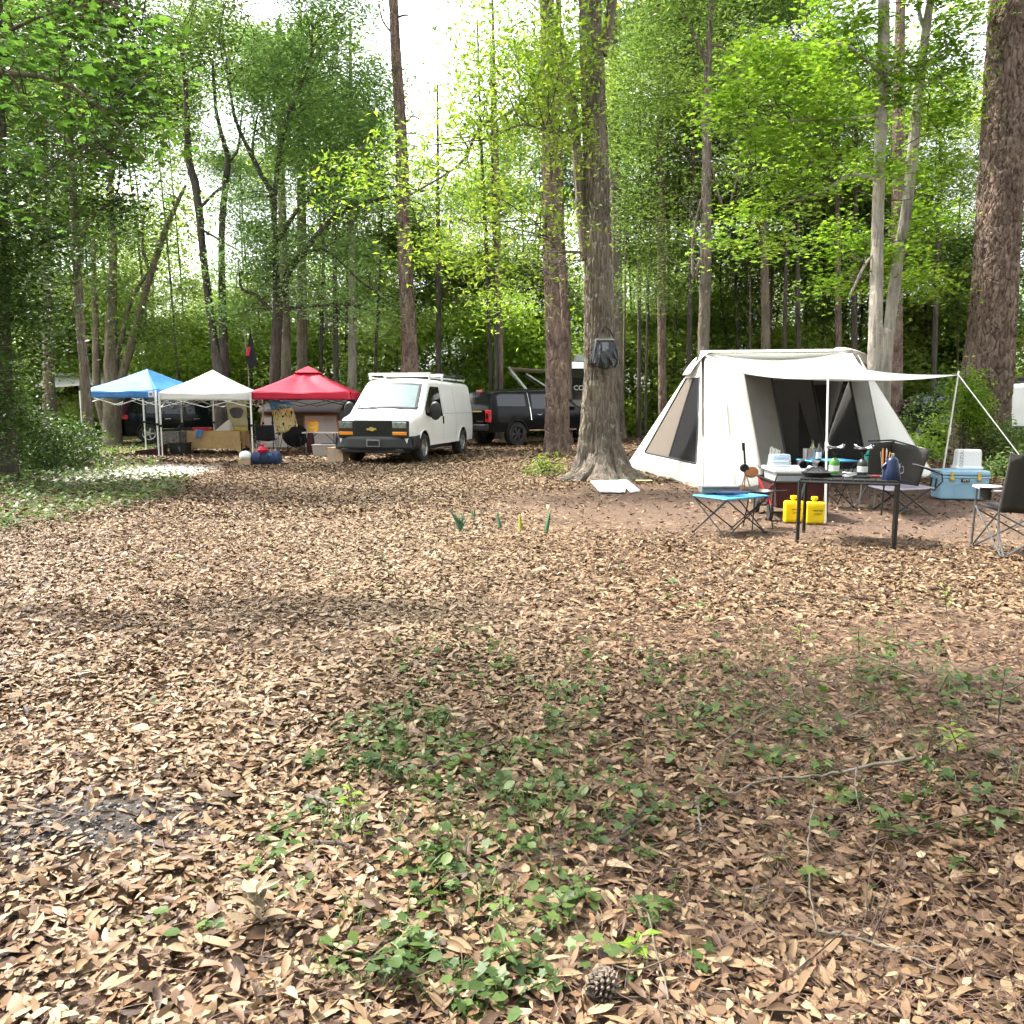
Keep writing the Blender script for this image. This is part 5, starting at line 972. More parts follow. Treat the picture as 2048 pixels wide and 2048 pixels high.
# ---- other cars glimpsed behind
T_SUV = [(-2.3, 1.0), (-2.2, 1.15), (-2.0, 1.6), (-1.7, 1.74), (0.1, 1.77), (0.45, 1.72), (1.25, 1.1), (1.4, 1.06), (2.1, 0.96), (2.3, 0.8)]; W_SUV = [(-2.3, 0.8), (-2.1, 0.9), (1.4, 0.93), (2.1, 0.86), (2.3, 0.72)]
SW = [(-1.85, -1.1, [(-2, 1.12), (-1, 1.1)], [(-2, 1.25), (-1.6, 1.6), (-1, 1.62)]), (-1.0, -0.2, [(-2, 1.1), (0, 1.08)], [(-2, 1.62), (0, 1.64)]), (-0.1, 0.9, [(-1, 1.08), (1, 1.06)], [(-1, 1.64), (.3, 1.6), (0.9, 1.12)])]
AR = [(-1.38, 0.38, 0.36), (1.42, 0.38, 0.36)]
p = A(695, 0, 31.5); glassy_car('white_car', 'white car half hidden between the brown cabin tent and the van', T_SUV, W_SUV, 1.02, 0.3, -2.3, 2.3, AR, 0.36, SW, (X(690, 31.5), 31.5, 0), R(-70), M['white_paint'], M['alloy'], frontwin=(0.5, 1.2, -.95, .95))
glassy_car('grey_suv', 'dark grey SUV seen between the van tail and the pickup', T_SUV, W_SUV, 1.02, 0.3, -2.3, 2.3, AR, 0.36, SW, (X(948, 35), 35, 0), R(85), M['black_paint'], M['alloy'], rearwin=(-2.15, -1.85, -.9, .9))
t, c = glassy_car('dark_car', 'black car hidden in bushes behind the tent awning', T_SUV, W_SUV, 1.02, 0.3, -2.3, 2.3, AR, 0.36, SW, (X(1893, 27), 27.6, 0), R(-105), M['black_paint'], M['alloy'], frontwin=(0.5, 1.2, -.95, .95)); MB().box((2.31, 0.1, 0.52), (0.03, 0.5, 0.15)).build('number_plate', M['plate'], t)
t, c = glassy_car('white_suv', 'tall white vehicle with black roof rack cut by the right edge', [(-2.3, 1.3), (-2.25, 1.9), (-2.0, 2.0), (0.3, 2.0), (0.6, 1.92), (1.1, 1.3), (1.3, 1.24), (2.1, 1.15), (2.3, 1.0)], W_SUV, 1.1, 0.12, -2.3, 2.3, [(-1.38, 0.42, 0.4), (1.42, 0.42, 0.4)], 0.4,
    [(-1.0, -0.2, [(-2, 1.2), (0, 1.2)], [(-2, 1.75), (0, 1.75)]), (-0.1, 0.8, [(-1, 1.2), (1, 1.2)], [(-1, 1.75), (.3, 1.72), (0.8, 1.32)])], (X(2072, 23) + 0.2, 24.2, 0.0), R(70), M['white_paint'], M['alloy'], sill=0.55, frontwin=(0.65, 1.08, -.9, .9))
for s in (-.5, 0, .5): MB().box((-0.9, s, 2.1), (2.2, 0.06, 0.07)).build('roof_rack', M['dark_tube'], t)
MB().box((-2.2, 0, 2.12), (0.2, 1.2, 0.1)).build('light_bar', M['black_plastic'], t, bevel=.02); MB().box((-2.34, 0, 0.72), (0.14, 1.9, 0.26)).build('rear_bumper', M['black_plastic'], t, bevel=.03)

# ---- campers
def camper(label, loc, rz, L, W_, z0, H, name='camper_trailer'):
    t = thing(name, label, 'camper', loc, rz)
    prof = [(-L / 2, z0), (L / 2 - .5, z0), (L / 2, z0 + .7), (L / 2 - .1, H - .3), (L / 2 - .5, H), (-L / 2 + .1, H), (-L / 2, H - .15)]
    MB().prism([(x, -W_ / 2, z) for x, z in prof], (0, W_, 0)).build('body', M['white_paint'], t, bevel=.06)
    for x in (-.5, .35):
        for s in (1, -1): wheel(t, x, s * (W_ / 2 - .12), .34, .2, M['alloy'])
    MB().box((0, 0, z0 - .1), (L * .9, W_ * .6, .2)).build('chassis', M['black_plastic'], t)
    for s in (1, -1):
        for x in (-L * .3, L * .22):
            f_ = MB().box((x, s * (W_ / 2 + .01), (z0 + H) / 2 + .3), (.9, .04, .55)).build('window', M['dark_tube'], t, bevel=.02); MB().box((x, s * (W_ / 2 + .03), (z0 + H) / 2 + .3), (.8, .02, .45)).build('pane', M['dark_glass'], f_)
        MB().box((-.2, s * (W_ / 2 + .01), (z0 + H) / 2 - .05), (.62, .03, H - z0 - .5)).build('door', M['white_steel'], t, bevel=.02)
        MB().box((0, s * (W_ / 2 + .006), z0 + .35), (L * .8, .02, .1)).build('stripe', M['grey_tube'], t)
    MB().box((-.6, 0, H + .12), (.8, .6, .26)).build('air_conditioner', M['white_steel'], t, bevel=.05); MB().box((1.0, .2, H + .06), (.4, .4, .12)).build('roof_vent', M['white_steel'], t, bevel=.03)
    return t
c1 = camper('white camper with pale awning behind shrubs at the far left', (X(150, 37) + 1.2, 38.5, 0), R(12), 5.6, 2.2, .65, 2.85)
ex = MB().grid(lambda u, v: (-2.4 + 4.4 * u, -1.12 - 2.1 * v, 2.72 - .5 * v - .05 * math.sin(u * 9) * v), 14, 6); ex.build('awning', M['canvas'], c1, True, solid=.02)
for x in (-2.3, 1.9): MB().bar((x, -3.2, 2.2), (x, -1.14, 1.2), .03).build('awning_arm', M['white_steel'], c1)
c2 = camper('white camper wall seen between the fused trunks behind the SUV', (X(250, 40), 41, 0), R(4), 4.6, 2.2, .6, 2.5)
# fifth wheel camper nose right of the red barked pine
nz_ = A(1150, 0, 30.5); c3 = thing('fifth_wheel_camper', 'white fifth wheel camper nose between the pine and the grey oak', 'camper', (X(1172, 31), 33.2, 0), R(-90))
MB().prism([(x, -1.1, z) for x, z in ((2.2, 1.35), (2.45, 1.9), (2.4, 2.6), (2.1, 3.05), (-3.5, 3.1), (-3.5, .55), (0.9, .55), (0.9, 1.3))], (0, 2.2, 0)).build('body', M['white_paint'], c3, bevel=.08)
MB().prism([(2.47, y, z) for y, z in ((-.98, 2.05), (-.7, 1.62), (.7, 1.62), (.98, 2.05), (.9, 2.78), (-.9, 2.78))], (.02, 0, 0)).build('nose_cap', M['black_paint'], c3)
MB().prism([(2.49, y, z) for y, z in ((-.8, 2.42), (.8, 2.42), (.6, 2.72), (-.6, 2.72))], (.015, 0, 0)).build('nose_window', M['dark_glass'], c3)
text_obj('lettering', 'COYOTE', 0.26, M['white_steel'], c3, (2.497, 0, 2.05), (R(90), 0, R(90)), .004)
MB().box((1.2, 0, 3.22), (.9, .8, .26)).build('air_conditioner', M['grey_tube'], c3, bevel=.04)
MB().box((0.95, 0, .95), (.12, 2.0, .75)).build('hitch_panel', M['canvas_tan'], c3, bevel=.03)
for x in (-1.6, -.8):
    for s in (1, -1): wheel(c3, x, s * 1.0, .34, .2, M['alloy'])
MB().grid(lambda u, v: (1.2 - 3.5 * u, -1.12 - 1.9 * v, 2.75 + .12 * v), 6, 4).build('awning', M['canvas_tan'], c3, True, solid=.02)
for x in (1.0, -2.0):
    mb = MB().bar((x, -3.0, 2.9), (x, -1.9, 1.55), .045).bar((x, -2.0, 1.62), (x, -1.12, 2.4), .03).bar((x, -1.9, 1.55), (x, -1.12, 2.05), .03).bar((x, -2.3, 2.65), (x, -1.12, 1.9), .03); mb.build('awning_arm', M['white_steel'], c3)

# ================================================================== pop-up canopies
def canopy(label, FL, FR, depth_m, eave, peak, cover, frame, vent=False, side=1, skip=(), val=0.22, logo=None):
    FL, FR = Vector(FL), Vector(FR); u = (FR - FL); u.z = 0; L = u.length; u.normalize(); v = Vector((-u.y, u.x, 0)); rz = math.atan2(u.y, u.x)
    t = thing('pop_up_canopy', label, 'canopy', (FL.x, FL.y, 0), rz); D = depth_m
    cs = [(0, 0), (L, 0), (L, D), (0, D)]; ap = Vector((L / 2, D / 2, peak))
    mb = MB()
    for i in range(4):
        a, b = cs[i], cs[(i + 1) % 4]
        def fn(s_, q, a=a, b=b):
            e = Vector((a[0] + (b[0] - a[0]) * s_, a[1] + (b[1] - a[1]) * s_, eave)); pt = e.lerp(ap, q); pt.z -= 0.07 * math.sin(math.pi * q) * (1 - 0.5 * abs(2 * s_ - 1)) + 0.05 * math.sin(math.pi * s_) * (1 - q) + (.012 * math.sin(s_ * 17 + q * 5) + .01 * math.sin(s_ * 5 - q * 13)) * math.sin(math.pi * s_) * min(1, 4 * (1 - q)); return pt
        mb.grid(fn, 24, 16)
    roof = mb.build('roof', M[cover], t, True, ang=20, solid=.008)
    for i in range(4):
        a, b = cs[i], cs[(i + 1) % 4]; nrm = Vector((b[1] - a[1], a[0] - b[0], 0)).normalized()
        def fn(s_, q, a=a, b=b, nrm=nrm, i=i):
            return Vector((a[0] + (b[0] - a[0]) * s_, a[1] + (b[1] - a[1]) * s_, eave - 0.05 * math.sin(math.pi * s_) * (1 - q) - val * q)) + nrm * (0.014 + 0.012 * math.sin(s_ * 23 + i) * q + .006 * math.sin(q * 9 + s_ * 4))
        MB().grid(fn, 30, 5).build('valance', M[cover], t, True, solid=.006)
    if vent:
        q = 0.26; MB().add([ap + Vector((0, 0, .05))] + [Vector((c[0], c[1], eave)).lerp(ap, 1 - q) + Vector((0, 0, .035)) for c in cs], [(0, 1, 2), (0, 2, 3), (0, 3, 4), (0, 4, 1)]).build('vent_cap', M[cover], roof, solid=.01)
    for i, c in enumerate(cs):
        if i in skip: continue
        e = Vector((c[0], c[1], 0)); o = Vector((c[0] - L / 2, c[1] - D / 2, 0)).normalized() * .05
        lg = MB().box(e + o * .5 + Vector((0, 0, eave * .72)), (.042, .042, eave * .55)).box(e + o * .5 + Vector((0, 0, eave * .25 + .01)), (.03, .03, eave * .5)); lg.build('leg', M[frame], t)
        MB().box(e + o * .5 + Vector((0, 0, .01)), (.1, .1, .02)).build('foot', M[frame], t); MB().box(e + o * .5 + Vector((0, 0, eave * .48)), (.06, .06, .07)).build('slider', M['black_plastic'], t)
    for i in range(4):          # scissor trusses
        a, b = cs[i], cs[(i + 1) % 4]; P = lambda s_, z: Vector((a[0] + (b[0] - a[0]) * s_, a[1] + (b[1] - a[1]) * s_, z)); mb = MB()
        for s0 in (0, .5): mb.bar(P(s0, eave - .1), P(s0 + .5, eave - .42), .011, 5).bar(P(s0, eave - .42), P(s0 + .5, eave - .1), .011, 5)
        mb.build('truss', M[frame], t)
    if logo: MB().box((L - .12, -.03, eave - .12), (.16, .015, .16)).build('logo_patch', M['white_cover'], t); MB().box((L - .12, -.04, eave - .12), (.08, .012, .08)).build('logo_mark', M['denim'], t)
    return t, L, D, u, v
wFL, wFR = place(327, 914), place(505, 912)
canopy('white pop up canopy in the middle of the three', wFL, wFR, 2.6, 1.78, 2.43, 'white_cover', 'white_steel')
bFL, bFR = place(171, 909), place(318, 912)
canopy('sky blue pop up canopy left of the white one', bFL, bFR, 2.5, 1.84, 2.48, 'blue_cover', 'white_steel', logo=True)
rFL, rFR = place(508, 911), place(704, 910)
canopy('red pop up canopy next to the white van', rFL, rFR, 2.7, 1.80, 2.52, 'red_cover', 'dark_tube', vent=True, skip=(1,))

# ---- tables under the canopies
def cloth_table(name, label, cat, loc, rz, L, W_, H, drop, mat, seed=0, legs='dark_tube'):
    t = thing(name, label, cat, loc, rz); r = random.Random(seed)
    MB().box((0, 0, H - .02), (L, W_, .035)).build('table_top', M[legs], t)
    mb = MB(); per = [(-L / 2, -W_ / 2), (L / 2, -W_ / 2), (L / 2, W_ / 2), (-L / 2, W_ / 2)]
    mb.grid(lambda u, v: ((u - .5) * (L + .03), (v - .5) * (W_ + .03), H + .006 + .003 * math.sin(9 * u) * math.sin(7 * v)), 12, 8)
    for i in range(4):
        a, b = per[i], per[(i + 1) % 4]; nn = Vector((b[1] - a[1], a[0] - b[0], 0)).normalized()
        mb.grid(lambda u, v, a=a, b=b, nn=nn: Vector((a[0] + (b[0] - a[0]) * u, a[1] + (b[1] - a[1]) * u, H + .006 - v * (drop + .16 * abs(2 * u - 1) ** 6))) + nn * (.016 + v * (.03 + .025 * math.sin(u * 21 + i * 2))) + Vector((b[0] - a[0], b[1] - a[1], 0)).normalized() * v * .04 * (2 * u - 1) ** 5, 26, 6)
    mb.build('cloth', M[mat], t, True, ang=60)
    for s in (-1, 1):
        for q in (-1, 1): MB().tube([(s * L * .42, q * W_ * .38, H - .03), (s * L * .38, q * W_ * .42, .02)], .015, 6).build('leg', M[legs], t)
        MB().bar((s * L * .38, -W_ * .42, .03), (s * L * .38, W_ * .42, .03), .013, 6).build('leg_brace', M[legs], t)
    return t
tp = place(424, 908); cloth_table('burlap_table', 'long table under a tan burlap cloth below the white canopy', 'table', (tp.x, tp.y + .3, 0), R(-4), 1.8, .62, .66, .5, 'burlap')
M['lace'] = pm('patterned_cloth', (0.12, 0.105, 0.1), 0.9, var=0.75, scale=22)
tp2 = place(335, 910); cloth_table('patterned_table', 'small table under a dark patterned cloth at the white canopy corner', 'table', (tp2.x + .05, tp2.y + .35, 0), R(-2), .62, .6, .66, .42, 'lace')
TY = tp.y + .3
def on_table(px, dy=0): return Vector((X(px, TY + dy), TY + dy, .67))
p = on_table(408, .05); t = thing('red_tray', 'red plastic tray on the burlap table', 'tray', p); MB().box((0, 0, .05), (.44, .3, .1), taper=1.08).build('tray', M['red_lens'], t, bevel=.015); MB().box((0, 0, .103), (.4, .26, .01)).build('tray_rim', M['maroon'], t)
p = on_table(368, .1); t = thing('dark_bag', 'heap of dark clothing on the left end of the burlap table', 'clothing', p)
MB().grid(lambda u, v: ((u - .5) * .62, (v - .5) * .3, .012 + .13 * math.sin(math.pi * u) * math.sin(math.pi * v) * (1 + .4 * math.sin(13 * u + 5 * v))), 20, 10).build('heap', M['olive_cloth'], t, True, solid=.01)
p = on_table(402, -.32); t = thing('blue_towel', 'blue towel hanging over the front edge of the burlap table', 'towel', (p.x, p.y - .06, 0))
MB().grid(lambda u, v: ((u - .5) * .22 * (1 - .3 * v) + .02 * math.sin(v * 5), -.035 - .012 * math.sin(u * 12) + (.3 * (1 - v / .3) if v < .3 else 0), .70 - max(0, v - .3) * .33), 8, 12).build('towel', M['denim'], t, True, solid=.012)
p = on_table(449, 0); t = thing('white_sheet', 'white folded sheet standing on the right end of the burlap table', 'board', p)
MB().prism([(-.25, 0, 0.004), (.2, 0, 0.004), (.2, 0, .33), (.1, 0, .28)], (0, .02, 0)).build('board', M['white_cover'], t); MB().prism([(.2, .0, .004), (.2, .3, .004), (.2, .0, .33)], (.01, 0, 0)).build('fold', M['white_cover'], t)
p = place(297, 912); t = thing('guitar_case', 'long dark brown case lying beside the patterned table', 'case', (p.x, p.y + .25, 0), R(10))
MB().prism([(-.42, -.15, .0), (.35, -.15, .0), (.40, -.15, .34), (.15, -.15, .2), (-.42, -.15, .14)], (0, .3, 0)).build('shell', M['maroon'], t, bevel=.02); MB().box((-.1, -.16, .1), (.12, .02, .03)).build('handle', M['dark_tube'], t)
p = place(343, 911); t = thing('black_bin', 'black storage bin under the patterned table', 'bin', (p.x + .1, p.y + .42, 0)); MB().box((0, 0, .16), (.42, .4, .32), taper=1.1).build('tub', M['black_plastic'], t, bevel=.02); MB().box((0, 0, .335), (.5, .48, .03)).build('lid', M['black_plastic'], t, bevel=.01)
p = place(476, 909); t = thing('black_bag', 'black bag on the ground under the right end of the burlap table', 'bag', (p.x - .05, p.y + .5, 0)); MB().lathe([(.02, 0), (.2, .01), (.22, .12), (.14, .26), (.05, .3)], (0, 0, 0), 16).build('sack', M['black_cloth'], t, True); MB().tube([(-.06, 0, .28), (-.04, 0, .38), (.04, 0, .38), (.06, 0, .28)], .01, 6).build('strap', M['black_cloth'], t)
# small dark bench left
p = place(178, 921); t = thing('small_bench', 'small dark bench on the leaves left of the blue canopy', 'bench', (p.x, p.y, 0), R(8)); 
for k in range(3): MB().box((0, -.13 + .13 * k, .32), (.5, .11, .03)).build('slat', M['grey_tube'], t, bevel=.004)
for s in (-1, 1): MB().tube([(s * .2, -.15, .0), (s * .2, -.13, .3), (s * .2, .13, .3), (s * .2, .15, 0)], .016, 6).build('leg', M['dark_tube'], t)
# hanging purple sleeve from the blue canopy
p = A(343, 0, bFR.y + 1.0); t = thing('hanging_cloth', 'dark purple cloth hanging from the rear of the blue canopy', 'cloth', (X(252, bFR.y + .9), bFR.y + .9, 0)); MB().tube([(.22, 0, 1.7), (.12, 0, 1.5), (.02, 0, 1.28), (-.03, 0, 1.14)], [.09, .1, .085, .06], 10).build('sleeve', M['purple'], t, True)

# ---- cream banner with a plain grey blot, towel with abstract print, feather flag
def print_mat(name, stops, scale, vec_scale=(1, 1, 1), dist=1.5):
    m, n, o = new_mat(name); tc = N(n, 'ShaderNodeTexCoord'); mp = N(n, 'ShaderNodeMapping'); mp.inputs['Scale'].default_value = vec_scale; n.links.new(tc.outputs['Object'], mp.inputs[0])
    nz = noise(n, mp.outputs[0], scale, 2, 0.4, dist); c = ramp(n, stops, nz.outputs[0], 'CONSTANT').outputs[0]; p_ = N(n, 'ShaderNodeBsdfPrincipled'); n.links.new(c, p_.inputs['Base Color']); p_.inputs['Roughness'].default_value = .85; n.links.new(p_.outputs[0], o.inputs[0]); return m
M['cream'] = pm('cream_cloth', (0.6, 0.56, 0.4), 0.9, var=0.1, transl=.25); M['yellow_cloth'] = pm('lemon_cloth', (0.62, 0.6, 0.12), 0.9, var=.1, transl=.25)
by = wFR.y + 1.5; p = Vector((X(476, by), by, 0)); t = thing('cream_banner', 'cream banner with a grey blot hung under the white canopy', 'banner', p, R(-3))
z1, z0_ = A(476, 803, by).z, A(476, 878, by).z; hh = z1 - z0_
bn = MB().grid(lambda u, v: ((u - .5) * .62 * (1 - .06 * v) + .05 * v, .02 * math.sin(u * 8 + v * 2), z1 - hh * .68 * v), 12, 10).build('cloth', M['cream'], t, True, solid=.006)
MB().grid(lambda u, v: ((u - .5) * .58 + .05, .02 * math.sin(u * 8 + 2), z1 - hh * (.68 + .32 * v)), 12, 5).build('lower_band', M['yellow_cloth'], t, True, solid=.006)
MB().add([(0.02 + .2 * math.cos(a) * (1 + .12 * math.sin(3 * a)), -.028, z1 - hh * .3 + .19 * math.sin(a) * (1 + .15 * math.cos(2 * a))) for a in np.linspace(0, 6.283, 22, endpoint=False)], [tuple(range(22))]).build('grey_blot', pm('grey_print', (.1, .1, .11), .9, var=.6, scale=30), t, solid=.003)
ty_ = rFL.y + 1.1; c4 = [A(537, 801, ty_), A(580, 801, ty_), A(596, 852, ty_), A(556, 872, ty_)]; t = thing('printed_towel', 'yellow and blue printed towel hung slanting under the red canopy', 'towel', (c4[0].x, ty_, 0))
M['towel_print'] = print_mat('towel_print', [(0, (.02, .02, .015)), (.40, (.62, .52, .22)), (.52, (.7, .66, .42)), (.62, (.55, .25, .08)), (.68, (.05, .05, .03)), (.72, (.68, .6, .3))], 3.0, (3.2, 1, 1.2), 2.0); M['towel_top'] = print_mat('towel_top_print', [(0, (.06, .2, .5)), (.45, (.1, .4, .65)), (.55, (.6, .65, .6)), (.66, (.6, .3, .1))], 5.0)
def tw(a0, a1):
    def fn(u, v):
        v = a0 + (a1 - a0) * v; q = c4[0].lerp(c4[1], u).lerp(c4[3].lerp(c4[2], u), v); return Vector((q.x - c4[0].x, .03 * math.sin(u * 7 + v * 3), q.z))
    return fn
MB().grid(tw(0, .27), 12, 4).build('top_band', M['towel_top'], t, True, solid=.008); MB().grid(tw(.27, 1), 12, 12).build('towel', M['towel_print'], t, True, solid=.008)
fy = rFL.y - .1; fp = Vector((X(504, fy), fy, 0)); t = thing('feather_flag', 'black and red feather flag on a thin pole above the canopies', 'flag', fp)
ftop = A(500, 655, fy).z; MB().tube([(0, 0, 0), (0, 0, 2.2), (-.03, 0, ftop * .85), (-.1, 0, ftop + .03)], [.008, .006, .005, .004], 6).build('pole', M['grey_tube'], t)
q = lambda a, b: (A(a, b, fy).x - fp.x, -.02, A(a, b, fy).z)
MB().add([q(501, 660), q(496, 695), q(491, 722), q(502, 738), q(516, 728), q(508, 695)], [(0, 1, 2, 3, 4, 5)]).build('flag', M['black_cloth'], t, solid=.01); MB().add([Vector(a) + Vector((0, -.012, 0)) for a in (q(497, 693), q(492, 711), q(499, 712), q(502, 694))], [(0, 1, 2, 3)]).build('red_mark', M['red_cover'], t, solid=.004)

# ---- brown cabin tent behind the red canopy
M['brown_fab'] = pm('brown_tent_fabric', (0.12, 0.1, 0.095), 0.8, var=.1, transl=.15); M['tent_white'] = pm('white_tent_panel', (0.7, 0.68, 0.66), .8, var=.05, transl=.25); M['orange_trim'] = pm('orange_trim', (.55, .2, .05), .8)
cy_ = 26.0; x0, x1 = X(512, cy_), X(690, cy_); t = thing('cabin_tent', 'brown and white cabin tent with orange trim behind the red canopy', 'tent', ((x0 + x1) / 2, cy_, 0)); Lh = (x1 - x0) / 2
e1, e2 = 1.25, 1.78
MB().add([(-Lh, 0, 0), (Lh, 0, 0), (Lh * .86, .15, e1), (-Lh * .86, .15, e1), (-Lh, 2.6, 0), (Lh, 2.6, 0), (Lh * .86, 2.45, e1), (-Lh * .86, 2.45, e1)], [(0, 1, 2, 3), (1, 5, 6, 2), (5, 4, 7, 6), (4, 0, 3, 7)]).build('walls', M['brown_fab'], t)
MB().grid(lambda u, v: ((u - .5) * 2 * Lh * .92, -.05 + 2.7 * v, e1 - .06 + (e2 - e1) * math.sin(math.pi * v) ** .8 * (1 - .35 * abs(2 * u - 1) ** 3)), 16, 10).build('roof', M['brown_fab'], t, True, solid=.01)
for (a, b) in ((-.93, -.12), (.1, .9)):
    fr_ = MB().add([(Lh * a, -.012, .06), (Lh * b, -.012, .06), (Lh * (b * .9), .125, 1.06), (Lh * (a * .9), .125, 1.06)], [(0, 1, 2, 3)]).build('white_panel', M['tent_white'], t, solid=.006)
    for (pa, pb_) in (((Lh * a, -.02, .06), (Lh * a * .9, .115, 1.08)), ((Lh * b, -.02, .06), (Lh * b * .9, .115, 1.08)), ((Lh * a * .9, .115, 1.08), (Lh * b * .9, .115, 1.08))): MB().bar(pa, pb_, .02, 6).build('trim', M['orange_trim'], fr_)

# ---- camp chairs
def camp_chair(label, loc, rz, fab, frame, W_=.54, seat=.43, back=.9, group=None, arms=True, cup=None, lean=.14, sc_=1.0):
    """faces +y; seen from behind along +y"""
    t = thing('camp_chair', label, 'chair', loc, rz, group); t.scale = (sc_,) * 3; h = W_ / 2
    MB().grid(lambda u, v: ((u - .5) * W_, (v - .5) * .46, seat - .05 * math.sin(math.pi * u) * math.sin(math.pi * v) + .03 * v), 8, 8).build('seat', M[fab], t, True, solid=.012)
    MB().grid(lambda u, v: ((u - .5) * W_, -.22 - lean * v - .05 * math.sin(math.pi * u), seat + .0 + (back - seat) * v), 8, 8).build('backrest', M[fab], t, True, solid=.014)
    for s in (-1, 1):
        MB().tube([(s * h, -.36, .01), (s * h, -.22, seat * .5), (s * h, -.2, seat), (s * h, -.22 - lean, back + .02)], .011, 7).build('back_post', M[frame], t, True)
        MB().bar((s * h, .27, .01), (s * h, .24, seat + .2), .011, 7).build('front_post', M[frame], t)
        MB().bar((s * h, -.3, .02), (s * h, .24, seat), .009, 6).bar((s * h, .27, .02), (s * h, -.2, seat), .009, 6).build('side_cross', M[frame], t)
        if arms: MB().grid(lambda u, v, s=s: (s * h + (v - .5) * .08, -.24 + .5 * u, seat + .2 - .02 * math.sin(math.pi * u)), 6, 2).build('armrest', M[cup or fab], t, True, solid=.015)
    MB().bar((-h, -.34, .02), (h, -.22, seat - .02), .009, 6).bar((h, -.34, .02), (-h, -.22, seat - .02), .009, 6).build('rear_cross', M[frame], t)
    MB().bar((-h, .26, .02), (h, .25, seat - .02), .009, 6).bar((h, .26, .02), (-h, .25, seat - .02), .009, 6).build('front_cross', M[frame], t)
    for s in (-1, 1):
        for y in (-.36, .27): MB().lathe([(.018, 0), (.02, .015), (.012, .035)], (s * h, y, 0), 8).build('foot', M['black_plastic'], t)
    return t
p = place(531, 911); camp_chair('black folding chair seen from behind under the red canopy', (p.x, p.y + .25, 0), R(5), 'black_cloth', 'grey_tube', W_=.52, back=.86)
p = place(499, 906); camp_chair('black folding chair turned sideways at the canopy corner post', (p.x - .1, p.y + .5, 0), R(-75), 'black_cloth', 'dark_tube', W_=.5, back=.85)
p = place(580, 908); t = thing('moon_chair', 'round black moon chair beside the folding chair', 'chair', (p.x, p.y + .4, 0), R(-15))
MB().grid(lambda u, v: (.42 * v * math.cos(u * 6.2832), .12 + .2 * v * math.sin(u * 6.2832) * -.6 - .12 * (1 - v * v) - .1 * v * v * (1 if math.sin(u * 6.2832) > 0 else -1) * abs(math.sin(u * 6.2832)) * -1, .5 + .33 * v * math.sin(u * 6.2832) + .02 * v), 32, 8).build('bowl', M['black_cloth'], t, True, solid=.03, ang=80)
MB().tube([(.43 * math.cos(a), .12 - .12 * math.sin(a) + .1 * math.sin(a), .52 + .34 * math.sin(a)) for a in np.linspace(0, 6.283, 30)], .014, 6).build('rim', M['dark_tube'], t, True)
for k in range(4):
    a = (-.36, .36)[k % 2]; b = (-.2, .3)[k // 2]; MB().bar((a, b, .02), (-a * .8, -b * .5 + .05, .5), .01, 6).build('leg', M['dark_tube'], t); MB().bar((a, b, .02), (a * .85, b * .4, .48), .01, 6).build('leg', M['dark_tube'], t)
# ---- folding table with bucket, bins, boxes
fy2 = 23.6; p = Vector((X(643, fy2), fy2, 0)); t = thing('folding_table', 'white folding table under the red canopy next to the van', 'table', p); MB().box((0, 0, .62), (1.0, .5, .035)).build('table_top', M['white_steel'], t, bevel=.01)
for s in (-1, 1):
    for q_ in (-1, 1): MB().bar((s * .42, q_ * .2, .6), (s * .44, q_ * .22, 0.0), .013, 6).build('leg', M['dark_tube'], t)
    MB().bar((s * .43, 0, .3), (s * .12, 0, .6), .01, 6).build('brace', M['dark_tube'], t)
t = thing('yellow_bucket', 'yellow bucket with lid on the white folding table', 'bucket', (p.x - .22, p.y, .639)); MB().lathe([(.01, 0), (.14, 0), (.165, .26), (.175, .26), (.175, .29), (.01, .3)], (0, 0, 0), 22).build('bucket', pm('yellow_plastic', (.75, .4, .03), .45, var=.08), t, True); MB().tube([(.17, 0, .24), (.12, -.14, .16), (0, -.19, .13), (-.12, -.14, .16), (-.17, 0, .24)], .006, 6).build('bail', M['white_steel'], t); MB().lathe([(.15, .3), (.12, .33), (.02, .36)], (0, 0, 0), 16).build('lid', M['orange_trim'], t, True)
M['grey_plastic'] = pm('grey_bin_plastic', (.28, .26, .25), .6, var=.08); M['card'] = pm('cardboard', (.42, .3, .2), .9, var=.08, scale=5, bump=.1)
p = place(648, 913); t = thing('grey_bin', 'grey storage bin on the ground left of the van', 'bin', (p.x, p.y + .2, 0), R(5)); MB().box((0, 0, .15), (.62, .42, .3), taper=1.08).build('tub', M['grey_plastic'], t, bevel=.02); MB().box((0, 0, .315), (.7, .48, .03)).build('lid', M['grey_plastic'], t, bevel=.01); MB().box((.12, 0, .345), (.46, .3, .025)).build('lid_panel', M['black_plastic'], t, bevel=.005)
p = place(674, 926); t = thing('cardboard_box', 'tall cardboard box standing by the van bumper', 'box', (p.x, p.y + .15, 0), R(-12)); MB().box((0, 0, .19), (.42, .36, .38)).build('carton', M['card'], t, bevel=.004); MB().box((-.03, -.183, .19), (.05, .006, .37)).build('tape', M['canvas_tan'], t); MB().box((.1, -.184, .33), (.06, .005, .04)).build('sticker', M['white_steel'], t)
MB().add([(-.21, -.18, .38), (-.21, .18, .38), (-.33, .18, .33), (-.33, -.18, .33)], [(0, 1, 2, 3)]).build('flap', M['card'], t, solid=.006)
p = place(675, 895); t = thing('folded_chair', 'maroon folded chair leaning beside the van nose', 'chair', (p.x, 23.3, 0)); MB().tube([(0, 0, .05), (.02, 0, .3), (.02, .02, .62)], [.09, .12, .08], 10).build('folded_seat', M['maroon'], t, True)
for s in (-1, 1): MB().bar((s * .05, -.06, 0.0), (s * .1, .05, .72), .012, 6).bar((-s * .13, -.02, 0.0), (s * .04, .03, .66), .012, 6).build('leg', M['grey_tube'], t)
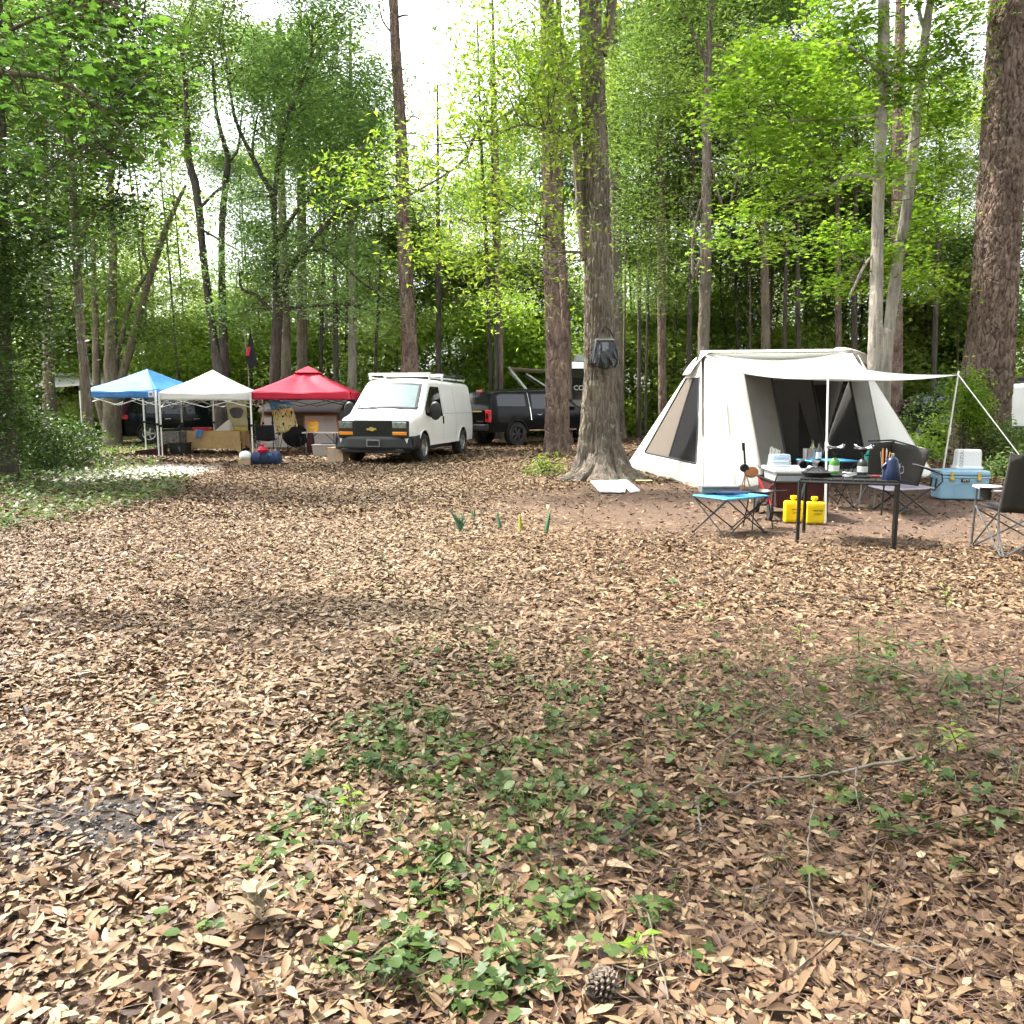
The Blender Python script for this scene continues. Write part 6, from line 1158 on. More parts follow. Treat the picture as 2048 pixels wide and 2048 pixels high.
p = place(488, 931); t = thing('cardboard_box', 'low cardboard box left of the blue duffel', 'box', (p.x, p.y + .14, 0)); MB().box((0, 0, .07), (.28, .26, .14)).build('carton', M['card'], t, bevel=.004)
t = thing('helmet', 'white and black helmet on the low cardboard box', 'helmet', (p.x, p.y + .14, .142)); MB().lathe([(.13, 0), (.145, .06), (.13, .13), (.08, .18), (.005, .2)], (0, 0, 0), 20, cap=False).build('shell', M['white_paint'], t, True, solid=.01); MB().lathe([(.001, -.155), (.05, -.15), (.095, -.135)], (0, 0, .07), 16, Matrix.Rotation(R(-90), 4, 'X') @ Matrix.Scale(-1, 4, (0, 0, 1)), cap=False).build('visor', M['dark_glass'], t, True)
p = place(529, 931); t = thing('duffel_bag', 'blue duffel bag on the leaves in front of the red canopy', 'bag', (p.x, p.y + .18, 0), R(-4))
bagp = [(.01, -.36), (.1, -.35), (.155, -.3), (.165, -.1), (.15, .05), (.17, .2), (.15, .31), (.08, .36), (.01, .37)]; MB().lathe(bagp, (0, 0, .16), 18, Matrix.Rotation(R(90), 4, 'Y')).build('bag', M['navy_cloth'], t, True); MB().tube([(-.1, -.165, .16), (-.05, -.2, .28), (.1, -.2, .28), (.14, -.17, .16)], .012, 6).build('strap', M['black_cloth'], t)
MB().box((.12, -.14, .26), (.12, .02, .06)).build('patch', M['denim'], t)
t = thing('red_pouch', 'red stuff sack on top of the blue duffel', 'bag', (p.x - .08, p.y + .16, .30), 0); MB().lathe([(.01, 0), (.1, .005), (.13, .06), (.09, .12), (.03, .15), (.045, .19), (.01, .2)], (0, 0, 0), 14).build('sack', M['red_cover'], t, True)
# ================================================================== white canvas tent with awning
tt = thing('canvas_tent', 'white canvas cabin tent with raised awning right of the oak', 'tent', (3.24, 13.5, 0))
O = Vector((3.24, 13.5, 0)); loc = lambda v: Vector(v) - O
FL, FR, BL, BR = (Vector(a) for a in ((3.24, 13.5, .01), (8.40, 15.8, .01), (2.66, 18.6, .01), (8.0, 20.8, .01)))
P1, P2 = G(1529, 977, .01), G(1776, 961, .01)
RL, RR_ = A(1402, 706, 16.2), A(1704, 703, 18.0); RB_L, RB_R = RL + Vector((-.15, .55, -.05)), RR_ + Vector((.1, .5, -.05))
EL, ER = A(1488, 747, 14.5), A(1731, 740, 16.0)
def quadgrid(a, b, c, d, sag=0.0, n1=26, n2=26, wr=.016, nrm=None, seed=0):
    a, b, c, d = (loc(q) for q in (a, b, c, d)); nn = (b - a).cross(d - a).normalized()
    def fn(u, v):
        q = a.lerp(b, u).lerp(d.lerp(c, u), v); return q + nn * (-sag * math.sin(math.pi * u) * math.sin(math.pi * v) + (wr * math.sin(u * 9 + v * 4 + seed) + .006 * math.sin(u * 31 + v * 11 + 2 * seed) * (1 - v) + .007 * math.sin(u * 7 - v * 24 + seed) * v) * min(1, 4 * v, 4 * u, 4 * (1 - u), 4 * (1 - v)))
    return MB().grid(fn, n1, n2)
CV = M['canvas']
# roof front and back, raised ridge flap
def rf(u, v):
    a = loc(RL).lerp(loc(RR_), u); b = loc(EL).lerp(loc(ER), u); q = a.lerp(b, v); q.z -= .16 * math.sin(math.pi * u) * (1 - .8 * v) + .05 * math.sin(math.pi * v); return q
MB().grid(rf, 24, 12).build('roof_front', CV, tt, True, solid=.008)
MB().tube([loc(RL) + Vector((0, 0, .02)), loc(RR_) + Vector((0, 0, .03))], .03, 8).build('ridge_pole', CV, tt, True)
quadgrid(RL + Vector((0, .02, -.02)), RR_ + Vector((0, .02, -.02)), BR, BL, .08, seed=2).build('back_wall', CV, tt, True, solid=.008)
quadgrid(FR, BR, RR_ + Vector((.25, .3, -.12)), RR_ + Vector((.12, 0, -.05)), .05).build('right_wall', CV, tt, True, solid=.008)
quadgrid(FL, P1, EL, RL + Vector((.05, -.1, -.08)), .03, seed=1).build('front_left_panel', CV, tt, True, solid=.008)
quadgrid(P2, FR, RR_ + Vector((.12, 0, -.05)), ER, .04, seed=3).build('front_right_panel', CV, tt, True, solid=.008)
for (p_, q_) in ((FL, RL), (P1, EL), (P2, ER), (FR, RR_), (FL.lerp(P1, .5), RL.lerp(EL, .55)), (RL, EL), (EL, ER)): MB().bar(loc(p_) + Vector((0, -.012, .01)), loc(q_) + Vector((0, -.012, 0)), .007, 5).build('seam', M['canvas_tan'], tt)
M['hem'] = pm('muddy_hem', (.34, .28, .22), .9, var=.3, scale=9)
for (p_, q_) in ((BL, FL), (FL, P1), (P2, FR)):
    o_ = Vector((-(q_ - p_).normalized().y, (q_ - p_).normalized().x, 0)) * (-.012)
    MB().grid(lambda u, v: loc(p_.lerp(q_, u)) + o_ + Vector((0, 0, .0 + (.05 + .02 * math.sin(u * 23)) * v)), 20, 1).build('hem', M['hem'], tt)
# ridge end hood, right end cap
MB().grid(lambda u, v: loc(RR_) + Vector((-.25 + .85 * u, -.15 + .7 * v, .04 - .32 * u * u + .06 * math.sin(math.pi * v))), 8, 6).build('ridge_cap', CV, tt, True, solid=.01)
MB().grid(lambda u, v: loc(RL) + Vector((.25 - .5 * u, -.2 + .7 * v, .03 - .45 * u * u)), 6, 6).build('ridge_cap', CV, tt, True, solid=.01)
# left end wall: canvas border plus mesh window in two bays
def lw(s_, t_):            # s along base from back (0) to front (1), t up to the ridge
    return BL.lerp(FL, s_).lerp(RL, t_)
wb, wt_, s0, s1 = .16, .86, .16, .93
def wall_piece(sa, sb, ta, tb, n1=8, n2=8): return MB().grid(lambda u, v: loc(lw(sa + (sb - sa) * u, ta + (tb - ta) * v)), n1, n2)
wall_piece(0, 1, 0, wb).build('left_wall_foot', CV, tt, solid=.008); wall_piece(0, s0, wb, 1).build('left_wall_back', CV, tt, solid=.008); wall_piece(s1, 1, wb, 1).build('left_wall_front', CV, tt, solid=.008); wall_piece(s0, s1, .80, 1).build('left_wall_peak', CV, tt, solid=.008)
wall_piece(.56, s1, wb, .80).build('mesh_window', M['net'], tt); wall_piece(s0, .56, wb, .80).build('mesh_window', M['net_pale'], tt)
for (a, b) in (((.56, wb), (.56, .8)), ((s0, wb), (s0, .8)), ((s1, wb), (s1, .8)), ((s0, wb), (s1, wb))): MB().bar(loc(lw(*a)) + Vector((-.01, 0, 0)), loc(lw(*b)) + Vector((-.01, 0, 0)), .018, 6).build('window_zip', M['zip'], tt)
MB().tube([loc(RL) + Vector((-.05, -.05, -.02)), loc(G(1322, 948)) ], .022, 6).build('end_pole', M['steel'], tt)
# front wall under the awning: side panels with its shade put into grey canvas, mesh panels, posts
def fw(s_, t_): return P1.lerp(P2, s_).lerp(EL.lerp(ER, s_), t_)
def fpiece(sa, sb, ta, tb, off=0): return MB().grid(lambda u, v: loc(fw(sa + (sb - sa) * u, ta + (tb - ta) * v)) + Vector((0, off, 0)), 8, 8)
fpiece(0, .2, 0, 1).build('front_side_panel', M['canvas_grey'], tt, solid=.008); fpiece(.84, 1, 0, 1).build('front_side_panel', M['canvas_grey'], tt, solid=.008)
fpiece(.2, .84, 0, .12).build('door_sill', M['canvas_grey'], tt, solid=.008); fpiece(.2, .84, .93, 1).build('door_header', M['canvas_grey'], tt, solid=.008)
fpiece(.2, .52, .12, .93).build('mesh_door', M['net'], tt); fpiece(.52, .84, .12, .93).build('mesh_door', M['net'], tt)
for s_ in (.2, .52, .84): MB().bar(loc(fw(s_, .02)) + Vector((0, -.01, 0)), loc(fw(s_, .95)) + Vector((0, -.01, 0)), .02, 6).build('door_zip', M['zip'], tt)
MB().add([loc(fw(.33, .12)) + Vector((0, .35, 0)), loc(fw(.5, .12)) + Vector((0, .35, 0)), loc(fw(.44, .74)) + Vector((0, .35, 0))], [(0, 1, 2)]).build('door_flap', M['canvas_tan'], tt, solid=.01)
MB().add([loc(fw(.6, .3)) + Vector((0, .4, 0)), loc(fw(.74, .88)) + Vector((0, .4, 0)), loc(fw(.58, .88)) + Vector((0, .4, 0))], [(0, 1, 2)]).build('door_flap', M['canvas_tan'], tt, solid=.01)
MB().add([loc(q) for q in (FL, FR, BR, BL)], [(0, 1, 2, 3)]).build('tent_floor', M['canvas_grey'], tt)
# awning and its poles
AL, AR_ = A(1656, 757, 9.95), A(1917, 750, 13.1)
def aw(u, v):
    q = loc(EL).lerp(loc(ER), u).lerp(loc(AL).lerp(loc(AR_), u), v); q.z -= .07 * math.sin(math.pi * v) * (.5 + .5 * math.sin(math.pi * u)) + .05 * math.sin(math.pi * u) * v; return q
MB().grid(aw, 18, 16).build('awning', CV, tt, True, solid=.008)
b1, b2 = G(1650, 1047), G(1879, 988)
for (b_, t_) in ((b1, AL), (b2, AR_)):
    po = MB().tube([loc(b_), loc(t_) + Vector((0, 0, .06))], .013, 8).build('awning_pole', M['white_steel'], tt, True); MB().bar(loc(b_.lerp(t_, .5)), loc(b_.lerp(t_, .56)), .02, 8).build('pole_clamp', M['white_steel'], po)
rp = A(2120, 935, 11.6); rp.z = 0; MB().bar(loc(AR_), loc(rp), .009, 5).build('guy_rope', M['rope'], tt)
MB().bar(loc(AL), loc(G(1640, 1040)) + Vector((.0, -.2, 0)), .005, 5).build('guy_rope', M['rope'], tt)
for (a, b) in ((BL, FL), (FL, P1)):
    for s_ in (.02, .5, .98): q = a.lerp(b, s_); MB().bar(loc(q) + Vector((-.03, -.03, -.04)), loc(q) + Vector((-.05, -.05, .05)), .008, 5).build('tent_peg', M['steel'], tt)

# ---- bag on the oak, card at its foot
ob = A(1209, 705, 15.05); t = thing('shower_bag', 'black glossy water bag hanging on the trunk of the big oak', 'bag', (ob.x, ob.y, ob.z - .27)); 
MB().grid(lambda u, v: ((.17 + .13 * v ** .8) * (1 if v < .88 else 1 - (v - .88) * 2.2) * math.cos(math.pi * (1 + u)), (.03 + .15 * math.sin(min(1, v * 1.15) * 1.7)) * math.sin(math.pi * (1 + u)) - (.014 * math.sin(u * 34 + 2 * math.sin(v * 5)) + .006 * math.sin(u * 71)) * min(1, 3 * v), .5 - .52 * v + .02 * math.sin(u * 9) * v), 72, 24).build('bag_body', pm('black_vinyl', (.004, .0045, .008), .2, var=.3, bump=.4, bscale=12, spec=.5), t, True, solid=.012)
MB().box((0, -.045, .5), (.35, .03, .03)).build('top_bar', M['grey_tube'], t, bevel=.006); MB().tube([(-.17, -.03, .5), (-.13, -.03, .62), (0, .0, .74), (.1, -.02, .66), (.18, -.03, .5)], .012, 6).build('handle', M['black_cloth'], t)
MB().box((.0, -.135, .36), (.11, .012, .16)).build('label_patch', pm('label_grey', (.16, .17, .2), .3, var=.25, scale=20), t, bevel=.004)
cp = [G(1181, 967), G(1252, 963), G(1280, 986), G(1262, 989), (G(1252, 980)), G(1250, 989), G(1222, 988), G(1200, 988)]; c0 = cp[0]
t = thing('white_card', 'flat white torn card lying at the foot of the oak', 'card', (c0.x, c0.y, gz(c0.x, c0.y) + .03)); MB().prism([q - c0 for q in cp], (0, 0, .02)).build('sheet', M['white_cover'], t); MB().box((.55, .12, .022), (.3, .12, .006)).build('green_print', pm('green_print', (.05, .3, .2), .8), t); MB().box((1.0, .1, .022), (.3, .1, .006)).build('yellow_print', pm('pale_print', (.6, .58, .25), .8), t)

# ---- blue folding stool table
def fold_table(name, label, c, rz, L, W_, H, top, items=None):
    t = thing(name, label, 'table', (c.x, c.y, gz(c.x, c.y)), rz)
    MB().grid(lambda u, v: ((u - .5) * L, (v - .5) * W_, H - .012 * math.sin(math.pi * u) * math.sin(math.pi * v)), 8, 8).build('fabric_top', M[top], t, True, solid=.012)
    cs = [(-L / 2, -W_ / 2), (L / 2, -W_ / 2), (L / 2, W_ / 2), (-L / 2, W_ / 2)]
    for i in range(4):
        a, b = cs[i], cs[(i + 1) % 4]; MB().bar((a[0], a[1], H), (b[0], b[1], H), .012, 6).build('rim_bar', M[top], t)
        MB().bar((a[0], a[1], H - .01), (b[0] * .98, b[1] * .98, .01), .008, 6).bar((b[0], b[1], H - .01), (a[0] * .98, a[1] * .98, .01), .008, 6).build('cross_leg', M['dark_tube'], t)
        MB().lathe([(.014, 0), (.014, .03)], (a[0] * .98, a[1] * .98, 0), 8).build('foot', M['black_plastic'], t)
    return t
M['blue_top'] = pm('bright_blue_fabric', (.045, .24, .42), .6, var=.08)
sc1 = G(1458, 1066); fold_table('folding_table', 'low blue topped folding table with crossed black legs left of the wagon', sc1, R(33), .66, .50, .43, 'blue_top')
t = thing('grey_box', 'flat grey box on the blue topped low table', 'box', (sc1.x - .09, sc1.y + .16, .448), R(2)); MB().box((0, 0, .038), (.43, .16, .075)).build('case', pm('grey_case', (.13, .13, .135), .7, var=.1), t, bevel=.004); MB().box((0, -.0815, .05), (.425, .004, .004)).build('lid_seam', M['dark_tube'], t)
t = thing('dark_netting', 'dark beaded cord heap on the blue topped low table', 'cord', (sc1.x + .03, sc1.y - .02, .444)); r = random.Random(5); MB().tube([(.24 * math.cos(k * .9) * (.3 + .7 * r.random()), .06 * math.sin(k * .9 * 1.3), .012 + .012 * r.random()) for k in range(46)], .008, 5).build('coil', M['navy_cloth'], t, True)
t = thing('black_pan', 'black pan rim sticking out behind the blue topped table', 'pan', (sc1.x + .42, sc1.y + .38, gz(sc1.x, sc1.y))); MB().lathe([(.001, .40), (.15, .40), (.19, .45), (.185, .45), (.15, .41)], (0, 0, 0), 22, cap=False).build('pan', M['dark_tube'], t, True); MB().bar((.18, 0, .44), (.34, -.03, .45), .01, 6).build('handle', M['dark_tube'], t)
for a in (0, 2.1, 4.2): MB().bar((.12 * math.cos(a), .12 * math.sin(a), .40), (.2 * math.cos(a), .2 * math.sin(a), 0), .008, 5).build('stand_leg', M['dark_tube'], t)
# ---- mandolin on a stand, arrow stand
mp_ = G(1489, 1001); t = thing('ukulele', 'small wooden string instrument standing on its stand left of the wagon', 'instrument', (mp_.x, mp_.y, 0), R(5)); W1 = pm('varnished_wood', (.32, .13, .05), .3, var=.25, coat=.5)
zz = lambda py: A(1489, py, mp_.y).z
MB().lathe([(.01, -.035), (.1, -.035), (.115, 0), (.1, .035), (.01, .035)], (.08, -.02, zz(944)), 20, Matrix.Rotation(R(80), 4, 'X') @ Matrix.Scale(.75, 4, (0, 1, 0))).build('body', W1, t, True); MB().lathe([(.008, -.03), (.06, -.03), (.06, .03), (.008, .03)], (-.03, -.02, zz(936)), 16, Matrix.Rotation(R(90), 4, 'X')).build('cutaway', M['dark_tube'], t, True)
MB().box((-.035, -.03, (zz(930) + zz(902)) / 2), (.028, .02, zz(902) - zz(934)), Matrix.Rotation(R(-6), 3, 'Y')).build('neck', M['dark_tube'], t, bevel=.004); hd = MB().box((-.06, -.03, zz(893)), (.045, .014, .12), Matrix.Rotation(R(-6), 3, 'Y')).build('headstock', M['dark_tube'], t, bevel=.004)
for k in range(3):
    for s in (-1, 1): MB().bar((-.06 + s * .02, -.03, zz(893) - .035 + .035 * k), (-.06 + s * .042, -.03, zz(893) - .035 + .035 * k), .007, 5).build('tuning_peg', M['steel'], hd)
for k in range(3): MB().box((-.033, -.042, zz(930) + .03 + k * .045), (.03, .003, .004)).build('fret', M['steel'], t)
for a in (-.14, 0.0, .12): MB().bar((0, 0, zz(945)), (a, .05 - abs(a), 0), .009, 6).build('stand_leg', W1, t)
ap_ = G(1526, 1006); t = thing('arrow_stand', 'black tripod holding three white feathered arrows beside the wagon', 'stand', (ap_.x, ap_.y, 0)); za = lambda py: A(1526, py, ap_.y).z
for (a, b) in ((-.16, -.05), (.02, -.12), (.06, .12), (-.08, .1)): MB().bar((.01, 0, za(932)), (a, b, 0), .006, 5).build('leg', M['dark_tube'], t)
MB().tube([(-.1, 0, za(931)), (-.07, 0, za(936)), (.05, 0, za(933)), (.1, 0, za(933))], .006, 5).build('hook', M['dark_tube'], t)
for k in range(3):
    b = Vector((.02, -.01 * k, za(985))); e = Vector((.1 + .05 * k, -.01 * k, za(893) - .02 * k)); ar = MB().bar(b, e, .004, 5).build('arrow_shaft', M['dark_tube'], t); d = (e - b).normalized(); sd = Vector((d.z, 0, -d.x))
    for s in (-1, 1): MB().add([e - d * .2, e - d * .17 + sd * s * .022, e - d * .02 + sd * s * .026, e], [(0, 1, 2, 3)]).build('feather', M['white_cover'], ar, solid=.004)
# ---- wagon with bins
wp = G(1596, 1040); wz = gz(wp.x, wp.y); t = thing('folding_wagon', 'dark maroon folding wagon carrying a clear plastic bin', 'wagon', (wp.x, wp.y + .35, wz), R(-4))
MB().grid(lambda u, v: ((.29 + .03 * v) * (1 if u < .25 or u > .75 else 1) * (-1 if u > .5 else 1) if False else (.27 + .03 * v) * math.copysign(min(1, abs(math.cos(2 * math.pi * u)) * 1.42), math.cos(2 * math.pi * u)), .45 * math.copysign(min(1, abs(math.sin(2 * math.pi * u)) * 1.42), math.sin(2 * math.pi * u)), .18 + .3 * v), 32, 4).build('fabric_tub', M['maroon'], t, solid=.015)
MB().box((0, 0, .17), (.52, .86, .02)).build('tub_floor', M['black_cloth'], t)
rim = [(-.32, -.47, .49), (.32, -.47, .49), (.32, .47, .49), (-.32, .47, .49), (-.32, -.47, .49)]; MB().tube(rim, .013, 6).build('top_frame', M['dark_tube'], t)
MB().tube([(-.33, -.46, .1), (-.33, -.5, .45), (-.3, -.52, .585), (.3, -.52, .585), (.33, -.5, .45), (.33, -.46, .1)], .013, 6).build('end_frame', M['dark_tube'], t, True)
for s in (-1, 1):
    MB().bar((s * .31, -.44, .14), (s * .31, .44, .48), .01, 6).bar((s * .31, .44, .14), (s * .31, -.44, .48), .01, 6).build('side_cross', M['red_lens'], t)
    for y in (-.36, .36): wheel(t, s * .33 if False else y * 0 + s * .33, y, .1, .05, M['dark_alloy'], 5) if False else MB().lathe([(.03, -.022), (.095, -.022), (.1, -.012), (.1, .012), (.095, .022), (.03, .022)], (s * .33, y, .1), 20, Matrix.Rotation(R(90), 4, 'Y')).build('wheel', M['rubber'], t, True)
MB().bar((-.3, -.36, .1), (.3, -.36, .1), .01, 6).build('front_axle', M['dark_tube'], t); MB().bar((-.3, .36, .1), (.3, .36, .1), .01, 6).build('rear_axle', M['dark_tube'], t)
def frosted(name, tint, k):
    m, n, o = new_mat(name); tr = N(n, 'ShaderNodeBsdfTransparent'); tr.inputs[0].default_value = (*tint, 1); p_ = N(n, 'ShaderNodeBsdfPrincipled'); p_.inputs['Base Color'].default_value = (*tint, 1); p_.inputs['Roughness'].default_value = .25
    mx = N(n, 'ShaderNodeMixShader'); mx.inputs[0].default_value = k; n.links.new(tr.outputs[0], mx.inputs[1]); n.links.new(p_.outputs[0], mx.inputs[2]); n.links.new(mx.outputs[0], o.inputs[0]); return m
M['frost'] = frosted('frosted_plastic', (.78, .82, .84), .45); M['frost2'] = frosted('clear_plastic', (.75, .82, .86), .25); M['frost_lid'] = frosted('frosted_lid', (.85, .87, .9), .8)
b_ = Vector((wp.x, wp.y + .3, wz)); t = thing('storage_bin', 'frosted plastic storage bin with white lid riding in the wagon', 'bin', b_, R(-4)); MB().box((0, 0, .46), (.52, .6, .28), taper=1.08).build('tub', M['frost'], t, bevel=.02); MB().box((0, 0, .622), (.62, .7, .045)).build('lid', M['frost_lid'], t, bevel=.012)
for (q, m_) in (((-.1, -.1, .4), 'lilac_cloth'), ((.12, .05, .42), 'denim'), ((0, .12, .38), 'red_cover')): MB().box(q, (.2, .18, .12)).build('contents', M[m_], t, bevel=.03)
t = thing('clear_box', 'small clear plastic box on the lid of the storage bin', 'box', b_ + Vector((-.13, .12, .645)), R(3)); MB().box((0, 0, .08), (.26, .2, .16), taper=.9).build('tub', M['frost2'], t, bevel=.02)
for k in range(3): MB().box((0, 0, .035 + .04 * k), (.2, .15, .02)).build('contents', M[('lilac_cloth', 'white_cover', 'denim')[k]], t, bevel=.004)
for k, dx in enumerate((.06, .26)):
    t = thing('black_cup', ('left' if k == 0 else 'right') + ' black cup lying open end forward on the bin lid', 'cup', b_ + Vector((dx, -.2, .647)), R(-8 + 22 * k)); MB().lathe([(.045, -.06), (.054, -.06), (.05, .06), (.0, .06), (.0, .05), (.044, .05), (.045, -.06)], (0, 0, .053), 20, Matrix.Rotation(R(-82), 4, 'X'), cap=False).build('cup', M['black_plastic'], t, True); MB().tube([(.05, .0, .07), (.085, 0, .075), (.085, 0, .04), (.05, 0, .035)], .007, 5).build('handle', M['black_plastic'], t)
# ---- yellow cans
M['can'] = pm('yellow_can', (.8, .58, .01), .4, var=.08, dirt=(.6, .4, .04)); M['ink'] = pm('marker_ink', (.02, .015, .01), .8)
for k, (px, py, rr, lab) in enumerate(((1589, 1047, -3, 'yellow water can on the left, half behind the table leg'), (1631, 1051, 2, 'yellow water can on the right, nearer the awning pole'))):
    q = G(px, py); t = thing('water_can', lab, 'jerrycan', (q.x, q.y + .06, gz(q.x, q.y)), R(rr)); MB().box((0, 0, .14), (.232, .11, .27)).build('can', M['can'], t, bevel=.03, seg=3, smooth=False); MB().lathe([(.025, 0), (.025, .03), (.04, .03), (.04, .065), (.01, .07)], (-.005, 0, .27), 14).build('cap', M['can'], t, True)
    MB().box((.0, -.058, .14), (.16, .006, .2)).build('panel', M['can'], t, bevel=.02)
    text_obj('lettering', 'WATER', .036, M['ink'], t, (.02, -.0625, .17), (R(90), 0, 0), .0008, shear=.2); text_obj('lettering', 'ONLY', .036, M['ink'], t, (.02, -.0625, .13), (R(90), 0, 0), .0008, shear=.2)
# ---- black table with cooking gear
tFL, tFR, tBL = G(1594, 1088), G(1788, 1099), G(1607, 1067); tBR = tFR + (tBL - tFL); th_ = .685
t = thing('camp_table', 'black camp table holding the stoves and the blue coffee pot', 'table', (tFL.x, tFL.y, 0)); L_ = lambda q, z: Vector((q.x - tFL.x, q.y - tFL.y, z))
nsl = 9
for k in range(nsl):
    a, b = k / nsl, (k + .93) / nsl; c4_ = [tFL.lerp(tFR, a), tFL.lerp(tFR, b), tBL.lerp(tBR, b), tBL.lerp(tBR, a)]; MB().prism([L_(q, th_ - .015) for q in c4_], (0, 0, .018)).build('slat', M['dark_tube'], t)
MB().tube([L_(q, th_ - .03) for q in (tFL, tFR, tBR, tBL, tFL)], .016, 6).build('frame', M['dark_tube'], t)
for q in (tFL, tFR, tBL, tBR): lg = MB().box(L_(q, th_ / 2 - .01), (.03, .03, th_ - .02)).build('leg', M['dark_tube'], t); MB().lathe([(.022, 0), (.022, .03)], L_(q, gz(q.x, q.y)), 8).build('foot_cap', M['black_plastic'], lg)
MB().bar(L_(tFL, .42), L_(tBL, .62), .01, 6).build('brace', M['dark_tube'], t); MB().bar(L_(tFR, .62), L_(tBR, .42), .01, 6).build('brace', M['dark_tube'], t)
def tab(u, v): q = tFL.lerp(tFR, u).lerp(tBL.lerp(tBR, u), v); return Vector((q.x, q.y, th_ + .004))
def stove(label, pos, bottle):
    t = thing('gas_stove', label, 'stove', pos); MB().lathe([(.075, 0), (.085, .004), (.085, .02), (.05, .03), (.05, .02)], (0, 0, 0), 18).build('base', M['black_plastic'], t, True)
    MB().lathe([(.01, .012), (.049, .014), (.052, .03), (.052, .15), (.046, .175), (.02, .195), (.012, .2)], (0, 0, 0), 20).build('gas_bottle', M[bottle], t, True); MB().lathe([(.0525, .06), (.0528, .12)], (0, 0, 0), 20, cap=False).build('bottle_label', M['plate'], t, True)
    MB().lathe([(.012, .2), (.012, .24), (.03, .255), (.03, .27), (.045, .29)], (0, 0, 0), 14).build('regulator', M['black_plastic'], t, True); MB().bar((.01, -.02, .235), (.05, -.04, .235), .009, 6).build('valve_knob', M['black_plastic'], t)
    MB().lathe([(.02, .285), (.085, .3), (.095, .315), (.07, .312), (.03, .305)], (0, 0, 0), 22).build('burner', M['chrome'], t, True)
    for k in range(4): a = k * 1.571 + .5; MB().tube([(.03 * math.cos(a), .03 * math.sin(a), .31), (.09 * math.cos(a), .09 * math.sin(a), .325), (.118 * math.cos(a), .118 * math.sin(a), .34)], .007, 5).build('pot_support', M['chrome'], t)
M['green_gas'] = pm('green_gas_bottle', (.06, .22, .03), .35, var=.1); M['dark_gas'] = pm('dark_gas_bottle', (.02, .03, .03), .35, var=.2); M['enamel'] = pm('blue_enamel', (.004, .011, .04), .3, var=.15, scale=30, spec=.3)
stove('camping stove on a green gas bottle, left of the two', tab(.33, .45), 'green_gas'); stove('camping stove on a dark gas bottle, beside the coffee pot', tab(.63, .4), 'dark_gas')
q = tab(.93, .22); t = thing('coffee_pot', 'dark blue enamel coffee pot at the right end of the black table', 'coffee pot', q); MB().lathe([(.01, 0), (.09, 0), (.092, .01), (.075, .1), (.06, .17), (.055, .185)], (0, 0, 0), 22).build('pot', M['enamel'], t, True); ld = MB().lathe([(.057, .185), (.05, .21), (.025, .23), (.01, .235)], (0, 0, 0), 20).build('lid', M['enamel'], t, True); MB().lathe([(.012, .232), (.016, .25), (.014, .268), (.004, .272)], (0, 0, 0), 10).build('knob', M['chrome'], ld, True)
MB().tube([(-.055, 0, .16), (-.09, 0, .13), (-.1, 0, .11)], [.02, .014, .011], 8).build('spout', M['enamel'], t, True); MB().tube([(.05, .02, .17), (.11, .04, .16), (.115, .04, .08), (.075, .03, .04)], .007, 6).build('handle', M['enamel'], t, True)
q = tab(.985, .62); t = thing('steel_mug', 'glass and steel mug behind the coffee pot', 'mug', q); MB().lathe([(.04, 0), (.042, .1), (.04, .1), (.038, .01)], (0, 0, 0), 16).build('cup', M['maroon'], t, True); MB().lathe([(.042, .1), (.043, .15), (.04, .15)], (0, 0, 0), 16, cap=False).build('rim', M['steel'], t, True); MB().tube([(.04, 0, .12), (.07, 0, .11), (.07, 0, .05), (.04, 0, .04)], .005, 5).build('handle', M['steel'], t)
q = tab(.14, .35); t = thing('black_basket', 'black mesh basket heap on the left end of the black table', 'basket', q); MB().lathe([(.11, .0), (.15, .05), (.13, .055), (.06, .085), (.01, .09)], (0, 0, 0), 20).build('lid_dome', M['black_plastic'], t, True)
for k in range(7): a = k * .9; MB().tube([(.14 * math.cos(a), .14 * math.sin(a), .05), (.05 * math.cos(a), .05 * math.sin(a), .1), (-.1 * math.cos(a), -.1 * math.sin(a), .07)], .006, 5).build('wire', M['dark_alloy'], t, True)
q = tab(.5, .55); t = thing('paper_plate', 'white paper bundle between the two stoves', 'paper', q, R(20)); MB().grid(lambda u, v: ((u - .5) * .2, (v - .5) * .14, .004 + .025 * math.sin(3 * u) * math.sin(3 * v + .4)), 8, 6).build('sheet', M['white_cover'], t, True, solid=.008); MB().grid(lambda u, v: ((u - .5) * .16 + .02, (v - .5) * .1, .032 + .012 * math.sin(4 * u + v)), 6, 5).build('sheet', M['white_cover'], t, True, solid=.005)
q = tab(.77, .5); t = thing('red_lighter', 'small red tool lying behind the right stove', 'lighter', q, R(15)); MB().box((0, 0, .012), (.1, .025, .022)).build('grip', M['red_lens'], t, bevel=.006); MB().bar((.05, 0, .012), (.13, 0, .012), .005, 5).build('nozzle', M['steel'], t)
q = tab(.86, .7); t = thing('fire_tongs', 'bundle of thin brown skewers standing behind the coffee pot', 'skewers', q); MB().lathe([(.03, 0), (.035, .1), (.03, .1), (.026, .01)], (0, 0, 0), 12).build('jar', M['clear'], t, True)
for k in range(7): a = k * .9; MB().bar((.012 * math.cos(a), .012 * math.sin(a), .01), (.05 * math.cos(a), .04 * math.sin(a), .26 + .02 * (k % 3)), .004, 5).build('skewer', M['canvas_tan'] if k % 2 else M['orange_trim'], t)
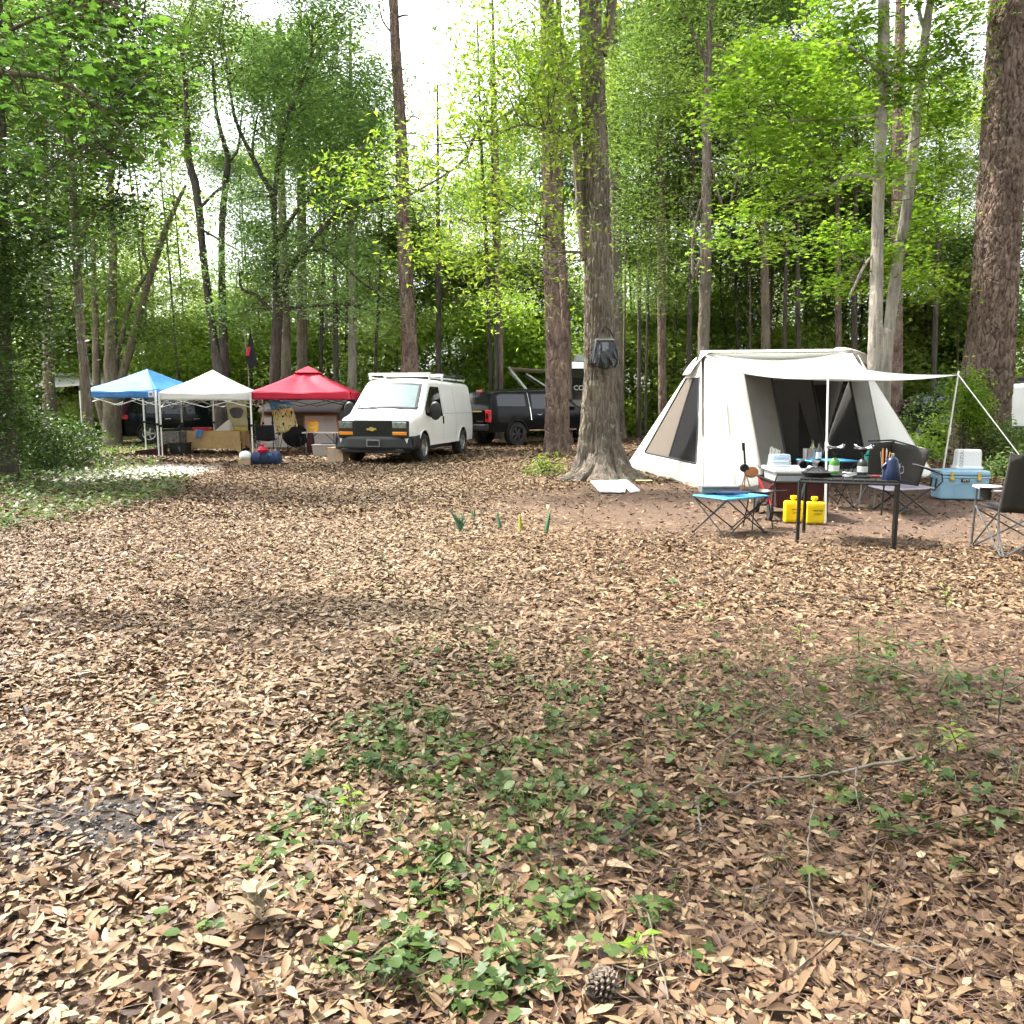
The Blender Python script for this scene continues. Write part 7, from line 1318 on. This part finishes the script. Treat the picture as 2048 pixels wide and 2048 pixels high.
# ---- second small blue table with cups and bottles, teal bag
q2 = Vector((X(1648, 11.2), 11.2, 0)); fold_table('folding_table', 'small blue topped table with tumblers behind the wagon', q2, R(8), .66, .42, .655, 'blue_top')
M['amber_glass'] = pm('dark_bottle', (.012, .018, .01), .08, var=.2, coat=.6)
for (nm, lab, px, dy, prof, m_, cp_) in (('tumbler', 'left steel tumbler on the small blue table', 1607, .0, [(.01, 0), (.038, 0), (.045, .17), (.042, .17)], 'steel', None), ('tumbler', 'right steel tumbler with a yellow straw', 1618, -.1, [(.01, 0), (.035, 0), (.045, .16), (.047, .165), (.01, .17)], 'steel', 'straw'),
        ('bottle', 'tall dark bottle behind the tumblers', 1619, .13, [(.01, 0), (.04, 0), (.04, .17), (.015, .22), (.014, .29), (.01, .29)], 'amber_glass', None), ('bottle', 'dark bottle with pale label right of the tumblers', 1632, .02, [(.01, 0), (.038, 0), (.038, .16), (.014, .2), (.014, .25), (.01, .25)], 'amber_glass', 'label')):
    y_ = q2.y + dy; t = thing(nm, lab, nm, (X(px, y_), y_, .662)); MB().lathe(prof, (0, 0, 0), 16).build('vessel', M[m_], t, True)
    if cp_ == 'straw': MB().bar((0, 0, .1), (.02, 0, .24), .004, 5).build('straw', M['yellow_cloth'], t)
    if cp_ == 'label': MB().lathe([(.0385, .03), (.0388, .12)], (0, 0, 0), 16, cap=False).build('label', M['plate'], t, True)
q = Vector((X(1735, 11.0), 11.0, gz(0, 11))); t = thing('teal_chair', 'folded teal chair panel behind the right stove', 'chair', q, R(-8)); MB().grid(lambda u, v: ((u - .5) * .17 + .03 * v, .05 * v, .55 + .32 * v), 5, 5).build('backrest', pm('teal_cloth', (.03, .32, .27), .7, var=.1), t, True, solid=.02)
for s in (-1, 1): MB().bar((s * .1, .05, 0.0), (s * .09 + .03, .05, .87), .01, 6).build('post', M['grey_tube'], t); MB().bar((s * .1, .25, 0), (-s * .08, .0, .56), .01, 6).build('leg', M['grey_tube'], t)
# ---- low lounge chair right of the tables
q = G(1795, 1030); t = thing('lounge_chair', 'dark olive low camp chair facing left in front of the tent', 'chair', (q.x + .0, q.y + .25, gz(q.x, q.y)), R(0))
zc = lambda py: A(1800, py, q.y + .25).z; xc = lambda px: A(px, 950, q.y + .25).x - q.x
MB().grid(lambda u, v: (xc(1752) + .04 * v + (xc(1800) - xc(1752)) * u, .30 - .02 * math.sin(math.pi * u), zc(968) + (zc(884) - zc(968)) * v - .03 * (1 - u) * v), 8, 8).build('backrest', M['olive_cloth'], t, True, solid=.02)
MB().grid(lambda u, v: (xc(1800) + (xc(1836) - xc(1800)) * u * (1 - .5 * (1 - v)) , .30 - .55 * u, zc(968) + (zc(886) - zc(968)) * v - .07 * u * v), 8, 8).build('side_wing', M['olive_cloth'], t, True, solid=.02)
MB().tube([(xc(1752), .3, zc(884)), (xc(1802), .3, zc(882)), (xc(1838), -.25, zc(899))], .012, 6).build('top_rail', M['dark_tube'], t, True)
MB().grid(lambda u, v: (xc(1758) + (xc(1848) - xc(1758)) * u, -.3 + .6 * v, zc(976) - .05 * math.sin(math.pi * u) * math.sin(math.pi * v) + .03 * u), 8, 8).build('seat', M['lilac_cloth'], t, True, solid=.02)
MB().tube([(xc(1806), -.3, zc(926)), (xc(1840), -.32, zc(938)), (xc(1858), -.32, zc(944)), (xc(1862), -.3, zc(958)), (xc(1846), -.3, zc(976))], .01, 6).build('arm_bar', M['dark_tube'], t, True); MB().grid(lambda u, v: (xc(1802) + (xc(1856) - xc(1802)) * u, -.35 + .07 * v, zc(926) - (zc(926) - zc(941)) * u + .012), 6, 2).build('armrest', M['grey_tube'], t, True, solid=.012)
for (xa, xb) in ((1770, 1840), (1845, 1775)):
    for y_ in (-.3, .3): MB().bar((xc(xa), y_, 0), (xc(xb), y_, zc(972)), .011, 6).build('leg', M['dark_tube'], t)
MB().bar((xc(1770), -.3, .01), (xc(1845), .3, .01), .009, 6).build('floor_bar', M['dark_tube'], t); MB().bar((xc(1748), -.28, 0), (xc(1750), -.28, zc(960)), .011, 6).build('post', M['dark_tube'], t)
# ---- blue cooler with white jug box
q = G(1932, 1002); M['cool_blue'] = pm('cooler_blue', (.24, .4, .53), .5, var=.07, dirt=(.25, .35, .42)); t = thing('cooler', 'pale blue hard cooler with gold latches on the dirt', 'cooler', (q.x, q.y + .22, gz(q.x, q.y)), R(-9)); W_ = .66
MB().box((0, 0, .18), (W_, .42, .33), taper=1.05).build('body', M['cool_blue'], t, bevel=.025, seg=3); MB().box((0, 0, .352), (W_ + .05, .46, .035)).build('collar', M['cool_blue'], t, bevel=.012); ld = MB().box((0, 0, .415), (W_ + .05, .46, .075), taper=.96).build('lid', M['cool_blue'], t, bevel=.022, seg=3); MB().box((0, 0, .456), (W_ * .7, .3, .012)).build('lid_panel', M['cool_blue'], ld, bevel=.006)
for s in (-1, 1):
    la = MB().box((s * .19, -.242, .385), (.05, .02, .11), taper=.8).build('latch', M['gold'], t, bevel=.006); MB().lathe([(.003, 0), (.034, 0), (.026, .02), (.003, .025)], (s * .19, -.235, .325), 12, Matrix.Rotation(R(90), 4, 'X')).build('latch_ball', M['gold'], la, True)
    MB().tube([(s * (W_ / 2 + .03), -.1, .32), (s * (W_ / 2 + .05), -.1, .14), (s * (W_ / 2 + .05), .1, .14), (s * (W_ / 2 + .03), .1, .32)], .012, 6).build('rope_handle', M['black_plastic'], t)
MB().tube([(-.15, -.222, .06), (-.15, -.222, .22), (-.12, -.222, .26), (.12, -.222, .26), (.15, -.222, .22), (.15, -.222, .06)], .007, 5).build('body_rib', M['cool_blue'], t, True)
bg_ = MB().box((0, -.232, .308), (.12, .01, .05)).build('badge', M['dark_tube'], t, bevel=.003); text_obj('lettering', 'YETI', .045, M['white_paint'], bg_, (0, -.239, .308), (R(90), 0, 0), .001, sx=1.1)
t = thing('white_jug', 'white drink cooler with grey lettering on the blue cooler', 'jug', (q.x + .12, q.y + .26, gz(q.x, q.y) + .463), R(-6)); MB().box((0, 0, .15), (.36, .2, .3), taper=.93).build('body', M['white_paint'], t, bevel=.03, seg=3); MB().box((0, 0, .02), (.39, .22, .04)).build('base', M['white_paint'], t, bevel=.01); text_obj('lettering', 'DZZUU', .075, pm('grey_print2', (.3, .32, .36), .6), t, (-.125, -.104, .17), (R(86), R(-90), 0), .0015)
M['steel_grey'] = pm('steel_grey', (.12, .125, .13), .35, metal=.5, var=.15)
# ---- big camp chair cut by the right edge
q = G(2078, 1105); t = camp_chair('dark camp chair seen from behind at the right edge with a cup holder', (5.02, 7.74, gz(5.02, 7.74)), R(-4), 'olive_cloth', 'steel_grey', W_=.72, seat=.44, back=.99, cup='lilac_cloth', lean=.12)
MB().lathe([(.075, 0), (.05, -.015), (.048, -.12), (.01, -.125)], (-.42, -.05, .66), 18, cap=False).build('cup_holder', M['olive_cloth'], t, True, solid=.006); MB().lathe([(.05, .0), (.13, .006), (.125, .016), (.05, .012), (.05, 0)], (-.4, -.03, .655), 20, cap=False).build('arm_pad', M['lilac_cloth'], t, True)
MB().grid(lambda u, v: ((u - .5) * .3, -.335 - .03 * v, .56 + .3 * v), 4, 4).build('back_pocket', M['black_cloth'], t, True, solid=.01)
# ---- agave like seedlings
M['blade'] = pm('blade_green', (.07, .16, .08), .5, var=.3, scale=12, transl=.2); M['blade_y'] = pm('blade_yellow', (.3, .3, .05), .5, var=.25, scale=12, transl=.2)
def spike(label, px, py, hpx, blades_, m_):
    q = G(px, py); s_ = q.y / F; t = thing('blade_plant', label, 'plant', (q.x, q.y, gz(q.x, q.y)))
    for (dx, hp, w_) in blades_: MB().grid(lambda u, v: ((u - .5) * w_ * s_ * (1 - .85 * v ** 2.2) + dx * s_ * v ** 1.3, .03 * v - .012 * math.cos(math.pi * (u - .5)), hp * s_ * v), 2, 7).build('blade', M[m_], t, True, solid=.004)
spike('clump of upright green blades, leftmost of the row in the litter', 921, 1061, 45, ((-22, 46, 7), (-4, 34, 5), (6, 40, 6), (14, 30, 5), (-12, 38, 6)), 'blade'); spike('short green blade just right of the leftmost clump', 946, 1036, 20, ((3, 19, 7), (-3, 15, 5)), 'blade'); spike('single dark green blade, second in the row', 1000, 1056, 32, ((-6, 33, 7), (2, 16, 5)), 'blade')
spike('yellowing blade in the middle of the row', 1041, 1064, 34, ((-2, 36, 9), (6, 22, 5)), 'blade_y'); spike('tall green blade with a leaf on its tip, right end of the row', 1092, 1066, 46, ((9, 46, 9),), 'blade')
# ---- sticks, twigs and pine cone in the foreground
M['stick_pale'] = pm('weathered_stick', (.13, .11, .085), .85, var=.4, scale=30, bump=.3, bscale=90); M['stick_dark'] = pm('brown_stick', (.06, .045, .035), .9, var=.3, scale=30, bump=.3, bscale=90)
def stick(label, pts, r0, r1, m_, lift=.03, name='fallen_branch', twigs=()):
    W2 = [G(a, b) for a, b in pts]; o0 = W2[0]; t = thing(name, label, 'branch', (o0.x, o0.y, gz(o0.x, o0.y)))
    def mk(pp, a, b, nm, lf):
        C = catmull([(w_.x - o0.x, w_.y - o0.y, gz(w_.x, w_.y) - gz(o0.x, o0.y) + lf + .006 * math.sin(i * 2.1)) for i, w_ in enumerate(pp)], 22); r = np.random.default_rng(len(pts)); C[1:-1] += r.normal(0, a * .5, (20, 3))
        MB().tube([Vector(c) for c in C], list(np.linspace(a, b, 22)), 7).build(nm, M[m_], t, True)
    r0 *= .75; r1 *= .75; mk(W2, r0, r1, 'stem', lift)
    for tw_ in twigs: mk([G(a, b) for a, b in tw_], r1 * 1.1, r1 * .4, 'twig', lift + .01)
stick('long pale branch bowed across the leaves at lower right', [(1820, 1628), (1720, 1615), (1620, 1598), (1560, 1592), (1505, 1600), (1468, 1608), (1438, 1598)], .009, .004, 'stick_pale', .05, twigs=[[(1710, 1612), (1706, 1640), (1716, 1680)]])
stick('thin pale twig running down to the lower right corner', [(1630, 1865), (1700, 1885), (1800, 1930), (1880, 1985)], .006, .003, 'stick_pale', .04, twigs=[[(1800, 1932), (1840, 1940), (1870, 1960)]])
stick('thin pale twig standing upright below the bowed branch', [(1628, 1640), (1615, 1700), (1620, 1790), (1632, 1870)], .0045, .003, 'stick_pale', .05); stick('forked thin twig crossing the litter left of the corner twig', [(1772, 1668), (1740, 1770), (1730, 1850), (1718, 1900)], .0035, .002, 'stick_dark', .06, twigs=[[(1735, 1820), (1800, 1790), (1860, 1750)]])
stick('thin pale stem left of the pine cone heading down', [(1262, 1788), (1298, 1830), (1308, 1880), (1330, 1960), (1336, 2010)], .004, .003, 'stick_pale', .045); stick('grey stick lying in the weeds at mid picture', [(850, 1544), (900, 1520), (950, 1505), (1012, 1485)], .008, .006, 'stick_pale', .03)
stick('dark rotten stick in the leaves below the grey stick', [(630, 1690), (680, 1700), (735, 1712)], .011, .009, 'stick_dark', .03); stick('tan stub of wood on the left of the weeds', [(600, 1588), (640, 1602), (680, 1616)], .013, .01, 'stick_pale', .025)
stick('brown slanting stick at the middle of the lower right', [(1230, 1690), (1262, 1655), (1296, 1618)], .010, .008, 'stick_dark', .035); stick('short pale stick pointing up in the litter', [(1392, 1608), (1398, 1640), (1404, 1668)], .006, .005, 'stick_pale', .04)
stick('grey branch lying across the litter at the right', [(1660, 1340), (1720, 1342), (1790, 1344)], .012, .008, 'stick_dark', .03); stick('pair of thin grey sticks right of centre', [(1650, 1518), (1700, 1500), (1750, 1482)], .006, .004, 'stick_pale', .035, twigs=[[(1735, 1505), (1770, 1512), (1815, 1508)]])
stick('long thin vine stem trailing across the right side', [(1535, 1205), (1620, 1210), (1720, 1215), (1830, 1230), (1915, 1262)], .004, .003, 'stick_dark', .07, twigs=[[(1725, 1215), (1712, 1160), (1705, 1110)]]); stick('long fine straw lying on the left litter', [(330, 1535), (450, 1530), (560, 1522), (640, 1512)], .003, .002, 'stick_pale', .03)
stick('thin curved twig sweeping through the weeds at right', [(1395, 1555), (1480, 1500), (1560, 1450), (1620, 1420), (1740, 1412), (1830, 1420)], .0035, .002, 'stick_pale', .06)
q = G(1202, 1975); t = thing('pine_cone', 'dark open pine cone lying in the leaves at the bottom', 'pine cone', (q.x, q.y, gz(q.x, q.y) + .04), R(55)); t.scale = (.82,) * 3; M['cone'] = pm('cone_scale', (.022, .014, .01), .75, var=.3, scale=40); M['cone_tip'] = pm('cone_tip', (.14, .11, .085), .8, var=.25, scale=40)
MB().lathe([(.003, -.055), (.015, -.05), (.02, 0), (.014, .04), (.003, .058)], (0, 0, 0), 12, Matrix.Rotation(R(90), 4, 'Y')).build('core', M['cone'], t, True)
sb_, tb_ = None, None; k = 0
for ring in range(9):
    xx = -.05 + ring * .0125; rr = .034 * math.sin(math.pi * (ring + 1.2) / 10.5) + .006; nn_ = 9
    for j in range(nn_):
        a = 2 * math.pi * (j + (ring % 2) * .5) / nn_; d = Vector((.35, math.cos(a), math.sin(a))).normalized()
        if sb_ is None:
            o1 = MB().add([(0, -.006, 0), (0, .006, 0), (.022, .009, .003), (.026, 0, .006), (.022, -.009, .003)], [(0, 1, 2, 3, 4)]).build('scale', M['cone'], t, solid=.003); o2 = MB().box((.025, 0, .006), (.006, .011, .006)).build('scale_tip', M['cone_tip'], o1); sb_, tb_ = o1, o2; o_ = o1
        else: o_ = copy_tree(sb_, t)
        o_.location = (xx, math.cos(a) * .006, math.sin(a) * .006); o_.rotation_mode = 'QUATERNION'; o_.rotation_quaternion = d.to_track_quat('X', 'Z'); sc_s = (rr + .012) / .034; o_.scale = (sc_s,) * 3
# ---- sprays of dry pale leaves
def dry_spray(label, px, py, n_, s_, seed):
    q = G(px, py); t = thing('dry_leaf_spray', label, 'leaves', (q.x, q.y, gz(q.x, q.y) + .03)); r = random.Random(seed); m_ = pm('pale_dry_leaf_%d' % seed, (.2, .15, .09), .6, var=.3, scale=20)
    for k in range(n_):
        tv, tf = T_near[k % 14]; o_ = bpy.data.objects.new('leaf', bpy.data.meshes.new('leaf')); o_.data.from_pydata([tuple(a) for a in tv], [], [tuple(int(i) for i in a) for a in tf]); o_.data.materials.append(m_); link(o_, t); a = r.uniform(0, 6.28); o_.scale = (s_ * r.uniform(.8, 1.15),) * 3; d = s_ * .5
        o_.location = (d * math.cos(a) + r.uniform(-.02, .02), d * math.sin(a), .02 + .012 * k * .5); o_.rotation_euler = (r.uniform(-.5, .5), r.uniform(-.5, .1), a)
    MB().tube([(-.02, 0, 0), (.03, .02, .03), (-.05, .1, .04)], .0025, 5).build('stem', M['stick_dark'], t)
dry_spray('bunch of pale dry leaves on a twig in the green weeds', 930, 1475, 10, .1, 3); dry_spray('bunch of tan dry leaves near the bottom left of the weeds', 520, 1870, 14, .085, 4)
